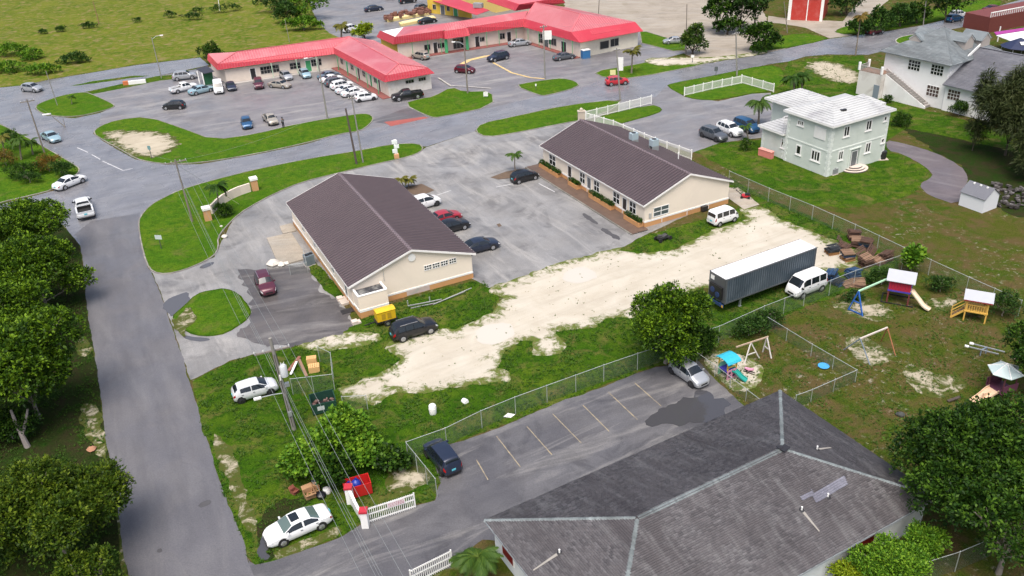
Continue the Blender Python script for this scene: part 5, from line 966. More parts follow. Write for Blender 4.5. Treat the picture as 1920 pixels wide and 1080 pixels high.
        for t0, t1 in k['sw'][-2:]:
            mb = MB(); x = ((t0 + .03) - xm) * L_; mb.cbox((x, y * 1.0, fi(k['belt'], t0) - .12), (.17, .03, .03)); put('door_handle', mb, 'black trim')
    mb = MB(); mb.cbox((xf - .02, 0, zb + .26), (.05, W_ * .85, .16)); mb.cbox((xf - .03, 0, zb + .06), (.06, W_ * 1.2, .09)); put('grille', mb, 'black trim')
    mb = MB(); mb.cbox((xr - .01, 0, zb + .48), (.04, .34, .15)); put('number_plate', mb, 'number plate')
    mb = MB(); mb.cbox((xr + .03, 0, zb + .08), (.08, W_ * 1.4, .16)); put('rear_bumper', mb, 'black trim')
    if k.get('rails'):
        for sgn in (1, -1): mb = MB(); mb.bar((( .18 - xm) * L_, sgn * W_ * wrf * .93, fi(k['zt'], .2) + .0), ((.56 - xm) * L_, sgn * W_ * wrf * .93, fi(k['zt'], .56) + .0), .04, .06); put('roof_rail', mb, 'wheel alloy')
    if k.get('bed'):
        x0, x1 = (k['bed'][0] - xm) * L_, (k['bed'][1] - xm) * L_
        for sgn in (1, -1): mb = MB(); mb.box(x0 + .06, x1, *sorted((sgn * W_ * .80, sgn * W_ * .985)), .80, 1.14); put('bed_wall', mb, None)
        mb = MB(); mb.box(x0 - .02, x0 + .058, -W_ * .97, W_ * .97, .70, 1.13); put('tailgate', mb, None)
        mb = MB(); mb.box(x0 + .06, x1, -W_ * .80, W_ * .80, .815, .83); mb.box(x1 - .03, x1, -W_ * .80, W_ * .80, .83, 1.12); put('bed_liner', mb, 'black trim')
        mb = MB(); mb.box(x0 - .16, x0 - .03, -W_ * .9, W_ * .9, .48, .62); put('step_bumper', mb, 'wheel alloy')
    R = k['R']
    for wt in k['wt']:
        for sgn in (1, -1):
            x = (wt - xm) * L_; y = fi(hw, wt) * W_
            mb = MB(); mb.tube([(x, sgn * (y - .04), R + .03), (x, sgn * (y + .006), R + .03)], R + .06, 20); put('wheel_arch', mb, 'black trim')
            mb = MB(); mb.tube([(x, sgn * (y - .2), R), (x, sgn * (y - .01), R), (x, sgn * (y + .02), R)], [R, R, R * .93], 22); i = put('wheel', mb, 'tyre rubber', smooth=30)
            mb = MB(); mb.tube([(x, sgn * (y + .018), R), (x, sgn * (y + .03), R)], [R * .68, R * .62], 16)
            for q in range(5): a = 2 * math.pi * q / 5; mb.bar((x, sgn * (y + .034), R), (x + R * .6 * math.cos(a), sgn * (y + .034), R + R * .6 * math.sin(a)), .02, .05)
            put('rim', mb, 'wheel alloy', i)
    _cars[kind] = parts; return parts
def car(kind, colour, label, a, b, side=None, cat='car', group='parked cars', scale=1.0, rim=None, roof=None, glass=None, z=.0, rearpx=None):
    """a, b: rear and front wheel feet on the seen side ('L'/'R'), or rear and front points of the car's axis (side None)"""
    A, B = P(*a), P(*b); dd = (B - A).normalized(); W_ = KIND[kind]['W'] * scale / 2; mid = (A + B) / 2
    if side: mid = mid + Vector((-dd.y, dd.x, 0)) * (W_ if side == 'R' else -W_)
    nm = {'sedan': 'saloon_car', 'hatch': 'hatchback_car', 'suv': 'sport_utility_car', 'cube': 'compact_car', 'van': 'passenger_van', 'pickup': 'pickup_truck'}[kind]
    root = thing(nm, label, cat, (mid.x, mid.y, .024 + z), math.atan2(dd.y, dd.x), group); root.scale = (scale,) * 3; objs = []
    for (name, me, mat, par) in car_parts(kind):
        o = link(name, me, root if par < 0 else objs[par]); objs.append(o); m = None
        if mat is None: m = PAINT[colour]
        elif name == 'rim' and rim: m = rim
        elif glass and name in ('windscreen', 'rear_window'): m = glass
        if m: o.material_slots[0].link = 'OBJECT'; o.material_slots[0].material = m
    return root
g1, g2, g3, g4, g5 = 'cars by the daycare lot', 'cars in the office forecourt', 'cars in the plaza lot', 'cars on the road', 'cars in the house lot'
c_ = car('sedan', 'white', 'white saloon with dark sunroof parked on sand beside the entrance gate', (607, 994), (532, 1027), 'L', group=g1, glass=CGLP)
mb = MB(); mb.box(-.10, .52, -.42, .42, 1.462, 1.478); mb.obj('sunroof', CGL, c_)
car('suv', 'black', 'black sport utility car with chrome wheels at the edge of the sand track', (756, 643), (810, 627), 'R', group='cars on grass and sand')
car('hatch', 'silver', 'silver hatchback at the dark puddle under the round tree', (1258, 702), (1294, 727), 'R', group=g1, rim=RIMD)
car('cube', 'navy', 'dark blue boxy car with blue plate parked against the side fence', (827, 895), (797, 857), 'L', group=g1, rim=RIMD)
car('hatch', 'offwhite', 'white hatchback parked on grass beside the transformer pole', (457, 757), (507, 742), 'R', group='cars on grass and sand', rim=RIMD)
car('sedan', 'white', 'white saloon waiting at the junction by the kerb', (126, 356), (155, 344), 'R', group=g4)
car('pickup', 'offwhite', 'silver pickup with open bed driving up the side street', (164, 412), (157, 386), None, 'pickup', g4, scale=1.1)
car('sedan', 'ltblue', 'pale blue saloon on the cross street beside the tall pole', (87, 258), (107, 268), None, group=g4)
car('hatch', 'silver', 'silver car turning in at the far left of the service road', (44, 173), (64, 174.5), 'R', group=g4, scale=1.08)
car('hatch', 'black', 'black hatchback driving alone across the open plaza lot', (337, 206), (313, 207), 'L', group=g3)
car('hatch', 'blue', 'blue hatchback parked facing the road beside the beige pickup', (461, 229), (466, 245), None, group=g3)
car('pickup', 'beige', 'beige pickup parked by the lawn with a person standing behind', (499, 222), (517, 238), None, 'pickup', g3, scale=.85)
car('suv', 'silver', 'silver sport utility car beside the dark lean-to', (338, 152), (356, 150), 'R', group=g3)
car('pickup', 'white', 'white pickup parked nose-in by the lean-to', (335, 176), (364, 169), 'R', 'pickup', g3, scale=.92)
car('sedan', 'ltblue', 'pale blue saloon between the white pickup and the white van', (370, 179), (395, 173), 'R', group=g3)
car('van', 'white', 'white boxy van facing the lot below the left end of the plaza', (410, 166), (412, 179), None, 'van', g3, scale=1.1)
car('sedan', 'navy', 'dark blue car facing out just right of the white boxy van', (431, 161), (437, 172), None, group=g3, scale=.92)
car('cube', 'plum', 'dark plum boxy car reversed against the plaza front', (485, 158), (487, 169), None, group=g3)
car('sedan', 'beige', 'tan saloon parked sideways before the plaza windows', (509, 165.5), (531, 167.5), 'R', group=g3, scale=.95)
car('hatch', 'silver', 'pale silver hatchback behind the tan saloon', (531, 144), (543, 152), None, group=g3)
car('hatch', 'ltblue', 'pale blue hatchback facing out near the green plaza door', (567, 139), (578, 149), None, group=g3)
for i, (col, kd, lab, rx, ry) in enumerate((('slate', 'sedan', 'blue-grey saloon, topmost in the row along the plaza veranda', 616, 150), ('white', 'sedan', 'white saloon second from the top of the veranda row', 621, 157), ('grey', 'suv', 'dark grey sport utility car in the veranda row', 630, 164), ('white', 'suv', 'white sport utility car below the dark grey one in the veranda row', 641, 170), ('offwhite', 'sedan', 'cream white saloon in the lower half of the veranda row', 651, 177.5), ('white', 'sedan', 'white car second from the bottom of the veranda row', 662, 183))):
    car(kd, col, lab, (rx - 6, ry), (rx + 15, ry - 4.5), 'R', group=g3, scale=.92)
car('hatch', 'white', 'white hatchback with dark wheels, bottom of the veranda row', (677, 192.5), (699, 189), 'R', group=g3, rim=RIMD)
car('pickup', 'black', 'black pickup parked at the road end of the plaza', (784, 186), (749, 191), 'L', 'pickup', g3)
car('suv', 'beige', 'beige sport utility car beside the second shop range', (793, 114), (773, 110), 'L', group=g3, scale=.92)
car('hatch', 'maroon', 'maroon hatchback in the lane between the two shop ranges', (859, 138), (877, 139), 'R', group=g3)
car('suv', 'navy', 'dark blue sport utility car on the yellow-edged island', (950, 112), (929, 117), 'L', group=g3)
car('sedan', 'silver', 'silver saloon parked under the inner corner of the second range', (967, 88.5), (987, 86), 'R', group=g3)
car('sedan', 'grey', 'grey saloon parked before the end wall of the second range', (1049, 115), (1074, 111), 'R', group=g3, scale=.95)
car('suv', 'red', 'bright red car driving on the main road', (1150, 162), (1169, 160), 'R', group=g4, scale=.9)
car('sedan', 'silver', 'silver car half hidden by the bushy palm on the dirt lot', (1275, 83), (1257, 84), 'L', group=g3, scale=.95)
car('suv', 'grey', 'dark grey sport utility car nearest in the house lot', (1316, 258), (1341, 267), 'R', group=g5, rim=RIMD)
car('suv', 'white', 'white sport utility car between two others in the house lot', (1346, 248), (1370, 258), 'R', group=g5)
car('cube', 'blue', 'blue and pale boxy car behind the palm in the house lot', (1377, 242), (1400, 251), 'R', group=g5, scale=1.1)
car('suv', 'maroon', 'maroon sport utility car on the main road past the hedge', (1637, 67), (1655, 63), 'R', group=g4, scale=.92)
car('hatch', 'blue', 'blue car on the road half hidden by the grey pyramid roof', (1787, 43), (1802, 40), 'R', group=g4)
car('suv', 'white', 'white car on the road just ahead of the blue one', (1793, 36), (1810, 33), 'R', group=g4, scale=.92)
car('sedan', 'maroon', 'maroon saloon on the road near the top right corner', (1857, 25), (1877, 22), 'R', group=g4)
car('hatch', 'white', 'white hatchback reversed beside the left office hall', (787, 397), (817, 388), 'R', group=g2, rim=RIMD, scale=1.1)
car('sedan', 'pink', 'bright red saloon mostly hidden behind a black one', (812, 422), (850, 411), None, group=g2)
car('sedan', 'black', 'black saloon beside the left office hall, in front of the red one', (834, 443), (871, 432), 'R', group=g2)
car('sedan', 'navy', 'navy saloon at the near corner of the left office hall', (884, 480), (924, 470), 'R', group=g2)
car('hatch', 'black', 'black hatchback before the walkway of the right office hall', (974, 346), (1004, 338), 'R', group=g2)
car('suv', 'plum', 'dark maroon car facing out in the rear office lot', (492, 526), (506, 556), None, group='cars on grass and sand', scale=.95, rim=RIMD)
car('van', 'white', 'white minivan on the grass by the right office gable', (1350, 426), (1377, 417), 'R', 'van', 'white vans', scale=1.0)
car('van', 'white', 'white minibus standing beside the grey container trailer', (1542, 547), (1504, 562), 'L', 'van', 'white vans', scale=1.14)
car('sedan', 'navy', 'dark blue saloon in the back lot beside a small tree', (692, 23), (714, 20), 'R', group=g3)
car('suv', 'black', 'black car on the grass patch of the back lot', (757, 8), (778, 5), 'R', group=g3)
car('suv', 'grey', 'dark car parked at the yellow building corner', (788, 21), (803, 17), 'R', group=g3, scale=.9)
car('sedan', 'black', 'black car peeking over the red roof of the second range', (795, 46), (814, 43), 'R', group=g3, scale=.95)
car('suv', 'white', 'white car behind the bushy palm at the plaza rear', (655, 62), (672, 58), 'R', group=g3)
car('sedan', 'black', 'black car at the top edge of the back lot', (731, -1), (750, -4), 'R', group=g3)

# container trailer
tl, tr_ = P(1333, 507, 3.95), P(1363, 525, 3.95); fr_ = P(1530, 465, 3.95); dd = Vector((fr_.x - tr_.x, fr_.y - tr_.y, 0)).normalized(); sd = Vector((-dd.y, dd.x, 0))
T0 = Vector((tr_.x, tr_.y, 0)); LC, WC = 12.0, 2.44
CT = thing('container_trailer', 'long dark grey container with white roof on a flat trailer by the sand track', 'container trailer', T0, math.atan2(dd.y, dd.x))
CG = mk('container grey', (.062, .085, .108), .5, .1, var=.18, scale=.5, stain=(.16, .19, .22), stain_amt=.7); CTOP = mk('white container roof', (.82, .82, .82), .5, var=.03, stain=(.6, .58, .55), stain_amt=.2)
mb = MB(); mb.box(.06, LC - .06, .06, WC - .06, 1.2, 3.88); mb.obj('shell', CG, CT)
for y0, y1, nm in ((0, .058, 'side_panel'), (WC - .058, WC, 'side_panel')):
    mb = MB()
    for i in range(40): x = .14 + (LC - .28) * i / 40; mb.box(x, x + .15, y0, y1, 1.34, 3.80)
    mb.obj(nm, CG, CT)
mb = MB()
for x in (0, LC - .14):
    for y in (0, WC - .14): mb.box(x, x + .14, y, y + .14, 1.2, 3.95)
for y in (0, WC - .12): mb.box(.14, LC - .14, y, y + .12, 1.2, 1.338); mb.box(.14, LC - .14, y, y + .12, 3.802, 3.92)
mb.obj('corner_frame', mk('frame grey', (.10, .11, .12), .5, .2, var=.2), CT)
mb = MB(); mb.box(.02, LC - .02, .125, WC - .125, 3.882, 3.95); mb.obj('roof', CTOP, CT)
mb = MB(); mb.box(-.03, .058, .16, WC - .16, 1.25, 3.85); dp = mb.obj('end_panel', mk('end panel', (.07, .075, .08), .5), CT)
mb = MB(); mb.box(-.25, -.031, .35, WC - .35, 1.6, 2.9); mb.obj('cooling_unit', TRIM, dp); mb = MB(); mb.box(-.045, -.031, WC - .75, WC - .25, 3.2, 3.65); mb.obj('label_plate', WHITE, dp)
mb = MB(); mb.tube([(-.30, .9, 2.0), (-.251, .9, 2.0)], .3, 12); mb.tube([(-.30, 1.6, 2.3), (-.251, 1.6, 2.3)], .3, 12); mb.obj('fan', mk('navy fan', (.02, .04, .12), .4), dp)
mb = MB(); mb.box(-.1, LC, .5, .7, .85, 1.19); mb.box(-.1, LC, WC - .7, WC - .5, .85, 1.19); mb.obj('chassis', mk('trailer blue', (.02, .045, .13), .5, var=.3), CT)
mb = MB(); mb.box(-.22, -.102, .05, WC - .05, .85, 1.15); mb.obj('bumper_beam', mk('trailer blue', (.02, .045, .13), .5), CT)
for y in (.04, WC - .2): mb = MB(); mb.box(-.27, -.223, y, y + .16, .9, 1.1); mb.obj('marker_lamp', mk('amber', (.6, .35, .04), .4), CT)
for x in (LC - 1.4, LC - 2.7):
    for y in (.25, WC - .25): mb = MB(); mb.tube([(x, y - .22, .5), (x, y + .22, .5)], .5, 18); o = mb.obj('wheel', TYRE, CT, 40); mb = MB(); mb.tube([(x, y - .23, .5), (x, y + .23, .5)], .26, 12); mb.obj('rim', RIM, o)
for y in (.5, WC - .5): mb = MB(); mb.box(2.4, 2.55, y - .08, y + .08, 0, .85); mb.box(2.3, 2.65, y - .15, y + .15, 0, .04); mb.obj('landing_leg', STEEL, CT)
# yellow generator on its trailer, beside the extension
q = P(724, 606); GN = thing('generator', 'yellow generator on a small black trailer against the office extension', 'generator', q, R_(25)); YM = mk('generator yellow', (.66, .42, .015), .45, var=.08, stain=(.35, .22, .03), stain_amt=.4)
mb = MB(); mb.prism([(-.95, -.5), (.95, -.5), (.95, .5), (-.95, .5)], .62, 1.62); mb.obj('housing', YM, GN); mb = MB(); mb.slab([(-1.0, -.55, 1.66), (1.0, -.55, 1.66), (1.0, 0, 1.8), (-1.0, 0, 1.8)], .04); mb.slab([(-1.0, 0, 1.8), (1.0, 0, 1.8), (1.0, .55, 1.66), (-1.0, .55, 1.66)], .04); mb.obj('hood', YM, GN)
mb = MB(); mb.box(-1.1, 1.1, -.55, .55, .45, .6); mb.bar((-1.1, 0, .5), (-2.2, 0, .42), .1); mb.obj('trailer_frame', TRIM, GN)
for y in (-.62, .62): mb = MB(); mb.tube([(0, y - .09, .32), (0, y + .09, .32)], .32, 16); o = mb.obj('wheel', TYRE, GN, 40); mb = MB(); mb.tube([(0, y - .1, .32), (0, y + .1, .32)], .16, 10); mb.obj('rim', RIM, o)
for x in (-.5, .1): mb = MB(); mb.box(x, x + .4, -.52, -.502, .8, 1.4); mb.obj('vent_panel', mk('dull yellow', (.40, .25, .02), .5), GN)
# ------------------------------------------------------------------ fences, gates, poles, wires
CHAIN = mk('chain link wire', (.20, .24, .22), .5, .5, var=.2); PIPE = mk('fence pipe', (.46, .50, .49), .45, .4, var=.15, stain=(.25, .22, .18), stain_amt=.4)
def chain_fence(px, label, h=1.8, gap=3.0, pitch=.085, wd=.0065, mat=None, cat='fence', posts=True):
    pts = [P(*p) for p in px]; root = thing('chain_link_fence', label, cat, pts[0], 0, 'chain link fences'); loc = root.location
    V, F = [], []
    for i in range(len(pts) - 1):
        A, B = pts[i], pts[i + 1]; L_ = (B - A).length; e = (B - A) / L_; n = max(1, round(L_ / gap))
        for k in range(n + (1 if i == len(pts) - 2 else 0)):
            q = A + e * (L_ * k / n); m = MB(); m.tube([q, q + up * (h + .04)], .03, 6); m.tube([q + up * (h + .04), q + up * (h + .08)], [.045, .01], 6); part(m, 'post', PIPE, root)
        m = MB(); m.tube([A + up * h, B + up * h], .024, 6); part(m, 'top_rail', PIPE, root)
        s = -h
        while s < L_:
            for sg in (0, 1):
                a0, a1 = s, s + h
                z0, z1 = .05, h - .02
                if a0 < 0: z0 += -a0; a0 = 0
                if a1 > L_: z1 -= a1 - L_; a1 = L_
                if z1 - z0 < .03: continue
                if sg: z0, z1 = h + .03 - z0, h + .03 - z1
                o = len(V); t = Vector((0, 0, wd / 2)) ; off = Vector((e.y, -e.x, 0)) * (.004 if sg else -.004); sd = e * (wd * .5)
                p0, p1 = A + e * a0 + up * z0 + off, A + e * a1 + up * z1 + off; dr = (p1 - p0).normalized(); wv = (up * e.dot(dr) - e * dr.z) * wd * .5
                V += [tuple(p0 - wv - loc), tuple(p1 - wv - loc), tuple(p1 + wv - loc), tuple(p0 + wv - loc)]; F.append((o, o + 1, o + 2, o + 3))
            s += pitch
    o = link('wire_mesh', npmesh('wire_mesh', np.array(V), np.array(F), mat or CHAIN), root); tag(o, kind='stuff'); return root
chain_fence([(766, 862), (838, 836), (904, 803), (967, 777), (1026, 755), (1132, 716), (1195, 694), (1262, 672)], 'chain link fence along the upper edge of the striped daycare lot')
chain_fence([(766, 864), (820, 932)], 'short chain link side fence left of the boxy dark blue car', gap=1.6)
chain_fence([(1262, 670), (1347, 642), (1430, 604), (1506, 574), (1600, 536), (1690, 505)], 'chain link fence between the container yard and the playground')
chain_fence([(1366, 345), (1440, 378), (1522, 412), (1600, 448), (1690, 492), (1740, 516), (1810, 549), (1908, 594)], 'long chain link fence from the right office hall past the pallets to the right edge')
chain_fence([(1430, 612), (1520, 668), (1603, 717), (1520, 754), (1490, 765)], 'chain link fence round the small play yard corner', h=1.3, gap=2.6)
chain_fence([(1306, 682), (1340, 706), (1398, 752), (1432, 778)], 'low chain link fence between the puddle and the sandy play yard', h=1.2, gap=2.2)
chain_fence([(550, 740), (628, 731), (624, 690), (600, 678)], 'chain link corner beside the timber crates', h=1.7, gap=2.2)
chain_fence([(645, 770), (690, 768)], 'closed pipe and wire gate at the end of the sand track', h=1.5, gap=2.1, cat='gate')
chain_fence([(545, 516), (578, 512), (572, 490)], 'small chain link pen around the cooling units of the left office', h=1.3, gap=1.8)
chain_fence([(1640, 1120), (1790, 1072), (1860, 1042), (1925, 1010)], 'chain link fence in the lower right corner beneath the dark tree', gap=3)
def picket_fence(px, label, h=1.45, gap=2.2, name='white_picket_fence'):
    pts = [P(*p) for p in px]; root = thing(name, label, 'fence', pts[0], 0, 'white picket fences'); VM = MB()
    for i in range(len(pts) - 1):
        A, B = pts[i], pts[i + 1]; L_ = (B - A).length; e = (B - A) / L_; n = max(1, round(L_ / gap)); M = wallM(A, B)
        for k in range(n + 1):
            if k == n and i < len(pts) - 2: continue
            q = A + e * (L_ * k / n); m = MB(); m.box(q.x - .07, q.x + .07, q.y - .07, q.y + .07, 0, h + .1); part(m, 'post', WHITE, root)
        for z in (.15, h - .12):
            m = MB(); wbox(m, M, 0, L_, -.03, .03, z, z + .09); part(m, 'rail', WHITE, root)
        k = .12
        while k < L_: wbox(VM, M, k, k + .055, .031, .055, .08, h - .02); k += .16
    tag(part(VM, 'pickets', WHITE, root), kind='stuff'); return root
picket_fence([(1098, 225), (1160, 210), (1221, 195)], 'white picket fence along the road verge before the house lot, left part')
picket_fence([(1098, 227), (1150, 243), (1228, 276), (1296, 300)], 'white picket fence running down behind the right brown roof')
picket_fence([(1283, 180), (1335, 168), (1390, 157)], 'white picket fence on the lawn right of the house lot entrance')
picket_fence([(1390, 156), (1450, 173)], 'white picket fence from the verge corner towards the palm')
t = thing('stone_pier', 'round-topped beige stone pier at the corner of the white picket fences', 'pier', P(1090, 226)); mb = MB(); mb.box(-.55, .55, -.4, .4, 0, 1.5); mb.obj('shaft', mk('beige stone', (.42, .37, .30), .8, var=.2), t); mb = MB(); mb.box(-.62, .62, -.46, .46, 1.5, 1.62); mb.tube([(0, 0, 1.62), (0, 0, 1.9), (0, 0, 2.1)], [.3, .28, .05], 10); mb.obj('cap', mk('beige stone', (.42, .37, .30)), t)
def bar_gate(a, b, label, h, sign=None):
    A, B = P(*a), P(*b); L_ = (B - A).length; root = thing('white_gate', label, 'gate', A, math.atan2((B - A).y, (B - A).x), 'white bar gates'); m = MB()
    for z in (.12, h * .52, h - .2): m.box(0, L_, -.03, .03, z, z + .09)
    m.box(-.04, .06, -.04, .04, .08, h); m.box(L_ - .06, L_ + .04, -.04, .04, .08, h); m.obj('gate_frame', WHITE, root); mb = MB(); mb.box(-.025, .025, -.055, -.031, .05, h); me = mb.mesh('picket', WHITE); k = .18
    while k < L_ - .1: o = link('picket', me, root); o.location = (k, 0, 0); k += .145
    if sign:
        mb = MB(); mb.box(sign[0], sign[0] + 1.35, -.075, -.057, h * .58, h - .12); s = mb.obj('sign_board', mk('pale pink board', (.70, .66, .66), .5, var=.04), root); r = random.Random(4); mb = MB()
        for j in range(3):
            x = sign[0] + .1
            while x < sign[0] + 1.2: w_ = r.uniform(.04, .14); mb.box(x, x + w_, -.080, -.076, h * .62 + j * .13, h * .62 + j * .13 + .07); x += w_ + .05
        mb.obj('lettering', mk('faded sign print', (.40, .12, .18), .5), s)
    return root
bar_gate((681, 984), (779, 952), 'white bar gate with a small sign, left gate leaf at the lot entrance', 1.45, (1.9,))
bar_gate((772, 1098), (848, 1060), 'white bar gate without sign at the bottom edge', 1.45)
t = thing('gate_wall', 'white curved gate wall with red capped piers beside the red skip', 'wall', P(690, 985)); a, b = P(658, 942), P(686, 987); A, B = a, b
REDC = mk('red cap', (.42, .025, .04), .5, var=.1)
for q in (a, b): m = MB(); m.box(q.x - .25, q.x + .25, q.y - .25, q.y + .25, 0, 1.45); o = part(m, 'pier', WHITE, t); m = MB(); m.box(q.x - .3, q.x + .3, q.y - .3, q.y + .3, 1.452, 1.62); m.obj('pier_cap', REDC, o)
m = MB(); L_ = (b - a).length; wpoly(m, wallM(a, b), [(.25, 0), (L_ - .25, 0), (L_ - .25, 1.0), (L_ * .62, .78), (L_ * .38, .95), (.25, 1.38)], -.1, .1); part(m, 'curved_panel', WHITE, t)
# entrance wall on the big lawn
t = thing('entrance_wall', 'curved cream wall between two orange piers on the corner lawn', 'wall', P(392, 415)); ORP = mk('pier orange', (.52, .29, .14), .75, var=.08)
arc = [P(*q) for q in ((398, 402), (408, 392), (420, 382), (436, 373), (452, 366), (470, 360))]
m = MB()
for i in range(5): wbox(m, wallM(arc[i], arc[i + 1]), 0, (arc[i + 1] - arc[i]).length + .03, -.12, .12, 0, 1.3 + .02 * (i % 2)); 
part(m, 'curved_panel', mk('cream panel', (.70, .60, .52), .75, var=.05, stain=(.5, .42, .36), stain_amt=.4), t)
for q, h_ in ((P(391, 413), 1.55), (P(479, 357), 1.6)): m = MB(); m.cbox((q.x, q.y, h_ / 2), (.85, .85, h_), R_(25)); o = part(m, 'pier', ORP, t); m = MB(); m.cbox((q.x, q.y, h_ + .15), (1.02, 1.02, .3), R_(25)); m.obj('pier_cap', WHITE, o)

WOODP = mk('weathered pole wood', (.20, .175, .15), .85, var=.25, scale=1.2, stain=(.10, .08, .07), stain_amt=.5); CONP = mk('pale pole', (.235, .225, .205), .8, var=.2, scale=1.2)
POLES = {}
def topof(base, top):
    g = P(*base); vd = Vector((g.x, g.y)).normalized(); s, z = onwall(top[0], top[1], g, g + Vector((vd.y, -vd.x, 0))); return g, g + Vector((vd.y, -vd.x, 0)) * s + up * z
def pole(key, base, top, label, r=.13, arm=None, mat=None, lamp=None, extra=None, armang=None, name='utility_pole', cat='utility pole', grp='utility poles'):
    g, t_ = topof(base, top); root = thing(name, label, cat, g, 0, grp); m = MB(); m.tube([g - up * .2, t_], [r, r * .68], 10); part(m, 'shaft', mat or WOODP, root); POLES[key] = t_
    if arm:
        an = armang if armang is not None else R_(27); e = Vector((math.cos(an), math.sin(an), 0)); c = t_ - (t_ - g).normalized() * .35
        m = MB(); m.bar(c - e * arm, c + e * arm, .11, .13); o = part(m, 'cross_arm', WOODP, root)
        for s in (-.92, -.4, .4, .92): m = MB(); q = c + e * arm * s; m.tube([q + up * .06, q + up * .16, q + up * .24], [.035, .06, .03], 8); m.obj('insulator', mk('insulator', (.6, .6, .6), .3), o)
    if lamp:
        e = Vector((math.cos(lamp), math.sin(lamp), 0)); m = MB(); m.tube([t_ - up * .4, t_ + e * .8 + up * .1, t_ + e * 1.6 + up * .15], .035, 6); part(m, 'lamp_arm', STEEL, root); m = MB(); m.cbox(t_ + e * 1.85 + up * .14, (.6, .26, .14), lamp); part(m, 'lamp_head', WHITE, root)
    return root
pole('a', (84, 288), (50, 186), 'tall utility pole with cross arms beside the palm cluster at far left', arm=1.0)
pole('b', (303, 147), (284, 70), 'thin pale pole on the verge between service road and plaza', .10, mat=CONP, name='light_pole', lamp=R_(20))
pole('c', (361, 416), (328, 299), 'utility pole with cross arm on the corner lawn', arm=1.3)
pole('d', (614, 222), (595, 108), 'pole rising from the lawn tip between plaza lot and main road', .15, mat=CONP, lamp=R_(200))
pole('e', (669, 308), (648, 203), 'dark wooden pole, left of a close pair on the long lawn', .16, mat=mk('dark pole wood', (.09, .07, .06), .85, var=.3))
pole('f', (681, 305), (659, 180), 'paler thin pole, right of a close pair on the long lawn', .12, mat=CONP, arm=.5)
pole('g', (877, 175), (870, 80), 'slim pole on the lawn at the road end of the plaza', .15, lamp=R_(170))
pole('h', (1022, 148), (1019, 47), 'pole with sign boards on the tiny island lawn', .15, arm=.7, mat=CONP)
pole('i', (1163, 187), (1156, 90), 'pole with a white banner beside the red car', .15, arm=.6, mat=CONP)
pole('j', (1286, 101), (1288, 8), 'pole standing by the bushy palm on the dirt lot', .12)
pole('k', (1382, 143), (1380, 60), 'pole at the road edge behind the white picket corner', .15, arm=.8, mat=CONP)
pole('m', (1731, 47), (1738, -10), 'lamp pole on the far side of the road above the white hall', .12, lamp=R_(200), mat=CONP)
pole('n', (1477, 62), (1470, 3), 'thin pole at the left end of the warehouse lane', .10)
pole('o', (108, 198), (86, 133), 'short pale pole on the small island by the service road', .08, mat=CONP, name='short_pole', cat='pole')
pole('p', (186, 45), (174, 2), 'brown pole standing alone in the meadow', .10, mat=mk('brown pole', (.25, .13, .08), .85), name='meadow_pole', cat='pole')
pole('q', (412, 20), (409, -2), 'white post in the meadow hedge line', .12, mat=WHITE, name='white_post', cat='post')
pole('r', (543, 79), (534, 36), 'thin pole in the grass behind the left plaza arm', .07, mat=CONP, name='meadow_pole', cat='pole')
pole('s', (1122, 26), (1124, -8), 'pole on the dirt lot behind the second range', .11, name='utility_pole')
pole('t', (122, 239), (118, 221), 'short dark post on the cross street corner by the street lamp', .06, name='short_pole', cat='pole')
# the near pole with transformer
def near_pole():
    g, t_ = topof((552, 806), (506, 634)); root = thing('utility_pole', 'nearest utility pole with grey transformer, cross arm and cables', 'utility pole', g, 0, 'utility poles'); m = MB(); m.tube([g - up * .2, t_], [.19, .13], 12); part(m, 'shaft', CONP, root); POLES['z'] = t_
    ax = (t_ - g); at = lambda f: g + ax * f; e = Vector((math.cos(R_(20)), math.sin(R_(20)), 0)); n = Vector((-e.y, e.x, 0))
    c = at(.86); m = MB(); m.bar(c - e * 1.5 + n * .16, c + e * 1.3 + n * .16, .11, .12); o = part(m, 'cross_arm', WOODP, root); ends = []
    for s in (-1.45, -.75, .6, 1.25): q = c + e * s + n * .16; ends.append(q + up * .3); m = MB(); m.tube([q + up * .06, q + up * .18, q + up * .28], [.05, .08, .04], 8); m.obj('insulator', mk('insulator', (.6, .6, .6), .3), o)
    c = at(.66); q = c + e * .38 - n * .1; m = MB(); m.tube([q - up * .55, q + up * .4, q + up * .52], [.30, .30, .2], 16); o = part(m, 'transformer', mk('transformer grey', (.52, .55, .57), .4, .1, var=.06), root, 40)
    m = MB()
    for dx in (-.12, .12): m.tube([q + e * dx + up * .5, q + e * dx + up * .75], [.05, .03], 8)
    m.obj('bushing', mk('insulator', (.6, .6, .6)), o); m = MB(); m.bar(c, q, .08); m.obj('bracket', STEEL, o)
    c = at(.50); m = MB(); m.cbox(c + e * .35, (.4, .25, .35), R_(20)); part(m, 'junction_box', STEEL, root); m = MB(); m.cbox(c - e * .05 + up * .9 - n * .2, (.1, .1, .5)); part(m, 'fuse', WHITE, root)
    m = MB(); m.tube([at(.42) - e * .1, at(.42) - e * .9 + up * .10, at(.42) - e * 1.9 + up * .12], .04, 6); part(m, 'lamp_arm', STEEL, root); m = MB(); m.cbox(at(.42) - e * 2.15 + up * .1, (.6, .26, .14), R_(20)); part(m, 'lamp_head', WHITE, root)
    m = MB(); r = random.Random(3)
    for k in range(4): a = 1.6 * k; of = Vector((math.cos(a), math.sin(a), 0)) * .2; m.tube([at(.05) + of, at(.4) + of * 1.05, at(.84) + of * .8], .022, 5)
    part(m, 'riser_cables', TRIM, root)
    m = MB(); m.cbox(at(.2) - n * .2, (.3, .16, .45), R_(20)); part(m, 'meter_box', STEEL, root)
    return root, ends, at
NP, NE, nat = near_pole()
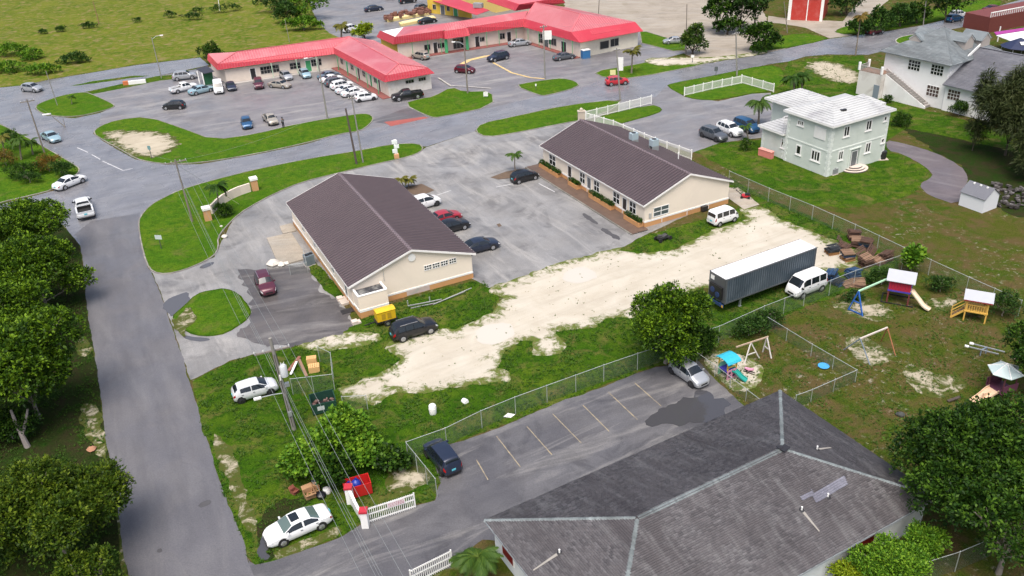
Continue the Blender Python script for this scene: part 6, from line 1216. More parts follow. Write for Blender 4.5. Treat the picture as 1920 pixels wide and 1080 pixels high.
WIRE = mk('power line', (.24, .26, .26), .5, .3); WIREY = mk('guy guard yellow', (.42, .46, .22), .5)
def wire(a, b, label, sag=.6, r=.016, mat=None, grp='overhead power lines'):
    a, b = Vector(a), Vector(b); pts = [a.lerp(b, k / 14) - up * (4 * sag * (k / 14) * (1 - k / 14)) for k in range(15)]
    m = MB(); m.tube(pts, r * .8, 5); return tag(m.obj('power_line', mat or WIRE), label, 'power line', grp)
pc = POLES['c']; zc = pc
dirp = (NE[0] - pc); dirp.z = 0; st = P(650, 1150, 0)
ec = Vector((math.cos(R_(27)), math.sin(R_(27)), 0))
lab = ['cross-arm cable from the corner lawn pole to the transformer pole, %s of four' % k for k in ('leftmost', 'second from left', 'third from left', 'rightmost')]; lab2 = ['cross-arm cable running from the transformer pole to the bottom edge, %s of four' % k for k in ('leftmost', 'second from left', 'third from left', 'rightmost')]
carm = [zc + ec * s - up * .1 for s in (-1.2, -.52, .52, 1.2)]
for i in range(4): wire(carm[i], NE[i], lab[i], .8)
wire(zc - up * 1.2, nat(.62), 'lower grey cable from the corner lawn pole to the transformer', .9)
wire(zc - up * 1.6, nat(.55), 'lowest grey cable from the corner lawn pole to the transformer pole', 1.0)
nxt = g_ = NP.location + (NP.location - POLES['c']).normalized() * 0
dn = (Vector((NP.location.x, NP.location.y, 0)) - Vector((pc.x, pc.y, 0))).normalized()
for i in range(4): wire(NE[i], NE[i] + dn * 36 + up * -.3, lab2[i], .9)
wire(nat(.62), nat(.62) + dn * 36 + up * .4, 'lower cable crossing the lot entrance from the transformer pole', 1.0)
wire(nat(.55), nat(.55) + dn * 36 + up * .3, 'lowest cable crossing the lot entrance from the transformer pole', 1.1)
for a, b, l in (('a', 'c', 'thin line from the far left pole to the corner lawn pole'), ('c', 'f', 'thin line along the long lawn from corner pole to the pole pair'), ('f', 'i', 'thin line along the main road past the red car'), ('i', 'k', 'thin line along the main road towards the picket corner'), ('h', 'j', 'thin line over the dirt lot')): wire(POLES[a] - up * .2, POLES[b] - up * .2, l, 1.2, .012)
def stay(a, ta, label): 
    m = MB(); A = P(*a); m.tube([A, ta], .016, 5); o = m.obj('guy_wire', WIRE); tag(o, label, 'guy wire', 'guy wires'); m = MB(); m.tube([A.lerp(ta, .02), A.lerp(ta, .42)], .04, 6); m.obj('guard', WIREY, o)
stay((450, 384), POLES['c'] - up * .6, 'guy wire with pale guard right of the corner lawn pole')
def street_sign(base, top, label, w_=.9, h_=.35, mat=None, post=.05):
    g, t_ = topof(base, top); H = t_.z; root = thing('road_sign', label, 'sign', g, R_(-10), 'small road signs'); m = MB(); m.tube([(0, 0, 0), (0, 0, H)], post, 8); m.obj('post', mk('sign post', (.06, .07, .07), .6), root); m = MB(); m.box(-w_ / 2, w_ / 2, -.05, -.03 - .0, H - h_, H); m.obj('board', mat or WHITE, root); return root
street_sign((303, 467), (299, 440), 'small pale sign on a black post on the corner lawn', .85, .55, mk('pale sign', (.50, .58, .56), .5))
street_sign((285, 298), (281, 273), 'small sign at the left tip of the plaza lawn', .5, .6, mk('teal sign', (.15, .28, .28), .5))
street_sign((1342, 143), (1344, 125), 'dark sign on a post beside the road before the picket fence', .6, .8, mk('sign back', (.10, .11, .12), .5))
street_sign((1149, 149), (1149, 131), 'pale yellow sign on a white post behind the red car', 1.0, .9, mk('pale yellow', (.66, .64, .30), .5))
street_sign((1005, 170), (1005, 157), 'thin white post on the tiny island lawn', .25, .4)
street_sign((911, 183), (911, 172), 'small white sign on the lawn at the road end of the plaza', .8, .8)
street_sign((1298, 118), (1299, 103), 'white sign on the sandy verge right of the tall palm', .6, .5)
for key, x, y, w_, h_, l in (('i', 1163, 120, 1.0, 2.2, 'white hanging banner on the pole beside the red car'), ('h', 1026, 66, 1.6, 1.6, 'white sign boards on the island pole')):
    t_ = POLES[key]; s, z = onwall(x, y, t_, t_ + Vector((1, -.02, 0))); m = MB(); m.cbox((t_.x + s, t_.y, z), (w_, .06, h_)); m.bar((t_.x, t_.y, z + h_ * .4), (t_.x + s, t_.y, z + h_ * .4), .05); tag(m.obj('sign_board', WHITE), l, 'sign')
t = thing('totem_sign', 'white stacked panel sign on an orange base at the lawn tip', 'sign', P(744, 297), R_(10)); t.scale = (.72, .72, .8); m = MB(); m.box(-.5, .5, -.4, .4, 0, .9); m.obj('base', ORP, t); m = MB(); m.box(-.3, .3, -.1, .1, .9, 3.6); m.obj('column', WHITE, t)
for k, (x, w_) in enumerate(((-.25, .9), (.2, 1.0), (-.1, 1.1))): m = MB(); m.box(x - w_ / 2, x + w_ / 2, -.2, .2, 1.15 + .85 * k, 1.75 + .85 * k); m.obj('panel', mk('pale panel', (.66, .72, .68), .5, var=.1), t)
def street_lamp(base, top, label):
    g, t_ = topof(base, top); root = thing('street_lamp', label, 'street lamp', g); m = MB(); m.tube([g, t_], [.1, .07], 8); part(m, 'shaft', CONP, root); m = MB(); m.cbox(t_ + Vector((-.5, 0, 0)), (1.3, .3, .16), R_(15)); part(m, 'lamp_head', WHITE, root)
street_lamp((122, 238), (93, 214), 'leaning street lamp with a white head at the cross street corner')

# ------------------------------------------------------------------ yard clutter
t = thing('skip', 'bright red metal skip with blue sacks near the entrance gate', 'skip', P(672, 924), R_(19)); RS = mk('skip red', (.46, .014, .014), .45, var=.06, stain=(.28, .02, .02), stain_amt=.5)
for nm, b in (('front_panel', (-1.0, 1.0, -.6, -.54, .12, 1.15)), ('back_panel', (-1.0, 1.0, .54, .6, .12, 1.15)), ('end_panel', (-1.0, -.94, -.54, .54, .12, 1.15)), ('end_panel', (.94, 1.0, -.54, .54, .12, 1.15)), ('floor', (-.94, .94, -.54, .54, .12, .2))): m = MB(); m.box(*b); m.obj(nm, RS, t)
BAG = mk('blue plastic', (.012, .03, .26), .35, var=.2, scale=4)
for i, (dx, dy) in enumerate(((-.62, -.05), (-.05, .1))):
    q = t.location + Vector((dx * .95 - dy * .3, dx * .33 + dy, .2)); o = thing('rubbish_sack', ('blue rubbish sack in the red skip, left one', 'blue rubbish sack in the red skip, right one')[i], 'sack', q, 0, 'blue sacks in the skip'); m = MB(); r = random.Random(i)
    V = []; 
    for a in range(6): m.tube([(0, 0, 0), (.0, 0, .5), (0, 0, .85), (0, 0, 1.05)], [.34, .44, .34, .08], 10) if a == 0 else None
    m.obj('sack', BAG, o, 60); m = MB(); m.tube([(0, 0, 1.05), (.05, .02, 1.16)], [.05, .09], 7); m.obj('knot', BAG, o)
CARD = mk('cardboard', (.36, .21, .11), .85, var=.12)
for i, (x, y, s, rz, l) in enumerate(((581, 930, .8, .5, 'largest open brown cardboard box on the ground above the white saloon'), (593, 922, .6, .2, 'smaller brown cardboard box behind the largest one'), (553, 924, .5, .9, 'reddish box under the shrub left of the cardboard boxes'))):
    o = thing('cardboard_box', l, 'box', P(x, y), rz, 'boxes dumped by the shrubs'); mt = CARD if i < 2 else mk('red-brown card', (.20, .06, .04), .8); m = MB(); h = s * .6
    for b in ((-s / 2, s / 2, -s / 2, -s / 2 + .02), (-s / 2, s / 2, s / 2 - .02, s / 2), (-s / 2, -s / 2 + .02, -s / 2 + .02, s / 2 - .02), (s / 2 - .02, s / 2, -s / 2 + .02, s / 2 - .02)): m.box(*b, 0, h)
    m.box(-s / 2 + .02, s / 2 - .02, -s / 2 + .02, s / 2 - .02, .005, .02); m.obj('carton', mt, o); m = MB(); m.slab([(-s / 2, -s / 2, h), (s / 2, -s / 2, h), (s / 2, -s * .85, h + .12), (-s / 2, -s * .85, h + .12)], .02); m.slab([(-s / 2, s * .8, h + .2), (s / 2, s * .8, h + .2), (s / 2, s / 2, h), (-s / 2, s / 2, h)], .02); m.obj('flap', mt, o)
t = thing('dish', 'grey satellite dish lying among the cardboard boxes', 'dish', P(595, 908)); m = MB(); m.tube([(0, 0, .5), (.05, -.05, .62), (.08, -.08, .66)], [.12, .42, .5], 16, cap=False); m.obj('reflector', mk('dish grey', (.34, .36, .37), .5), t); m = MB(); m.tube([(0, 0, 0), (0, 0, .52)], .05, 6); m.obj('mount', STEEL, t)
t = thing('rubbish_heap', 'dark bags heaped beside the cardboard boxes', 'rubbish', P(603, 932)); m = MB(); m.tube([(0, 0, 0), (0, 0, .3), (.05, 0, .5)], [.35, .38, .1], 9); m.obj('bag', mk('black plastic', (.012, .012, .018), .35), t, 50); m = MB(); m.tube([(.35, .5, 0), (.35, .5, .35), (.4, .5, .5)], [.3, .3, .08], 9); m.obj('bag', WHITE, t, 50)
t = thing('dumpster', 'dark green dumpster full of rubbish beside the chain link corner', 'dumpster', P(608, 766), R_(18)); DG = mk('dumpster green', (.012, .05, .035), .5, var=.2)
for nm, b in (('front_panel', (-1.05, 1.05, -.75, -.69, .1, 1.1)), ('back_panel', (-1.05, 1.05, .69, .75, .1, 1.3)), ('end_panel', (-1.05, -.99, -.69, .69, .1, 1.2)), ('end_panel', (.99, 1.05, -.69, .69, .1, 1.2)), ('floor', (-.99, .99, -.69, .69, .1, .4))): m = MB(); m.box(*b); m.obj(nm, DG if 'floor' not in nm else TRIM, t)
m = MB(); m.box(-.6, .0, -.765, -.751, .45, .85); m.obj('label_plate', mk('pale label', (.5, .55, .55), .5), t); m = MB(); r = random.Random(5)
for k in range(24): m.cbox((r.uniform(-.85, .85), r.uniform(-.55, .55), r.uniform(.42, .7)), (r.uniform(.1, .3), r.uniform(.1, .3), .12), r.uniform(0, 3), 0)
tag(m.obj('rubbish', mk('mixed rubbish', (.12, .06, .05), .8, var=.8, scale=5, stain=(.5, .5, .52), stain_amt=.5), t), kind='stuff')
TIM = mk('new timber', (.58, .36, .15), .75, var=.12, scale=2)
def crate(x, y, z, sx, sy, sz, rz, label):
    o = thing('timber_crate', label, 'crate', P(x, y) + up * z, rz, 'timber crates by the pole'); me = None
    for k in range(5): m = MB(); w_ = sx / 5; m.box(-sx / 2 + k * w_, -sx / 2 + (k + 1) * w_ - .03, -sy / 2, sy / 2, sz - .03, sz); m.obj('lid_board', TIM, o)
    m = MB(); m.box(-sx / 2, sx / 2, -sy / 2, -sy / 2 + .03, 0, sz - .031); m.box(-sx / 2, sx / 2, sy / 2 - .03, sy / 2, 0, sz - .031); m.box(-sx / 2, -sx / 2 + .03, -sy / 2 + .03, sy / 2 - .03, 0, sz - .031); m.box(sx / 2 - .03, sx / 2, -sy / 2 + .03, sy / 2 - .03, 0, sz - .031); m.obj('sides', TIM, o)
crate(590, 695, 0, 1.0, .75, .6, R_(10), 'nearer pale timber crate beside the transformer pole'); crate(586, 684, .1, .9, .6, .75, R_(8), 'farther pale timber crate beside the transformer pole'); 
for i, (a, b, wd, mt, l) in enumerate((((541, 695), (562, 668), .3, mk('old red plank', (.22, .09, .06), .8), 'reddish plank leaning left of the timber crates'), ((560, 672), (575, 705), .25, mk('brown plank', (.24, .15, .10), .8), 'brown plank lying before the timber crates'), ((545, 702), (556, 678), .2, WHITE, 'white plank beside the reddish plank'))):
    A, B = P(*a, .1 + .06 * i), P(*b, .25 + .06 * i); m = MB(); m.bar(A, B, wd, .05); tag(m.obj('plank', mt), l, 'plank', 'planks by the timber crates')
def drum(x, y, label, r=.32, h=.85, tilt=0):
    o = thing('white_drum', label, 'drum', P(x, y)); o.rotation_euler = (tilt, 0, .6); m = MB(); m.tube([(0, 0, 0), (0, 0, .05), (0, 0, h - .06), (0, 0, h)], [r * .95, r, r, r * .9], 16); m.obj('body', WHITE, o, 40); m = MB(); m.tube([(0, 0, h + .002), (0, 0, h + .04)], r * .8, 16); m.obj('lid', mk('drum lid', (.66, .68, .66), .5), o); m = MB(); m.tube([(0, 0, h * .62), (0, 0, h * .66)], r * 1.04, 16); m.obj('hoop', WHITE, o)
drum(812, 775, 'white plastic drum standing on the grass above the fence'); drum(869, 751, 'white bucket tipped over nearer the sand track', .26, .5, R_(80))
t = thing('debris', 'white torn sheet lying just inside the fence of the striped lot', 'debris', P(955, 781)); m = MB(); m.slab([(-.5, -.1, .1), (.1, -.2, .04), (.5, .1, .12), (-.1, .25, .2)], .03); m.obj('sheet', WHITE, t)
t = thing('pipe_stack', 'grey and white pipes and boards lying along the gable of the left office', 'pipes', P(770, 577))
for k, (a, b, z, mt) in enumerate((((765, 574), (828, 561), .12, STEEL), ((770, 578), (826, 566), .06, STEEL), ((806, 572), (868, 549), .08, mk('dark rail', (.10, .07, .07), .6)), ((812, 571), (872, 546), .14, STEEL), ((835, 561), (884, 540), .1, STEEL))): m = MB(); m.bar(P(*a, z), P(*b, z), .1, .07); part(m, 'pipe', mt, t)
m = MB(); q = P(765, 573); m.box(q.x - .05, q.x + .05, q.y - .05, q.y + .05, 0, .6); q = P(806, 566); m.box(q.x - .05, q.x + .05, q.y - .05, q.y + .05, 0, .6); m.bar(P(765, 573, .55), P(806, 566, .55), .08, .06); part(m, 'low_rail', STEEL, t)
# pad, condensers, rubble, steps at the left office
t = sheet('concrete_pad', [(501, 448), (546, 438), (577, 486), (524, 500)], .16, 'concrete'); PADP = outline([(501, 448), (546, 438), (577, 486), (524, 500)], step=3); tag(ribbon('pad_edge', PADP, .06, 0, .158, 'concrete', t), kind='structure')
t = sheet('concrete_pad', [(525, 426), (548, 420), (556, 434), (531, 440)], .16, 'concrete', seed=2); tag(ribbon('pad_edge', outline([(525, 426), (548, 420), (556, 434), (531, 440)], step=3), .06, 0, .158, 'concrete', t), kind='structure')
for i, (x, y) in enumerate(((577, 497), (585, 494))):
    o = thing('condenser', ('grey cooling unit beside the left office, left of two', 'grey cooling unit beside the left office, right of two')[i], 'air conditioner', P(x, y), R_(25), 'cooling units in the pen'); m = MB(); m.box(-.3, .3, -.45, .45, .05, 1.25); m.obj('casing', mk('slate casing', (.16, .20, .23), .45, .2), o); m = MB(); m.tube([(0, 0, 1.252), (0, 0, 1.3)], .26, 12); m.obj('fan_grille', TRIM, o); m = MB(); m.box(-.34, .34, -.5, .5, 0, .048); m.obj('pad', STEPM, o)
def rock(name, label, x, y, r, mat, n=9, group=None, cat='stone', seed=0):
    rg = random.Random(seed); m = MB(); rings = [(.0, .75), (.35, 1.0), (.7, .7), (.95, .25)]; V = []
    for z, k in rings: V += [(r * k * math.cos(2 * math.pi * i / n) * rg.uniform(.8, 1.2), r * k * math.sin(2 * math.pi * i / n) * rg.uniform(.7, 1.1), r * z * rg.uniform(.8, 1.1)) for i in range(n)]
    m.add(V, [(j * n + i, j * n + (i + 1) % n, (j + 1) * n + (i + 1) % n, (j + 1) * n + i) for j in range(3) for i in range(n)] + [tuple(range(3 * n, 4 * n))]); o = m.obj(name, mat, None, 50); o.location = P(x, y); return tag(o, label, cat, group)
STONE = mk('pale stone', (.56, .53, .48), .85, var=.15, stain=(.3, .27, .24), stain_amt=.5)
for i, (x, y, r, l) in enumerate(((513, 497, .75, 'big pale boulder beside the concrete pad'), (528, 498, .5, 'second pale rock right of the big boulder'), (537, 495, .35, 'small grey rock near the concrete pad'), (421, 445, .4, 'pale stone at the lawn edge by the forecourt'), (415, 425, .2, 'tiny white stone under the round bush'), (1688, 779, .35, 'dark stone on the grass near the hip roof'))): rock('boulder', l, x, y, r, STONE if i < 5 else mk('dark stone', (.05, .055, .05), .8), seed=i, group='boulders')
for x, y, l in ((640, 562, 'upper pale step block beside the left office wall'), (668, 606, 'lower pale step block beside the office extension')): t = thing('step_block', l, 'step', P(x, y), R_(25)); m = MB(); m.box(-.45, .45, -.3, .3, 0, .2); m.obj('tread', STEPM, t); m = MB(); m.box(-.45, .15, -.3, .3, .2, .36); m.obj('riser', STEPM, t)
t = thing('door_mat', 'dark mat lying before the extension door', 'mat', P(653, 583), R_(25)); m = MB(); m.box(-.75, .75, -.45, .45, .02, .06); m.obj('mat', DARK, t)
t = thing('road_barrier', 'white and orange road barrier block on the plaza lot edge', 'barrier', P(258, 157), R_(12)); m = MB(); m.prism([(-1.6, -.25), (1.6, -.25), (1.6, .25), (-1.6, .25)], 0, .7); m.obj('block', WHITE, t); m = MB(); m.box(-2.6, -1.61, -.25, .25, 0, .75); m.obj('orange_block', mk('barrier orange', (.55, .16, .06), .5), t)
t = thing('ice_box', 'blue box standing at the end wall corner of the second shop range', 'box', P(1098, 109), R_(20)); m = MB(); m.box(-.8, .8, -.5, .5, 0, 1.6); m.obj('cabinet', mk('box blue', (.03, .14, .32), .45), t); m = MB(); m.box(-.82, .82, -.55, .5, 1.601, 1.72); m.obj('lid', WHITE, t)
t = thing('lawn_mower', 'red mower parked on the slab behind the right office', 'mower', P(1398, 371), R_(-20)); m = MB(); m.box(-.5, .5, -.35, .35, .2, .4); m.obj('deck', mk('mower red', (.42, .02, .03), .4), t); m = MB(); m.box(-.1, .5, -.25, .25, .401, .62); m.obj('engine', TRIM, t)
for dx in (-.45, .4):
    for dy in (-.4, .4): m = MB(); m.tube([(dx, dy - .06, .18), (dx, dy + .06, .18)], .18, 10); m.obj('wheel', TYRE, t)
m = MB(); m.bar((-.5, 0, .4), (-1.2, 0, .95), .05); m.bar((-1.2, -.3, .95), (-1.2, .3, .95), .05); m.obj('handle', TRIM, t)
t = thing('scrap_cart', 'dark broken cart with scrap on the verge before the right office gable', 'cart', P(1243, 450), R_(30)); m = MB(); m.box(-.8, .8, -.4, .4, .3, .38); m.obj('bed', TRIM, t); m = MB(); m.cbox((.1, 0, .5), (.9, .5, .2), .3); m.cbox((-.4, .1, .55), (.3, .5, .3), .8); m.obj('scrap', mk('dark scrap', (.05, .05, .05), .7, var=.5), t)
for dx in (-.7, .7): m = MB(); m.tube([(dx, -.5, .26), (dx, -.4, .26)], .26, 12); m.tube([(dx, .4, .26), (dx, .5, .26)], .26, 12); m.obj('wheel', TYRE, t)
t = sheet('manhole_cover', [(931, 421), (937, 419), (941, 424), (935, 426)], .03, 'bed soil', 0, 5)
m = MB(); r = random.Random(12)
for k in range(70): q = P(r.uniform(1838, 1925), r.uniform(348, 395)); m.cbox((q.x, q.y, r.uniform(.05, .45)), (r.uniform(.2, 1.1), r.uniform(.1, .6), r.uniform(.05, .3)), r.uniform(0, 3))
tag(m.obj('rubble_heap', mk('charred debris', (.035, .03, .028), .85, var=.6, scale=3, stain=(.45, .43, .42), stain_amt=.5)), 'dark charred debris heap with pale bits behind the white shed', 'rubble heap', kind='stuff')
# pallets
PAL = [mk('pallet brown', (.085, .045, .030), .85, var=.35, scale=2, stain=(.07, .05, .04), stain_amt=.6), mk('pallet pale', (.22, .135, .085), .85, var=.3, scale=2), mk('pallet blue', (.018, .055, .13), .7, var=.3, scale=2), mk('pallet black', (.022, .026, .030), .6, var=.4, scale=2), mk('pallet orange', (.28, .14, .05), .8, var=.25)]
def pallet_mesh():
    o = {}
    m = MB(); 
    for k in range(6): m.box(-.6, .6, -.5 + k * .178, -.5 + k * .178 + .105, .12, .142)
    o['deck'] = m
    m = MB()
    for y in (-.5, -.05, .42): m.box(-.6, .6, y, y + .08, .022, .119)
    o['stringer'] = m; m = MB()
    for y in (-.5, -.07, .4): m.box(-.6, .6, y, y + .1, 0, .021)
    o['base_board'] = m; return o
PM = {k: v.mesh(k, PAL[0]) for k, v in pallet_mesh().items()}
def pallet(x, y, z, rz, c, label, tilt=0.0, sc=1.0):
    o = thing('pallet', label, 'pallet', P(x, y) + up * z, rz, 'pallets stacked beside the container yard'); o.rotation_euler = (tilt, 0, rz); o.scale = (sc,) * 3
    o.rotation_euler.y = tilt * RNG.uniform(-.8, .8)
    for k, me in PM.items(): q = link(k, me, o); q.material_slots[0].link = 'OBJECT'; q.material_slots[0].material = PAL[c]
stacks = [(1560, 476, 5, .15, [4, 4, 3, 3, 3], 'black-topped stack at the sand edge'), (1589, 487, 6, .2, [4, 4, 1, 2, 3, 1], 'orange-bottomed stack behind the black-topped one'), (1580, 468, 4, .6, [0, 1, 0, 0], 'leaning brown stack'), (1607, 462, 6, -.4, [0, 0, 1, 0, 0, 1], 'tall brown stack in the middle of the heap'), (1622, 466, 7, -.5, [0, 0, 3, 2, 3, 0, 0], 'grey-topped stack next to the fence'), (1600, 449, 7, -.3, [0, 0, 0, 1, 0, 0, 0], 'farthest brown stack'), (1622, 497, 6, .35, [0, 0, 0, 0, 0, 1], 'pale-topped slatted stack'), (1645, 493, 3, .5, [0, 1, 1], 'low brown stack by the slatted one'), (1660, 488, 6, .5, [0, 0, 0, 0, 0, 0], 'purple-brown stack in the fence corner'), (1557, 524, 6, .9, [2, 3, 2, 2, 3, 2], 'blue stack behind the white minibus'), (1571, 533, 3, .5, [2, 2, 3], 'low blue stack against the fence'), (1598, 521, 6, .25, [2, 2, 2, 2, 2, 2], 'bright blue stack'), (1590, 536, 2, .3, [1, 1], 'pale pair of pallets by the fence'), (1608, 535, 3, -.2, [1, 0, 1], 'weathered low stack beside the playground fence')]
for x, y, n, rz, cs, l in stacks:
    for k in range(n):
        wd = ('bottom', 'second', 'third', 'fourth', 'fifth', 'sixth', 'seventh')[k] if k < n - 1 else 'top'
        pallet(x + RNG.uniform(-2, 2), y + RNG.uniform(-1, 1), .165 * k * 1.05, rz + RNG.uniform(-.22, .22), cs[k], f'{wd} pallet of the {l}', RNG.uniform(-.03, .03) if k < n - 1 else RNG.choice((-1, 1)) * RNG.uniform(.05, .38), 1.05)
for x, y, rz, l in ((1632, 478, .8, 'upright brown pallet propped on the heap'), (1573, 460, 1.1, 'tilted pallet at the left of the heap'), (1612, 480, .3, 'pallet slanting between the stacks')): pallet(x, y, .55, rz, 0, l, .9)

# ------------------------------------------------------------------ playground
def roof_gable(m, w_, l_, z, rise, oh=.0, t=.05):
    m.slab([(-l_ / 2, -w_ / 2, z), (l_ / 2, -w_ / 2, z), (l_ / 2, 0, z + rise), (-l_ / 2, 0, z + rise)], t); m.slab([(-l_ / 2, 0, z + rise), (l_ / 2, 0, z + rise), (l_ / 2, w_ / 2, z), (-l_ / 2, w_ / 2, z)], t); return m
GROOF = mk('grey felt roof', (.36, .38, .415), .6, var=.05, stain=(.33, .34, .38), stain_amt=.4); PRED = mk('play red', (.40, .018, .05), .5, var=.1, scale=2); PBLU = mk('play blue', (.02, .10, .36), .5, var=.1); PTRIM = mk('play violet-blue', (.06, .05, .34), .5)
q = P(1683, 563); t = thing('playhouse_tower', 'red playhouse on stilts with grey roof and cream slide', 'playhouse', q, R_(-28))
for x in (-.95, .95):
    for y in (-.8, .8): m = MB(); m.box(x - .07, x + .07, y - .07, y + .07, 0, 1.35); m.obj('stilt', mk('stilt brown', (.14, .03, .03), .7), t)
m = MB(); m.box(-1.05, 1.05, -.9, .9, 1.35, 1.5); m.obj('platform', PTRIM, t)
for b in ((-1.0, 1.0, -.85, -.8), (-1.0, 1.0, .8, .85), (-1.0, -.95, -.8, .8), (.95, 1.0, -.8, .8)):
    n = 8; 
    for k in range(n):
        m = MB(); x0, x1, y0, y1 = b
        if x1 - x0 > .5: w_ = (x1 - x0) / n; m.box(x0 + w_ * k + .01, x0 + w_ * (k + 1) - .01, y0, y1, 1.51, 2.55)
        else: w_ = (y1 - y0) / n; m.box(x0, x1, y0 + w_ * k + .01, y0 + w_ * (k + 1) - .01, 1.51, 2.55)
        m.obj('wall_board', PRED, t)
m = MB(); m.box(-1.05, 1.05, -.9, -.851, 2.5, 2.62); m.box(-1.05, 1.05, .851, .9, 2.5, 2.62); m.box(-1.05, -1.001, -.85, .85, 2.5, 2.62); m.box(1.001, 1.05, -.85, .85, 2.5, 2.62); m.obj('eave_trim', PTRIM, t)
roof_gable(MB(), 2.3, 2.6, 2.6, .75).obj('roof', GROOF, t)
m = MB(); m.add([(-1.05, -.9, 2.6), (-1.05, .9, 2.6), (-1.05, 0, 3.2)], [(0, 1, 2)]); m.add([(1.05, -.9, 2.6), (1.05, .9, 2.6), (1.05, 0, 3.2)], [(0, 2, 1)]); m.obj('gable_panel', PTRIM, t)
SLC = mk('cream slide', (.66, .56, .42), .4); m = MB(); pr = [(.95, 1.5), (1.3, 1.45), (1.9, .95), (2.5, .42), (2.9, .25), (3.2, .22)]
for i in range(5): (x0, z0), (x1, z1) = pr[i], pr[i + 1]; m.slab([(x0, -.25, z0), (x1, -.25, z1), (x1, .25, z1), (x0, .25, z0)], .04); m.slab([(x0, -.29, z0 + .14), (x1, -.29, z1 + .14), (x1, -.25, z1 + .14), (x0, -.25, z0 + .14)], .16); m.slab([(x0, .25, z0 + .14), (x1, .25, z1 + .14), (x1, .29, z1 + .14), (x0, .29, z0 + .14)], .16)
sl = m.obj('slide', SLC, t); sl.rotation_euler = (0, 0, R_(-22))
m = MB(); m.box(-1.5, 1.5, -1.0, -.9, 0, .1); m.box(-1.5, 1.5, .9, 1.0, 0, .1); m.box(-1.5, -1.4, -.9, .9, 0, .1); m.obj('ground_beam', TRIM, t)
# swing beam and blue A-frame
h1 = P(1675, 518, 2.4); h0 = P(1610, 546, 2.25); t = thing('swing_frame', 'blue A-frame swing with a pale green beam joined to the red playhouse', 'swing', P(1603, 590)); m = MB(); m.bar(h0, h1, .14, .14); part(m, 'beam', mk('pale green beam', (.38, .62, .42), .5), t)
f0, f1 = P(1590, 581), P(1617, 593)
for f in (f0, f1): m = MB(); m.bar(f, h0, .12, .12); part(m, 'leg', PBLU, t)
m = MB(); m.bar(f0.lerp(h0, .05), f1.lerp(h0, .05), .1); m.bar(f0.lerp(h0, .5), f1.lerp(h0, .5), .1); part(m, 'cross_brace', PBLU, t)
# yellow timber fort
YT = mk('yellow timber', (.62, .38, .08), .65, var=.12, scale=2); q = P(1826, 596); t = thing('timber_fort', 'yellow timber play fort with grey roof and stair', 'playhouse', q, R_(-28))
for x in (-.9, .9):
    for y in (-.8, .8): m = MB(); m.box(x - .06, x + .06, y - .06, y + .06, 0, 2.35); m.obj('post', YT, t)
m = MB(); m.box(-1.0, 1.0, -.9, .9, 1.0, 1.12); m.obj('platform', YT, t)
for y in (-.8, .8):
    m = MB(); m.bar((-.9, y, 1.75), (.9, y, 1.75), .07); 
    for k in range(9): m.box(-.8 + .2 * k - .03, -.8 + .2 * k + .03, y - .02, y + .02, 1.121, 1.72)
    m.obj('railing', YT, t)
for x in (.9,):
    m = MB(); m.bar((x, -.8, 1.75), (x, .8, 1.75), .07)
    for k in range(8): m.box(x - .02, x + .02, -.7 + .2 * k - .03, -.7 + .2 * k + .03, 1.121, 1.72)
    m.obj('railing', YT, t)
roof_gable(MB(), 2.1, 2.5, 2.35, .6).obj('roof', GROOF, t); m = MB(); m.box(-1.2, 1.2, -1.06, -1.0, 2.22, 2.34); m.box(-1.2, 1.2, 1.0, 1.06, 2.22, 2.34); m.obj('fascia', mk('red fascia', (.25, .03, .03), .6), t)
for y in (-.35, .35): m = MB(); m.bar((-.95, y - .35, 1.05), (-2.0, y - .35, .03), .06, .18); m.bar((-.95, y - .35, 1.85), (-2.0, y - .35, .85), .07); m.bar((-2.0, y - .35, 0), (-2.0, y - .35, .85), .07); m.obj('stair_rail', YT, t)
for k in range(5): m = MB(); m.box(-2.0 + .2 * k, -1.8 + .2 * k, -.66, -.04, .16 + .19 * k, .2 + .19 * k); m.obj('stair_tread', mk('tread dark', (.16, .10, .05), .8), t)
# rusty swing frame
t = thing('swing_frame', 'rusty old swing frame with a bleached beam standing in sand', 'swing', P(1645, 650)); a, b = P(1613, 635, 2.1), P(1664, 614, 2.1); RU = mk('rust', (.28, .11, .05), .8, var=.3); GB = mk('blue-grey paint', (.18, .23, .29), .7, var=.2)
m = MB(); m.bar(a, b, .12); part(m, 'beam', mk('bleached beam', (.56, .50, .45), .7), t)
for e_, f, mt in ((a, (1582, 656), GB), (a, (1631, 684), GB), (b, (1679, 667), RU), (b, (1652, 640), RU)): m = MB(); m.tube([e_, P(*f)], .05, 8); part(m, 'leg', mt, t)
# seesaw
t = thing('seesaw', 'long double-beam metal seesaw near the dark trees', 'seesaw', P(1842, 668)); a0, a1 = P(1809, 648, .7), P(1872, 664, .55); b0, b1 = P(1818, 643, .7), P(1884, 660, .55)
for x, y in ((a0, a1), (b0, b1)): m = MB(); m.bar(x, y, .1, .08); part(m, 'beam', STEEL, t); m = MB(); m.bar(x, x.lerp(y, .12), .24, .1); part(m, 'seat', WHITE, t)
m = MB(); c0 = a0.lerp(a1, .5); c1 = b0.lerp(b1, .5); m.bar(c0, c1, .08); m.bar(c0, Vector((c0.x, c0.y, 0)), .08); m.bar(c1, Vector((c1.x, c1.y, 0)), .08); part(m, 'stand', GB, t)
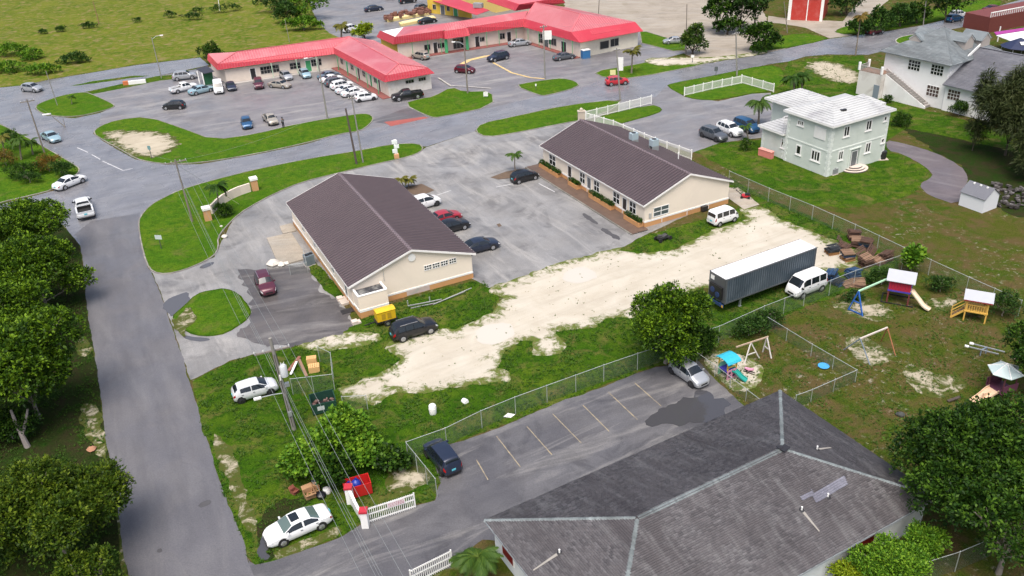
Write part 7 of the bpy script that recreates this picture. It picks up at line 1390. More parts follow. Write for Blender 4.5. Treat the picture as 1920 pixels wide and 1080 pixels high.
# gazebo playset
q = P(1872, 745); t = thing('canopy_playset', 'play set with pale teal pyramid canopy and beige slide beside the dark tree', 'playset', q, R_(20))
m = MB(); TC = mk('pale teal canopy', (.42, .52, .52), .5, var=.08); ap = (0, 0, 3.35)
for k in range(6): a, b = 2 * math.pi * k / 6, 2 * math.pi * (k + 1) / 6; f = [(1.35 * math.cos(a), 1.35 * math.sin(a), 2.7), (1.35 * math.cos(b), 1.35 * math.sin(b), 2.7), ap]; m = MB(); m.slab(f, .04); m.obj('canopy_panel', TC, t)
m = MB()
for k in range(6): a = 2 * math.pi * k / 6; m.bar((1.36 * math.cos(a), 1.36 * math.sin(a), 2.72), (0, 0, 3.38), .06)
m.obj('canopy_rib', WHITE, t)
for k in range(4): a = math.pi / 4 + math.pi / 2 * k; m = MB(); m.tube([(.95 * math.cos(a), .95 * math.sin(a), 0), (.95 * math.cos(a), .95 * math.sin(a), 2.7)], .06, 8); m.obj('post', mk('post maroon', (.10, .03, .04), .6), t)
m = MB(); m.box(-.8, .8, -.8, .8, .95, 1.05); m.obj('deck', mk('purple deck', (.10, .03, .06), .6), t)
for s in (-1, 1): m = MB(); m.box(-.8, .8, s * .8 - .03, s * .8 + .03, 1.06, 1.75); m.obj('side_panel', mk('purple deck', (.10, .03, .06), .6), t)
SLB = mk('beige plastic', (.62, .44, .30), .5); m = MB(); pr = [(-.8, 1.05), (-1.3, .9), (-1.9, .5), (-2.4, .3), (-2.7, .3)]
for i in range(4): (x0, z0), (x1, z1) = pr[i], pr[i + 1]; m.slab([(x0, .45, z0), (x0, -.45, z0), (x1, -.45, z1), (x1, .45, z1)], .05); m.slab([(x0, .5, z0 + .18), (x0, .45, z0 + .18), (x1, .45, z1 + .18), (x1, .5, z1 + .18)], .22); m.slab([(x0, -.45, z0 + .18), (x0, -.5, z0 + .18), (x1, -.5, z1 + .18), (x1, -.45, z1 + .18)], .22)
m.box(-1.9, -1.1, -.06, .06, .5, 1.0); m.obj('slide', SLB, t)
# plastic playhouse with turquoise roof
q = P(1366, 702); t = thing('plastic_playhouse', 'plastic playhouse with turquoise roof, pink and yellow walls and teal slide', 'playhouse', q, R_(28)); PINK = mk('play pink', (.58, .26, .38), .5); PY = mk('play yellow', (.62, .42, .06), .5); TEAL = mk('play teal', (.02, .28, .24), .4); TURQ = mk('turquoise roof', (.03, .38, .52), .45)
m = MB(); m.box(-.75, .35, -.62, -.56, 0, .95); pw = m.obj('pink_wall', PINK, t)
for x in (-.6, -.15):
    for z in (.2, .55): m = MB(); m.box(x, x + .24, -.63, -.621, z, z + .24); m.obj('window', mk('play dark', (.05, .03, .06), .5), pw)
m = MB()
for b in ((-.75, -.65, -.6, -.5), (.25, .35, -.6, -.5), (-.75, -.65, .5, .6), (.25, .35, .5, .6)): m.box(*b, .951, 1.75)
m.box(-.75, .35, -.6, -.55, 1.2, 1.32); m.obj('yellow_frame', PY, t)
m = MB(); m.box(-.75, .35, .5, .56, 0, 1.2); m.box(.29, .35, -.5, .5, .0, .9); m.obj('green_wall', mk('play mint', (.20, .52, .32), .5), t); m = MB(); m.box(-.7, .3, -.5, .5, .7, .78); m.obj('floor', PTRIM, t)
m = MB(); arc = [(1.0 * -.95 + .0, 0)]
for k in range(6):
    a, b = math.pi * (k / 6), math.pi * ((k + 1) / 6); y0, z0, y1, z1 = -.85 * math.cos(a), 1.75 + .32 * math.sin(a), -.85 * math.cos(b), 1.75 + .32 * math.sin(b); m.slab([(-.95, y0, z0), (.55, y0, z0), (.55, y1, z1), (-.95, y1, z1)], .06)
m.obj('roof', TURQ, t); m = MB(); pr = [(.35, .8), (.8, .7), (1.3, .3), (1.75, .1)]
for i in range(3): (x0, z0), (x1, z1) = pr[i], pr[i + 1]; m.slab([(x0, -.45, z0), (x1, -.45, z1), (x1, 0, z1), (x0, 0, z0)], .05); m.slab([(x0, -.5, z0 + .12), (x1, -.5, z1 + .12), (x1, -.45, z1 + .12), (x0, -.45, z0 + .12)], .14); m.slab([(x0, 0, z0 + .12), (x1, 0, z1 + .12), (x1, .05, z1 + .12), (x0, .05, z0 + .12)], .14)
sl = m.obj('slide', TEAL, t); sl.rotation_euler = (0, 0, R_(-65))
t = thing('swing_frame', 'white timber swing frame behind the plastic playhouse', 'swing', P(1415, 670)); a, b = P(1383, 650, 1.75), P(1438, 632, 1.75); WT = mk('greyed white timber', (.50, .48, .45), .8, var=.15); m = MB(); m.bar(a - (b - a) * .05, b + (b - a) * .05, .1, .12); part(m, 'beam', mk('beam brown', (.40, .30, .22), .8), t)
for c_, fs in ((a.lerp(b, .45), ((1396, 682), (1424, 672))), (b, ((1430, 660), (1446, 672)))):
    for f in fs: m = MB(); m.bar(P(*f), c_, .1); part(m, 'leg', WT, t)
    m = MB(); m.bar(P(*fs[0]).lerp(c_, .4), P(*fs[1]).lerp(c_, .4), .08); part(m, 'cross_brace', WT, t)
t = thing('rocking_toy', 'small pink and dark rocking toy on sand before the teal slide', 'toy', P(1404, 698), R_(-40)); m = MB(); m.tube([(-.4, 0, .35), (0, 0, .3), (.4, 0, .45)], [.1, .16, .1], 8); m.obj('body', PINK, t); m = MB(); m.bar((-.5, -.15, .05), (.5, -.15, .05), .06); m.bar((-.5, .15, .05), (.5, .15, .05), .06); m.bar((-.2, -.15, .05), (-.2, 0, .3), .05); m.bar((.2, .15, .05), (.2, 0, .3), .05); m.obj('rocker', TRIM, t)
t = thing('paddling_saucer', 'round light blue plastic saucer on the playground grass', 'saucer', P(1544, 688)); m = MB(); m.tube([(0, 0, .02), (0, 0, .14), (0, 0, .13), (0, 0, .06)], [.38, .5, .42, .3], 18); m.obj('bowl', mk('saucer blue', (.06, .30, .58), .4), t)
t = thing('plank', 'dark plank lying on the grass near the trees', 'plank', P(1790, 752)); m = MB(); m.bar(P(1777, 752, .1), P(1800, 744, .4), .25, .08); part(m, 'plank', mk('dark plank', (.06, .045, .035), .8), t)
# planter strips and clutter behind the plaza, painted kerbs
for i, px in enumerate(([(722, 38), (800, 24), (806, 28), (728, 42)], [(748, 46), (812, 33), (818, 37), (752, 50)])):
    t = thing('planter_wall', ('low yellow wall holding a heap of brown timber behind the plaza', 'second low yellow wall nearer the red roof')[i], 'wall', P(*px[0])); q = [P(*p) for p in px]; m = MB(); m.prism([v[:2] for v in q], 0, .55); part(m, 'wall', mk('pale yellow wall', (.62, .50, .22), .7, var=.1), t); m = MB(); m.prism([v.lerp(sum(q, Vector()) / 4, .12)[:2] for v in q], .55, .62); part(m, 'coping', mk('coping yellow', (.66, .56, .30), .7), t)
m = MB(); r = random.Random(8)
for k in range(60): f = r.random(); q = P(726 + 84 * f, 40 - 15 * f); m.cbox((q.x + r.uniform(-1, 1), q.y + r.uniform(-1.5, 3), r.uniform(.5, 1.3)), (r.uniform(.5, 1.6), r.uniform(.3, .9), r.uniform(.3, .8)), r.uniform(0, 3))
tag(m.obj('timber_heap', mk('heap brown', (.16, .07, .05), .85, var=.5)), 'long heap of brown timber and crates behind the second shop range', 'timber heap', kind='stuff')
mk('yellow kerb paint', (.58, .42, .18), .7, var=.2, scale=.6, stain=(.3, .28, .25), stain_amt=.6)
line([(864, 122), (880, 113), (910, 106), (930, 104)], 1.1, .06, 'yellow kerb paint', 'painted_kerb'); line([(925, 118), (960, 137), (995, 146), (1022, 148)], .45, .05, 'yellow kerb paint', 'painted_kerb')
line([(822, 147), (845, 162), (870, 163), (921, 167)], .3, .15, 'kerb concrete', 'painted_kerb')
# ------------------------------------------------------------------ people
def person(x, y, rz, label, shirt, trousers):
    root = thing('person', label, 'person', P(x, y) + up * .02, rz, 'people in the plaza'); SK = mk('skin', (.16, .09, .06), .6)
    V = [(0, 0, .95), (0, 0, 1.2), (0, 0, 1.42), (0, 0, 1.52), (.02, 0, 1.62), (.02, 0, 1.74), (0, .2, 1.4), (.02, .26, 1.12), (.12, .25, .88), (0, -.2, 1.4), (.02, -.27, 1.12), (.14, -.2, .9), (0, .1, .9), (.02, .11, .5), (0, .12, .08), (.14, .13, .04), (0, -.1, .9), (-.02, -.11, .5), (-.04, -.12, .08), (.1, -.13, .04)]
    E = [(0, 1), (1, 2), (2, 3), (3, 4), (4, 5), (2, 6), (6, 7), (7, 8), (2, 9), (9, 10), (10, 11), (0, 12), (12, 13), (13, 14), (14, 15), (0, 16), (16, 17), (17, 18), (18, 19)]
    R = [.13, .13, .14, .06, .1, .085, .06, .045, .04, .06, .045, .04, .09, .065, .045, .04, .09, .065, .045, .04]
    def sk(name, V, E, R, mat):
        me = bpy.data.meshes.new(name); me.from_pydata(V, E, []); me.materials.append(mat); 
        o = link(name, me, root); m = o.modifiers.new('skin', 'SKIN')
        if not me.skin_vertices: 
            import bmesh; bm = bmesh.new(); bm.from_mesh(me); bm.verts.layers.skin.verify(); bm.to_mesh(me); bm.free()
        for i, r in enumerate(R): me.skin_vertices[0].data[i].radius = (r, r)
        me.skin_vertices[0].data[0].use_root = True; s = o.modifiers.new('sub', 'SUBSURF'); s.levels = s.render_levels = 1
    sk('body', V, E, R, SK)
    sk('shirt', [V[i] for i in (1, 0, 2, 6, 7, 9, 10)], [(0, 1), (0, 2), (2, 3), (3, 4), (2, 5), (5, 6)], [.16, .15, .165, .085, .065, .085, .065], shirt)
    sk('trousers', [V[i] for i in (0, 12, 13, 14, 16, 17, 18)], [(0, 1), (1, 2), (2, 3), (0, 4), (4, 5), (5, 6)], [.15, .11, .09, .07, .11, .09, .07], trousers)
    m = MB(); m.tube([(.01, 0, 1.68), (.0, 0, 1.78), (0, 0, 1.84)], [.115, .11, .04], 10); m.obj('hair', TRIM, root, 60)
person(532, 240, R_(150), 'person in grey top and dark trousers standing by the beige pickup', mk('grey cloth', (.16, .17, .20), .8), mk('dark cloth', (.03, .03, .045), .8))
person(804, 103, R_(200), 'person in dark clothes at the door of the second shop range', mk('dark cloth', (.03, .03, .045), .8), mk('dark cloth', (.03, .03, .045), .8))
# ------------------------------------------------------------------ vegetation
BARK = mk('grey bark', (.24, .21, .18), .9, var=.3, scale=2, stain=(.10, .08, .06), stain_amt=.6); BARKD = mk('dark bark', (.075, .06, .045), .9, var=.3, scale=2); BARKP = mk('palm bark', (.20, .165, .125), .9, var=.3, scale=3)
def leaf_cloud(lobes, n, per, size, seed, aspect=1.8, spread=.32, droop=0.0, tip_top=.6, shell=.72, curl=.25):
    """clusters of separate leaves set over and inside the lobes [(x,y,z,rx,ry,rz)]; the youngest, palest leaves sit at cluster tips"""
    rs = np.random.RandomState(seed); lob = np.array(lobes, float); wt = lob[:, 3] * lob[:, 4] + lob[:, 4] * lob[:, 5]; li = rs.choice(len(lob), n, p=wt / wt.sum()); L_ = lob[li]
    d_ = rs.normal(size=(n, 3)); d_ /= np.linalg.norm(d_, axis=1)[:, None]; d_[:, 2] = np.where(d_[:, 2] < -.45, -d_[:, 2] * .6, d_[:, 2]); d_ /= np.linalg.norm(d_, axis=1)[:, None]
    rad = np.where(rs.rand(n) < .8, rs.uniform(shell, 1.06, n), rs.uniform(.35, shell, n)); bumpy = 1 + .13 * np.sin(d_[:, 0] * 7 + seed) * np.cos(d_[:, 1] * 6 + d_[:, 2] * 5)
    cen = L_[:, :3] + d_ * L_[:, 3:] * (rad * bumpy)[:, None]; inl = np.zeros(n, bool)
    for k in range(len(lob)):      # clusters buried deep in another lobe are left out
        q = (cen - lob[k, :3]) / lob[k, 3:]; inl |= (np.linalg.norm(q, axis=1) < .62) & (li != k)
    cen = cen[~inl]; d_ = d_[~inl]; m = len(cen); ctint = np.clip(rs.normal(.50, .24, m) + .10 * d_[:, 2], 0, 1); csz = rs.uniform(.7, 1.25, m)  # tint rises towards crown tops: top light put into leaf colour
    c = np.repeat(cen, per, 0); dr = np.repeat(d_, per, 0); ct = np.repeat(ctint, per); cs = np.repeat(csz, per); N_ = len(c)
    o = rs.normal(size=(N_, 3)); o /= np.linalg.norm(o, axis=1)[:, None]; out = dr * .55 + o * .75 + np.array([0, 0, .28 - droop]); out /= np.linalg.norm(out, axis=1)[:, None]
    base = c + out * (rs.uniform(.05, 1, N_) * spread * cs)[:, None]; ln = size * cs * rs.uniform(.7, 1.25, N_); wd = ln / aspect
    ax = out + rs.normal(size=(N_, 3)) * .35 + np.array([0, 0, -droop]); ax /= np.linalg.norm(ax, axis=1)[:, None]
    nn = np.array([0, 0, 1.0]) + rs.normal(size=(N_, 3)) * .45 + dr * .5; sd = np.cross(ax, nn); sd /= np.linalg.norm(sd, axis=1)[:, None] + 1e-9; nr = np.cross(sd, ax)
    p0 = base; p1 = base + ax * (ln * .5)[:, None] + sd * (wd * .5)[:, None] + nr * (ln * curl * .3)[:, None]; p2 = base + ax * ln[:, None] - nr * (ln * curl * .3)[:, None]; p3 = base + ax * (ln * .5)[:, None] - sd * (wd * .5)[:, None] + nr * (ln * curl * .3)[:, None]
    V = np.stack([p0, p1, p2, p3], 1).reshape(-1, 3); F = np.arange(len(V)).reshape(-1, 4)
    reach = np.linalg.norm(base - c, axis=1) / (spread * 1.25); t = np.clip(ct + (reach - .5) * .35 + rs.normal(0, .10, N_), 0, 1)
    return V, F, np.repeat(t, 4)
def limbs(mb, base, lobes, r0, seed, fork=.35, mi=0):
    rg = random.Random(seed); hgt = min(l[2] for l in lobes); f = Vector((base[0], base[1], max(.4, hgt * fork)))
    mb.tube([(base[0], base[1], -.2), (base[0] + rg.uniform(-.1, .1), base[1], f.z * .5), f], [r0 * 1.35, r0, r0 * .85], 9)
    out = []
    for l in lobes:
        e = Vector(l[:3]); m_ = f.lerp(e, .5) + Vector((rg.uniform(-.4, .4), rg.uniform(-.4, .4), rg.uniform(.1, .5))); out.append([f, m_, e])
        for _ in range(3): e2 = e + Vector((rg.uniform(-1, 1) * l[3] * .6, rg.uniform(-1, 1) * l[4] * .6, rg.uniform(.0, .7) * l[5])); out.append([m_, m_.lerp(e2, .6) + Vector((0, 0, .2)), e2])
    return out
def tree(x, y, zc, r, label, leaf, n, per=9, size=.30, seed=0, lobes=6, name='broadleaf_tree', cat='tree', group=None, bark=None, trunk=.17, world=None, **kw):
    """crown centre seen at (x,y) and zc metres up; r = (rx, ry, rz)"""
    c0 = world or P(x, y, zc); root = thing(name, label, cat, (c0.x, c0.y, 0), 0, group); rg = random.Random(seed); L_ = [(0, 0, zc, r[0] * .68, r[1] * .68, r[2] * .72)]
    for k in range(lobes):
        a = 2 * math.pi * k / lobes + rg.uniform(-.4, .4); q = rg.uniform(.48, .76); e = rg.uniform(-.45, .5); s = rg.uniform(.30, .50); L_.append((r[0] * q * math.cos(a), r[1] * q * math.sin(a), zc + r[2] * e, r[0] * s, r[1] * s, r[2] * s * 1.05))
    L_.append((rg.uniform(-.2, .2) * r[0], rg.uniform(-.2, .2) * r[1], zc + r[2] * .5, r[0] * .45, r[1] * .45, r[2] * .45))
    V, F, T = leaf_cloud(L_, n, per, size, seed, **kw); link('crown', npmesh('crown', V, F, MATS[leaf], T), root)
    if trunk:
        m = MB(); br = limbs(m, (0, 0), L_[1:], trunk, seed); m.obj('trunk', bark or BARK, root, 50); m = MB()
        for b in br: m.tube(b, [trunk * .45, trunk * .28, trunk * .1], 6)
        m.obj('limbs', bark or BARK, root, 50)
    return root
def shrub(x, y, zc, r, label, leaf, n, group='shrubs', name='shrub', **kw):
    kw.setdefault('lobes', 4); kw.setdefault('size', .22); kw.setdefault('trunk', .05); return tree(x, y, zc, r, label, leaf, n, name=name, cat='shrub', group=group, **kw)
gt = 'trees along the side street'
tree(52, 430, 4.2, (4.7, 4.4, 3.4), 'round yellow-green tree nearest the junction, farthest up the side street', 'sea grape leaf', 2600, 10, .28, 1, group=gt)
tree(66, 515, 4.2, (5.0, 4.8, 4.0), 'yellow-green tree second from the junction on the side street', 'sea grape leaf', 3200, 10, .28, 2, group=gt)
tree(18, 590, 4.4, (4.2, 3.8, 3.4), 'tree wedged between the second tree and the dark tufted one', 'sea grape leaf', 2200, 10, .28, 9, group=gt)
tree(-60, 500, 4.8, (4.6, 4.4, 3.4), 'tree behind the front row, cut by the left edge below the junction', 'sea grape leaf', 1300, 9, .32, 3, group=gt)
tree(38, 690, 5.2, (5.2, 4.8, 4.6), 'big dark tree with bright round leaf tufts at mid left', 'sea grape leaf', 3000, 11, .30, 4, group=gt, shell=.8)
tree(-70, 740, 5, (4.2, 4.2, 3.8), 'dark tree cut by the left edge beside the tufted tree', 'dark leaf', 1000, 9, .32, 5, group=gt)
tree(92, 965, 4.2, (4.7, 4.8, 3.7), 'bushy olive tree at lower left beside the road', 'yellowing leaf', 4600, 10, .22, 6, group=gt)
tree(-50, 960, 4.6, (4.2, 4.2, 3.4), 'olive tree cut by the left edge at the bottom', 'yellowing leaf', 1600, 10, .24, 7, group=gt)
tree(160, 1090, 2.4, (2.5, 2.4, 2.0), 'yellow-tinted bush at the bottom left by the road', 'yellowing leaf', 900, 9, .2, 8, group=gt)
shrub(15, 800, 1.3, (2.6, 2.0, 1.5), 'dark undergrowth below the tufted tree at the left edge', 'dark leaf', 700, seed=130, group='undergrowth'); shrub(70, 600, 1.2, (2.8, 1.8, 1.4), 'dark undergrowth between the second tree and the tufted tree', 'dark leaf', 600, seed=131, group='undergrowth')
m = MB(); g = P(52, 838); m.tube([g - up * .1, g + Vector((-.3, .3, 1.0)), g + Vector((-.6, .6, 2.0)), g + Vector((-.8, .9, 3.2))], [.26, .2, .16, .1], 9); m.tube([g + Vector((-.3, .3, 1.0)), g + Vector((.1, .8, 2.0)), g + Vector((.4, 1.2, 3.0))], [.18, .13, .08], 8); tag(m.obj('bare_trunk', mk('pale trunk', (.20, .18, .17), .85, var=.3, scale=2)), 'pale leaning trunk under the dark tufted tree', 'tree trunk')
rock('stone', 'reddish flat stone beside the road under the olive tree', 172, 844, .4, mk('red stone', (.34, .17, .10), .85), seed=3)
tree(1252, 610, 4.0, (3.5, 3.4, 3.7), 'round bright-topped tree over the silver hatchback and puddle', 'sea grape leaf', 3200, 10, .25, 11, lobes=7, trunk=.2)
shrub(1318, 640, 1.4, (1.6, 1.4, 1.4), 'dark bush at the foot of the round tree', 'dark leaf', 420, seed=12)
for i, (x, y, z, r, lf, n, l) in enumerate(((632, 820, 2.3, (2.3, 2.0, 1.9), 'bright leaf', 900, 'lime-tipped leafy shrub behind the near pole, tallest of the clump'), (568, 864, 1.7, (2.0, 1.8, 1.5), 'bright leaf', 800, 'broad green shrub at the left of the clump below the near pole'), (685, 842, 1.5, (1.7, 1.6, 1.3), 'bright leaf', 520, 'leafy shrub at the right of the clump'), (622, 885, 1.4, (1.7, 1.4, 1.3), 'dark leaf', 420, 'dark shrub between the clump and the red skip'), (728, 862, 1.0, (1.5, 1.2, 1.0), 'dark leaf', 300, 'low dark shrub above the red skip'))):
    shrub(x, y, z, r, l, lf, n, per=9, size=.26, seed=20 + i, group='shrubs below the near pole', aspect=1.25)
tree(1852, 878, 5.0, (5.7, 4.8, 4.6), 'huge dense dark green tree at the lower right edge', 'dark leaf', 6000, 10, .24, 31, lobes=8, group='dark trees at right')
tree(1948, 672, 3.8, (2.5, 2.5, 2.8), 'dark tree cut by the right edge above the teal canopy', 'dark leaf', 1300, 9, .24, 32, group='dark trees at right')
tree(1900, 985, 4.2, (4.2, 4.0, 3.2), 'dark tree in the bottom right corner', 'dark leaf', 1500, 9, .24, 33, group='dark trees at right')
shrub(1664, 1062, 1.7, (2.1, 1.8, 1.3), 'bright green bush below the white wall of the near roof', 'bright leaf', 1500, per=10, size=.17, seed=34, lobes=6, name='bush')
shrub(1728, 1022, 1.8, (1.3, 1.2, 1.2), 'smaller bright bush beside the dark tree at bottom right', 'bright leaf', 650, per=10, size=.17, seed=35, name='bush')
shrub(1587, 1076, 1.2, (.9, .8, .7), 'lime yellow bush at the bottom edge below the near roof', 'lime leaf', 300, per=9, size=.16, seed=36, name='bush')
shrub(1712, 486, 1.7, (1.0, .9, 1.3), 'leafy papaya-like plant in the fence corner behind the red playhouse', 'bright leaf', 170, per=8, size=.42, seed=37, aspect=1.5)
for i, (x, y, z, r, n, l) in enumerate(((1405, 612, 1.0, (1.7, 1.0, 1.1), 360, 'dark bush on the fence above the plastic playhouse'), (1445, 596, .9, (1.4, .9, .9), 240, 'small dark bush right of the playhouse bush'), (1655, 520, .8, (2.0, .8, .9), 330, 'dark hedge-like bush behind the swing beam'), (1885, 572, 1.2, (1.5, 1.2, 1.4), 280, 'dark bush right of the yellow fort'), (1765, 535, .7, (1.4, .8, .8), 200, 'low bush behind the yellow fort'), (1600, 555, .5, (1.0, .6, .6), 120, 'low weedy bush under the fence beside the swing'))): shrub(x, y, z, r, l, 'bush leaf', n, per=8, size=.2, seed=40 + i, group='bushes along the playground fence')
for i, (x, y, z, r, n, l) in enumerate(((1690, 225, .9, (1.5, 1.4, 1.1), 300, 'round dark bush at the right end of the mint house'), (1800, 205, 1.0, (1.7, 1.2, 1.2), 300, 'dark bush before the low wing of the white hall'), (1665, 187, .5, (.7, .6, .6), 80, 'small bush beside the grey door of the white hall'), (1400, 272, .8, (.9, .8, .9), 120, 'dark bush at the left corner of the mint house'), (422, 395, .8, (.95, .9, .85), 300, 'clipped round dark bush below the curved wall'), (397, 100, 2.2, (2.3, 2.0, 2.4), 300, 'dark tree at the left end of the plaza roof'))): shrub(x, y, z, r, l, 'dark leaf', n, per=9, size=.2 if i != 5 else .35, seed=50 + i, group='garden bushes')
# feathery casuarinas
def feather(x, y, zc, r, label, n, seed, trunk=.14): return tree(x, y, zc, r, label, 'feather leaf', n, 9, .7, seed, lobes=7, name='casuarina_tree', group='feathery trees', bark=BARKD, trunk=trunk, aspect=7, spread=.7, droop=.35, shell=.5, curl=.1)
feather(1905, 205, 6.4, (4.2, 3.6, 6.2), 'tall wispy grey-green tree at the right edge by the white hall', 4200, 61)
feather(1843, 185, 4.8, (.8, .8, 4.6), 'thin wispy sapling before the low wing of the white hall', 300, 62, .07)
feather(1830, 250, 2.5, (.9, .9, 2.0), 'sparse wispy shrub beside the tall feathery tree', 120, 63, .05)
feather(1960, 280, 4.0, (3.2, 3.0, 4.2), 'second wispy tree cut by the right edge', 1500, 64)
# trees beyond the road
far = 'trees beyond the main road'
for i, (x, y, z, r, lf, n, l) in enumerate(((1350, 18, 4.5, (3.6, 3, 3.6), 'dark leaf', 420, 'dark palm-like tree, left in the grove on the dirt lot'), (1392, 8, 5.5, (3.4, 3, 4.0), 'bush leaf', 420, 'mid-green tree in the middle of the grove'), (1418, 12, 5.0, (3.4, 3, 4.0), 'bush leaf', 360, 'pale-trunked tree at the right of the grove'), (1365, 50, 1.6, (4.0, 2, 1.6), 'dark leaf', 260, 'low dark bush under the grove'), (1430, 72, 2.4, (4.4, 3, 2.8), 'dark leaf', 480, 'broad dark bush where the lane meets the main road'), (1300, 74, 2.8, (2.4, 2.2, 3.2), 'palm leaf', 330, 'bushy palm half hiding the silver car'), (1610, 52, 1.6, (3.0, 2, 1.8), 'bush leaf', 260, 'hedge tree at the left end above the maroon car'), (1650, 38, 2.4, (3.6, 2.4, 2.6), 'bush leaf', 330, 'taller hedge tree above the maroon car'), (1690, 30, 2.2, (3.6, 2.4, 2.4), 'bush leaf', 330, 'rusty-topped hedge tree right of the taller one'), (1722, 26, 2.0, (3.0, 2.2, 2.0), 'dark leaf', 240, 'dark hedge tree beside the lamp pole'), (1778, 10, 3.4, (4.6, 3, 3.2), 'dark leaf', 420, 'dark bushy tree at the top right of the road'), (1590, 2, 3, (4, 3, 3), 'bush leaf', 300, 'tree beside the red warehouse'), (575, 8, 3.6, (5.0, 4, 4.0), 'bright leaf', 460, 'tall bright tree behind the plaza at the meadow edge'), (538, 22, 2.6, (4.2, 3, 2.8), 'bush leaf', 360, 'bushy tree left of the tall bright one'), (568, 44, 1.6, (4.5, 2, 1.6), 'bright leaf', 280, 'low bush under the meadow edge trees'), (512, 5, 2.4, (4, 3, 2.6), 'bush leaf', 260, 'bush at the far meadow edge, left in the group'), (682, 58, 1.8, (2.4, 1.8, 1.6), 'lime leaf', 220, 'lime green round bush behind the red roof'))):
    tree(x, y, z, r, l, lf, n, 8, .5, 70 + i, lobes=4, group=far, trunk=.2, bark=BARKD)
for i, (x, y, r, n, l) in enumerate(((20, 95, (4.5, 2.6, 1.8), 330, 'biggest bright weed clump in the meadow at the left edge'), (60, 103, (3.4, 2.2, 1.4), 240, 'bright weed clump right of the biggest one'), (15, 128, (4.2, 2.4, 1.3), 260, 'bright weed clump below the biggest one'), (75, 132, (4.4, 2.0, 1.2), 240, 'bright weed clump nearest the service road'), (138, 111, (4.0, 1.6, 1.3), 230, 'dark weed clump standing apart in the meadow'), (112, 55, (2.6, 1.2, 1.0), 90, 'bush at the left of the meadow hedge line'), (165, 48, (4.0, 1.2, 1.1), 120, 'longer bush in the meadow hedge line'), (80, 60, (2.2, 1, .8), 60, 'small bush at the meadow hedge line end'), (318, 27, (2.4, 1.4, 1.4), 80, 'round bush in the far hedge line'), (362, 31, (5.0, 1.6, 1.4), 140, 'long low bush in the far hedge line'), (370, 20, (3.0, 1.2, 1.2), 80, 'bush above the long low one'), (415, 16, (5.5, 1.6, 1.8), 140, 'dark hedge bush beside the white post'), (440, 14, (2.6, 1.2, 1.4), 70, 'dark hedge bush right of the white post'), (258, 38, (2.0, 1, .8), 50, 'tiny bush at the middle of the hedge line'))): shrub(x, y, r[2] * .6, r if i < 5 else [q * .62 for q in r], l, 'bright leaf' if i < 4 else 'bush leaf', n, per=8, size=.4 if i < 5 else .3, seed=90 + i, group='meadow bushes', trunk=0)
# palm cluster and croton bushes at far left
for i, (x, y, z, r, lf, n, l) in enumerate(((88, 308, 1.2, (2.4, 1.6, 1.4), 'rust leaf', 330, 'rust-red croton bush by the left junction lawn'), (40, 322, 1.0, (2.6, 1.5, 1.2), 'dark leaf', 320, 'dark bush left of the rust-red croton'), (118, 318, 1.0, (1.6, 1.2, 1.1), 'bush leaf', 220, 'green bush at the junction end of the croton row'), (20, 262, 1.6, (2.2, 1.6, 1.6), 'bush leaf', 260, 'bush behind the palm cluster at the left edge'), (55, 335, .7, (2.0, 1, .8), 'bush leaf', 160, 'low green bush in front of the croton row'), (8, 300, 1.0, (2.0, 1.5, 1.2), 'rust leaf', 200, 'rusty bush at the left edge below the palms'))): shrub(x, y, z, r, l, lf, n, per=9, size=.26, seed=110 + i, group='croton row at left', aspect=2.6)
# palms: every frond is its own part
def frond_mesh(L_, seed, droop=.9, nl=26, wd=.36, fan=False):
    rs = np.random.RandomState(seed); V, F, T = [], [], []
    def sp(t): return np.array([L_ * t * (1 - .25 * t * droop), 0, L_ * (.55 * t - (.95 * droop) * t * t)])
    for k in range(nl):
        t = .14 + .86 * k / (nl - 1); p = sp(t); d = sp(min(1, t + .02)) - sp(t - .02); d /= np.linalg.norm(d); ln = L_ * wd * (math.sin(math.pi * min(1, t * .92 + .06)) * .9 + .15)
        for s in (1, -1):
            dr = d * .75 + np.array([0, s, -.42 - .35 * rs.rand()]); dr /= np.linalg.norm(dr); o = len(V); w_ = L_ * .034; e = p + dr * ln
            V += [p - d * w_, p + d * w_, e]; F.append((o, o + 1, o + 2)); T += [.35 + .4 * rs.rand()] * 3
    for k in range(6):
        a, b = sp(k / 6), sp((k + 1) / 6); o = len(V); w_ = .03 * (1 - k / 7); V += [a + [0, w_, .01], b + [0, w_ * .8, .01], b - [0, w_ * .8, -.01]]; F.append((o, o + 1, o + 2)); V.append(a - [0, w_, -.01]); T += [.9] * 4; F.append((o, o + 2, o + 3))
    return np.array(V), np.array(F), np.array(T)
_fr = {}
def palm(base, top, label, L_=1.7, n=13, mat='palm leaf', r=.11, seed=0, droop=.9, fan=False, white=False, grp='palms'):
    g, t_ = topof(base, top); root = thing('palm_tree', label, 'palm tree', g, 0, grp); rg = random.Random(seed); m = MB(); lean = t_ - g
    m.tube([g - up * .1, g + lean * .4 + Vector((rg.uniform(-.06, .06), 0, 0)), t_], [r * 1.5, r, r * .8], 10); part(m, 'trunk', BARKP, root)
    if white: m = MB(); m.tube([g, g + lean * .3], [r * 1.55, r * 1.15], 10); part(m, 'painted_band', WHITE, root)
    for k in range(n):
        key = (round(L_, 2), k % 4, mat, droop)
        if key not in _fr: V, F, T = frond_mesh(L_, k % 4 + 7, droop * (.8 + .15 * (k % 4)), fan=fan); _fr[key] = npmesh('frond', V, F, MATS[mat], T)
        o = link('frond', _fr[key], root); o.location = t_ - g; el = -.75 + 1.05 * ((k * .618) % 1); o.rotation_euler = (rg.uniform(-.15, .15), el, 2.4 * k + rg.uniform(-.2, .2)); s = rg.uniform(.85, 1.1); o.scale = (s, s, s)
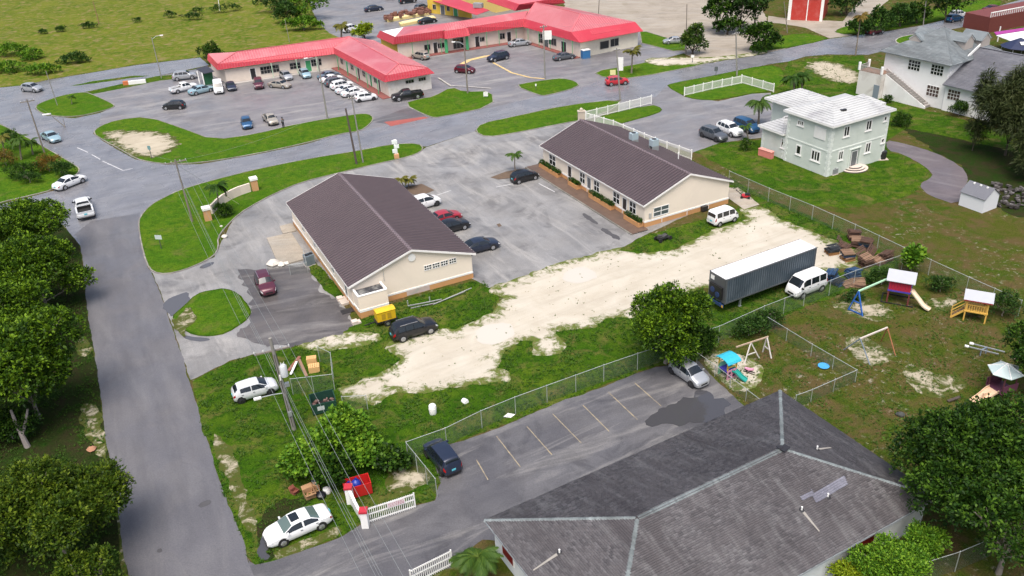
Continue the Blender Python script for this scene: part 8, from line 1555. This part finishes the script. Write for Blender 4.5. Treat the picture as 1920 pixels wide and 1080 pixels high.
palm((413, 403), (406, 350), 'palm with drooping dark fronds beside the curved entrance wall', 2.0, 15, 'dark leaf', .09, 1, 1.1)
palm((757, 354), (752, 337), 'small palm behind the left office roof, left of a pair', 1.5, 14, 'dry palm leaf', .07, 2); palm((766, 352), (767, 338), 'small palm behind the left office roof, right of a pair', 1.5, 14, 'dry palm leaf', .07, 3)
palm((966, 322), (965, 291), 'small palm on the strip before the right office hall', 1.5, 13, 'palm leaf', .07, 4)
palm((1422, 232), (1424, 192), 'palm in the house lot left of the mint house', 2.6, 16, 'palm leaf', .13, 5, 1.1); palm((1403, 262), (1398, 238), 'short palm at the car before the mint house', 1.3, 11, 'palm leaf', .09, 6)
palm((1490, 178), (1488, 146), 'broad palm behind the mint house, left of a pair', 2.7, 15, 'dark leaf', .16, 7, 1.1); palm((1505, 176), (1503, 142), 'broad palm behind the mint house, right of a pair', 2.4, 13, 'palm leaf', .14, 8, 1.1)
palm((1184, 138), (1186, 97), 'tall fan palm on the lawn beside the main road', 2.2, 26, 'dry palm leaf', .13, 9, .8)
palm((640, 88), (640, 48), 'dense fan palm behind the red plaza roof', 2.2, 26, 'dry palm leaf', .2, 10, 1.0)
palm((1604, 104), (1614, 31), 'thin palm with browning crown on the verge below the road', 1.9, 16, 'rust leaf', .10, 11, 1.0)
palm((893, 1088), (896, 1046), 'palm crown at the bottom edge beside the lower gate', 2.1, 22, 'palm leaf', .11, 12, 1.0)
palm((40, 300), (36, 262), 'palm in the cluster at the far left lawn', 1.9, 13, 'palm leaf', .11, 13, 1.1); palm((62, 290), (58, 266), 'shorter palm beside the far left pole', 1.6, 11, 'palm leaf', .1, 14, 1.1)
palm((8, 296), (4, 258), 'palm at the very left edge', 1.8, 11, 'dry palm leaf', .1, 15, 1.1)
palm((135, 196), (134, 182), 'scrubby little palm on the small island lawn', 1.0, 9, 'dark leaf', .06, 16, 1.0)
# hedge plants in the planters belong to the planters
for i, (t, hl, kind) in enumerate(HEDGES):
    lb = [(-hl + .35 + (2 * hl - .7) * k / max(1, int(hl * 2)), 0, .62, .45, .28, .32) for k in range(int(hl * 2) + 1)]; V, F, T = leaf_cloud(lb, int(150 * hl), 8, .12, 200 + i, spread=.14); link('plants', npmesh('plants', V, F, MATS['dark leaf' if kind == 'r' else 'bush leaf'], T), t)
# ------------------------------------------------------------------ grass blades: tufts over the nearer turf, thick along its ragged edges
def tufts(name, polys, holes, dens, h, seed, mat='blade', tint=.45):
    rs = np.random.RandomState(seed); pts = []
    for arr in polys:
        lo, hi = arr.min(0), arr.max(0); n = int((hi[0] - lo[0]) * (hi[1] - lo[1]) * dens); q = rs.uniform(lo, hi, (n, 2)); pts.append(q[inside(arr, q)])
    q = np.concatenate(pts)
    for arr in holes: q = q[~inside(arr, q)]
    nz = np.array([mnoise.fractal(Vector((a * .5, b * .5, seed)), 1, 2, 3) for a, b in q]); keep = rs.rand(len(q)) < np.clip(.6 + nz * 1.1, .08, 1); q = q[keep]; nz = nz[keep]; n = len(q)
    z = np.full(n, .01); V = []; a0 = rs.uniform(0, 6.28, n); hh = h * rs.uniform(.5, 1.4, n) * (1 + .5 * nz)
    for k in range(4):
        a = a0 + k * 1.57 + rs.uniform(-.4, .4, n); c, s = np.cos(a), np.sin(a); w_ = hh * .22; ln = hh * rs.uniform(.5, 1.1, n); b = np.stack([q[:, 0], q[:, 1], z], 1)
        V.append(np.stack([b + np.stack([-s * w_, c * w_, 0 * c], 1), b + np.stack([s * w_, -c * w_, 0 * c], 1), b + np.stack([c * ln, s * ln, hh * rs.uniform(.5, 1, n)], 1)], 1))
    V = np.concatenate(V).reshape(-1, 3); T = np.repeat(np.tile(np.clip(rs.normal(tint, .16, n) + nz * .25, 0, 1), 4), 3); return tag(link(name, npmesh(name, V, np.arange(len(V)).reshape(-1, 3), MATS[mat], T)), kind='stuff')
near = POLY['yard_grass'] + POLY['verge_grass'] + POLY['boundary_grass']; holes = POLY['sand_track'] + POLY['office_lot'][:0] + POLY['rear_lot'] + [a for a in POLY['puddle']] + POLY['concrete_pad']
tufts('grass', near, holes + POLY['sand_patch'], 22, .16, 1, tint=.3)
tufts('grass', [a for a in POLY['lawn'] if a.mean(0)[1] < 135], POLY['sand_patch'], 9, .10, 2)
play = outline([(1300, 650), (1500, 575), (1700, 500), (1930, 600), (1930, 1000), (1720, 900), (1463, 732), (1390, 757)], step=4); tufts('grass', [np.array([p_[:] for p_ in play])], [], 14, .13, 3, tint=.36)
side = outline([(-40, 560), (150, 470), (165, 590), (197, 810), (222, 942), (240, 1085), (-40, 1085)], step=4); tufts('grass', [np.array([p_[:] for p_ in side])], POLY['side_street'], 14, .15, 4, tint=.3)
tufts('grass', POLY['sand_track'] + POLY['sand_patch'][:8], [], .6, .12, 5, tint=.4)
hl_ = [a for a in POLY['house_lawn']]; tufts('grass', hl_, POLY['driveway'] + POLY['house_lot'], 4, .14, 6)
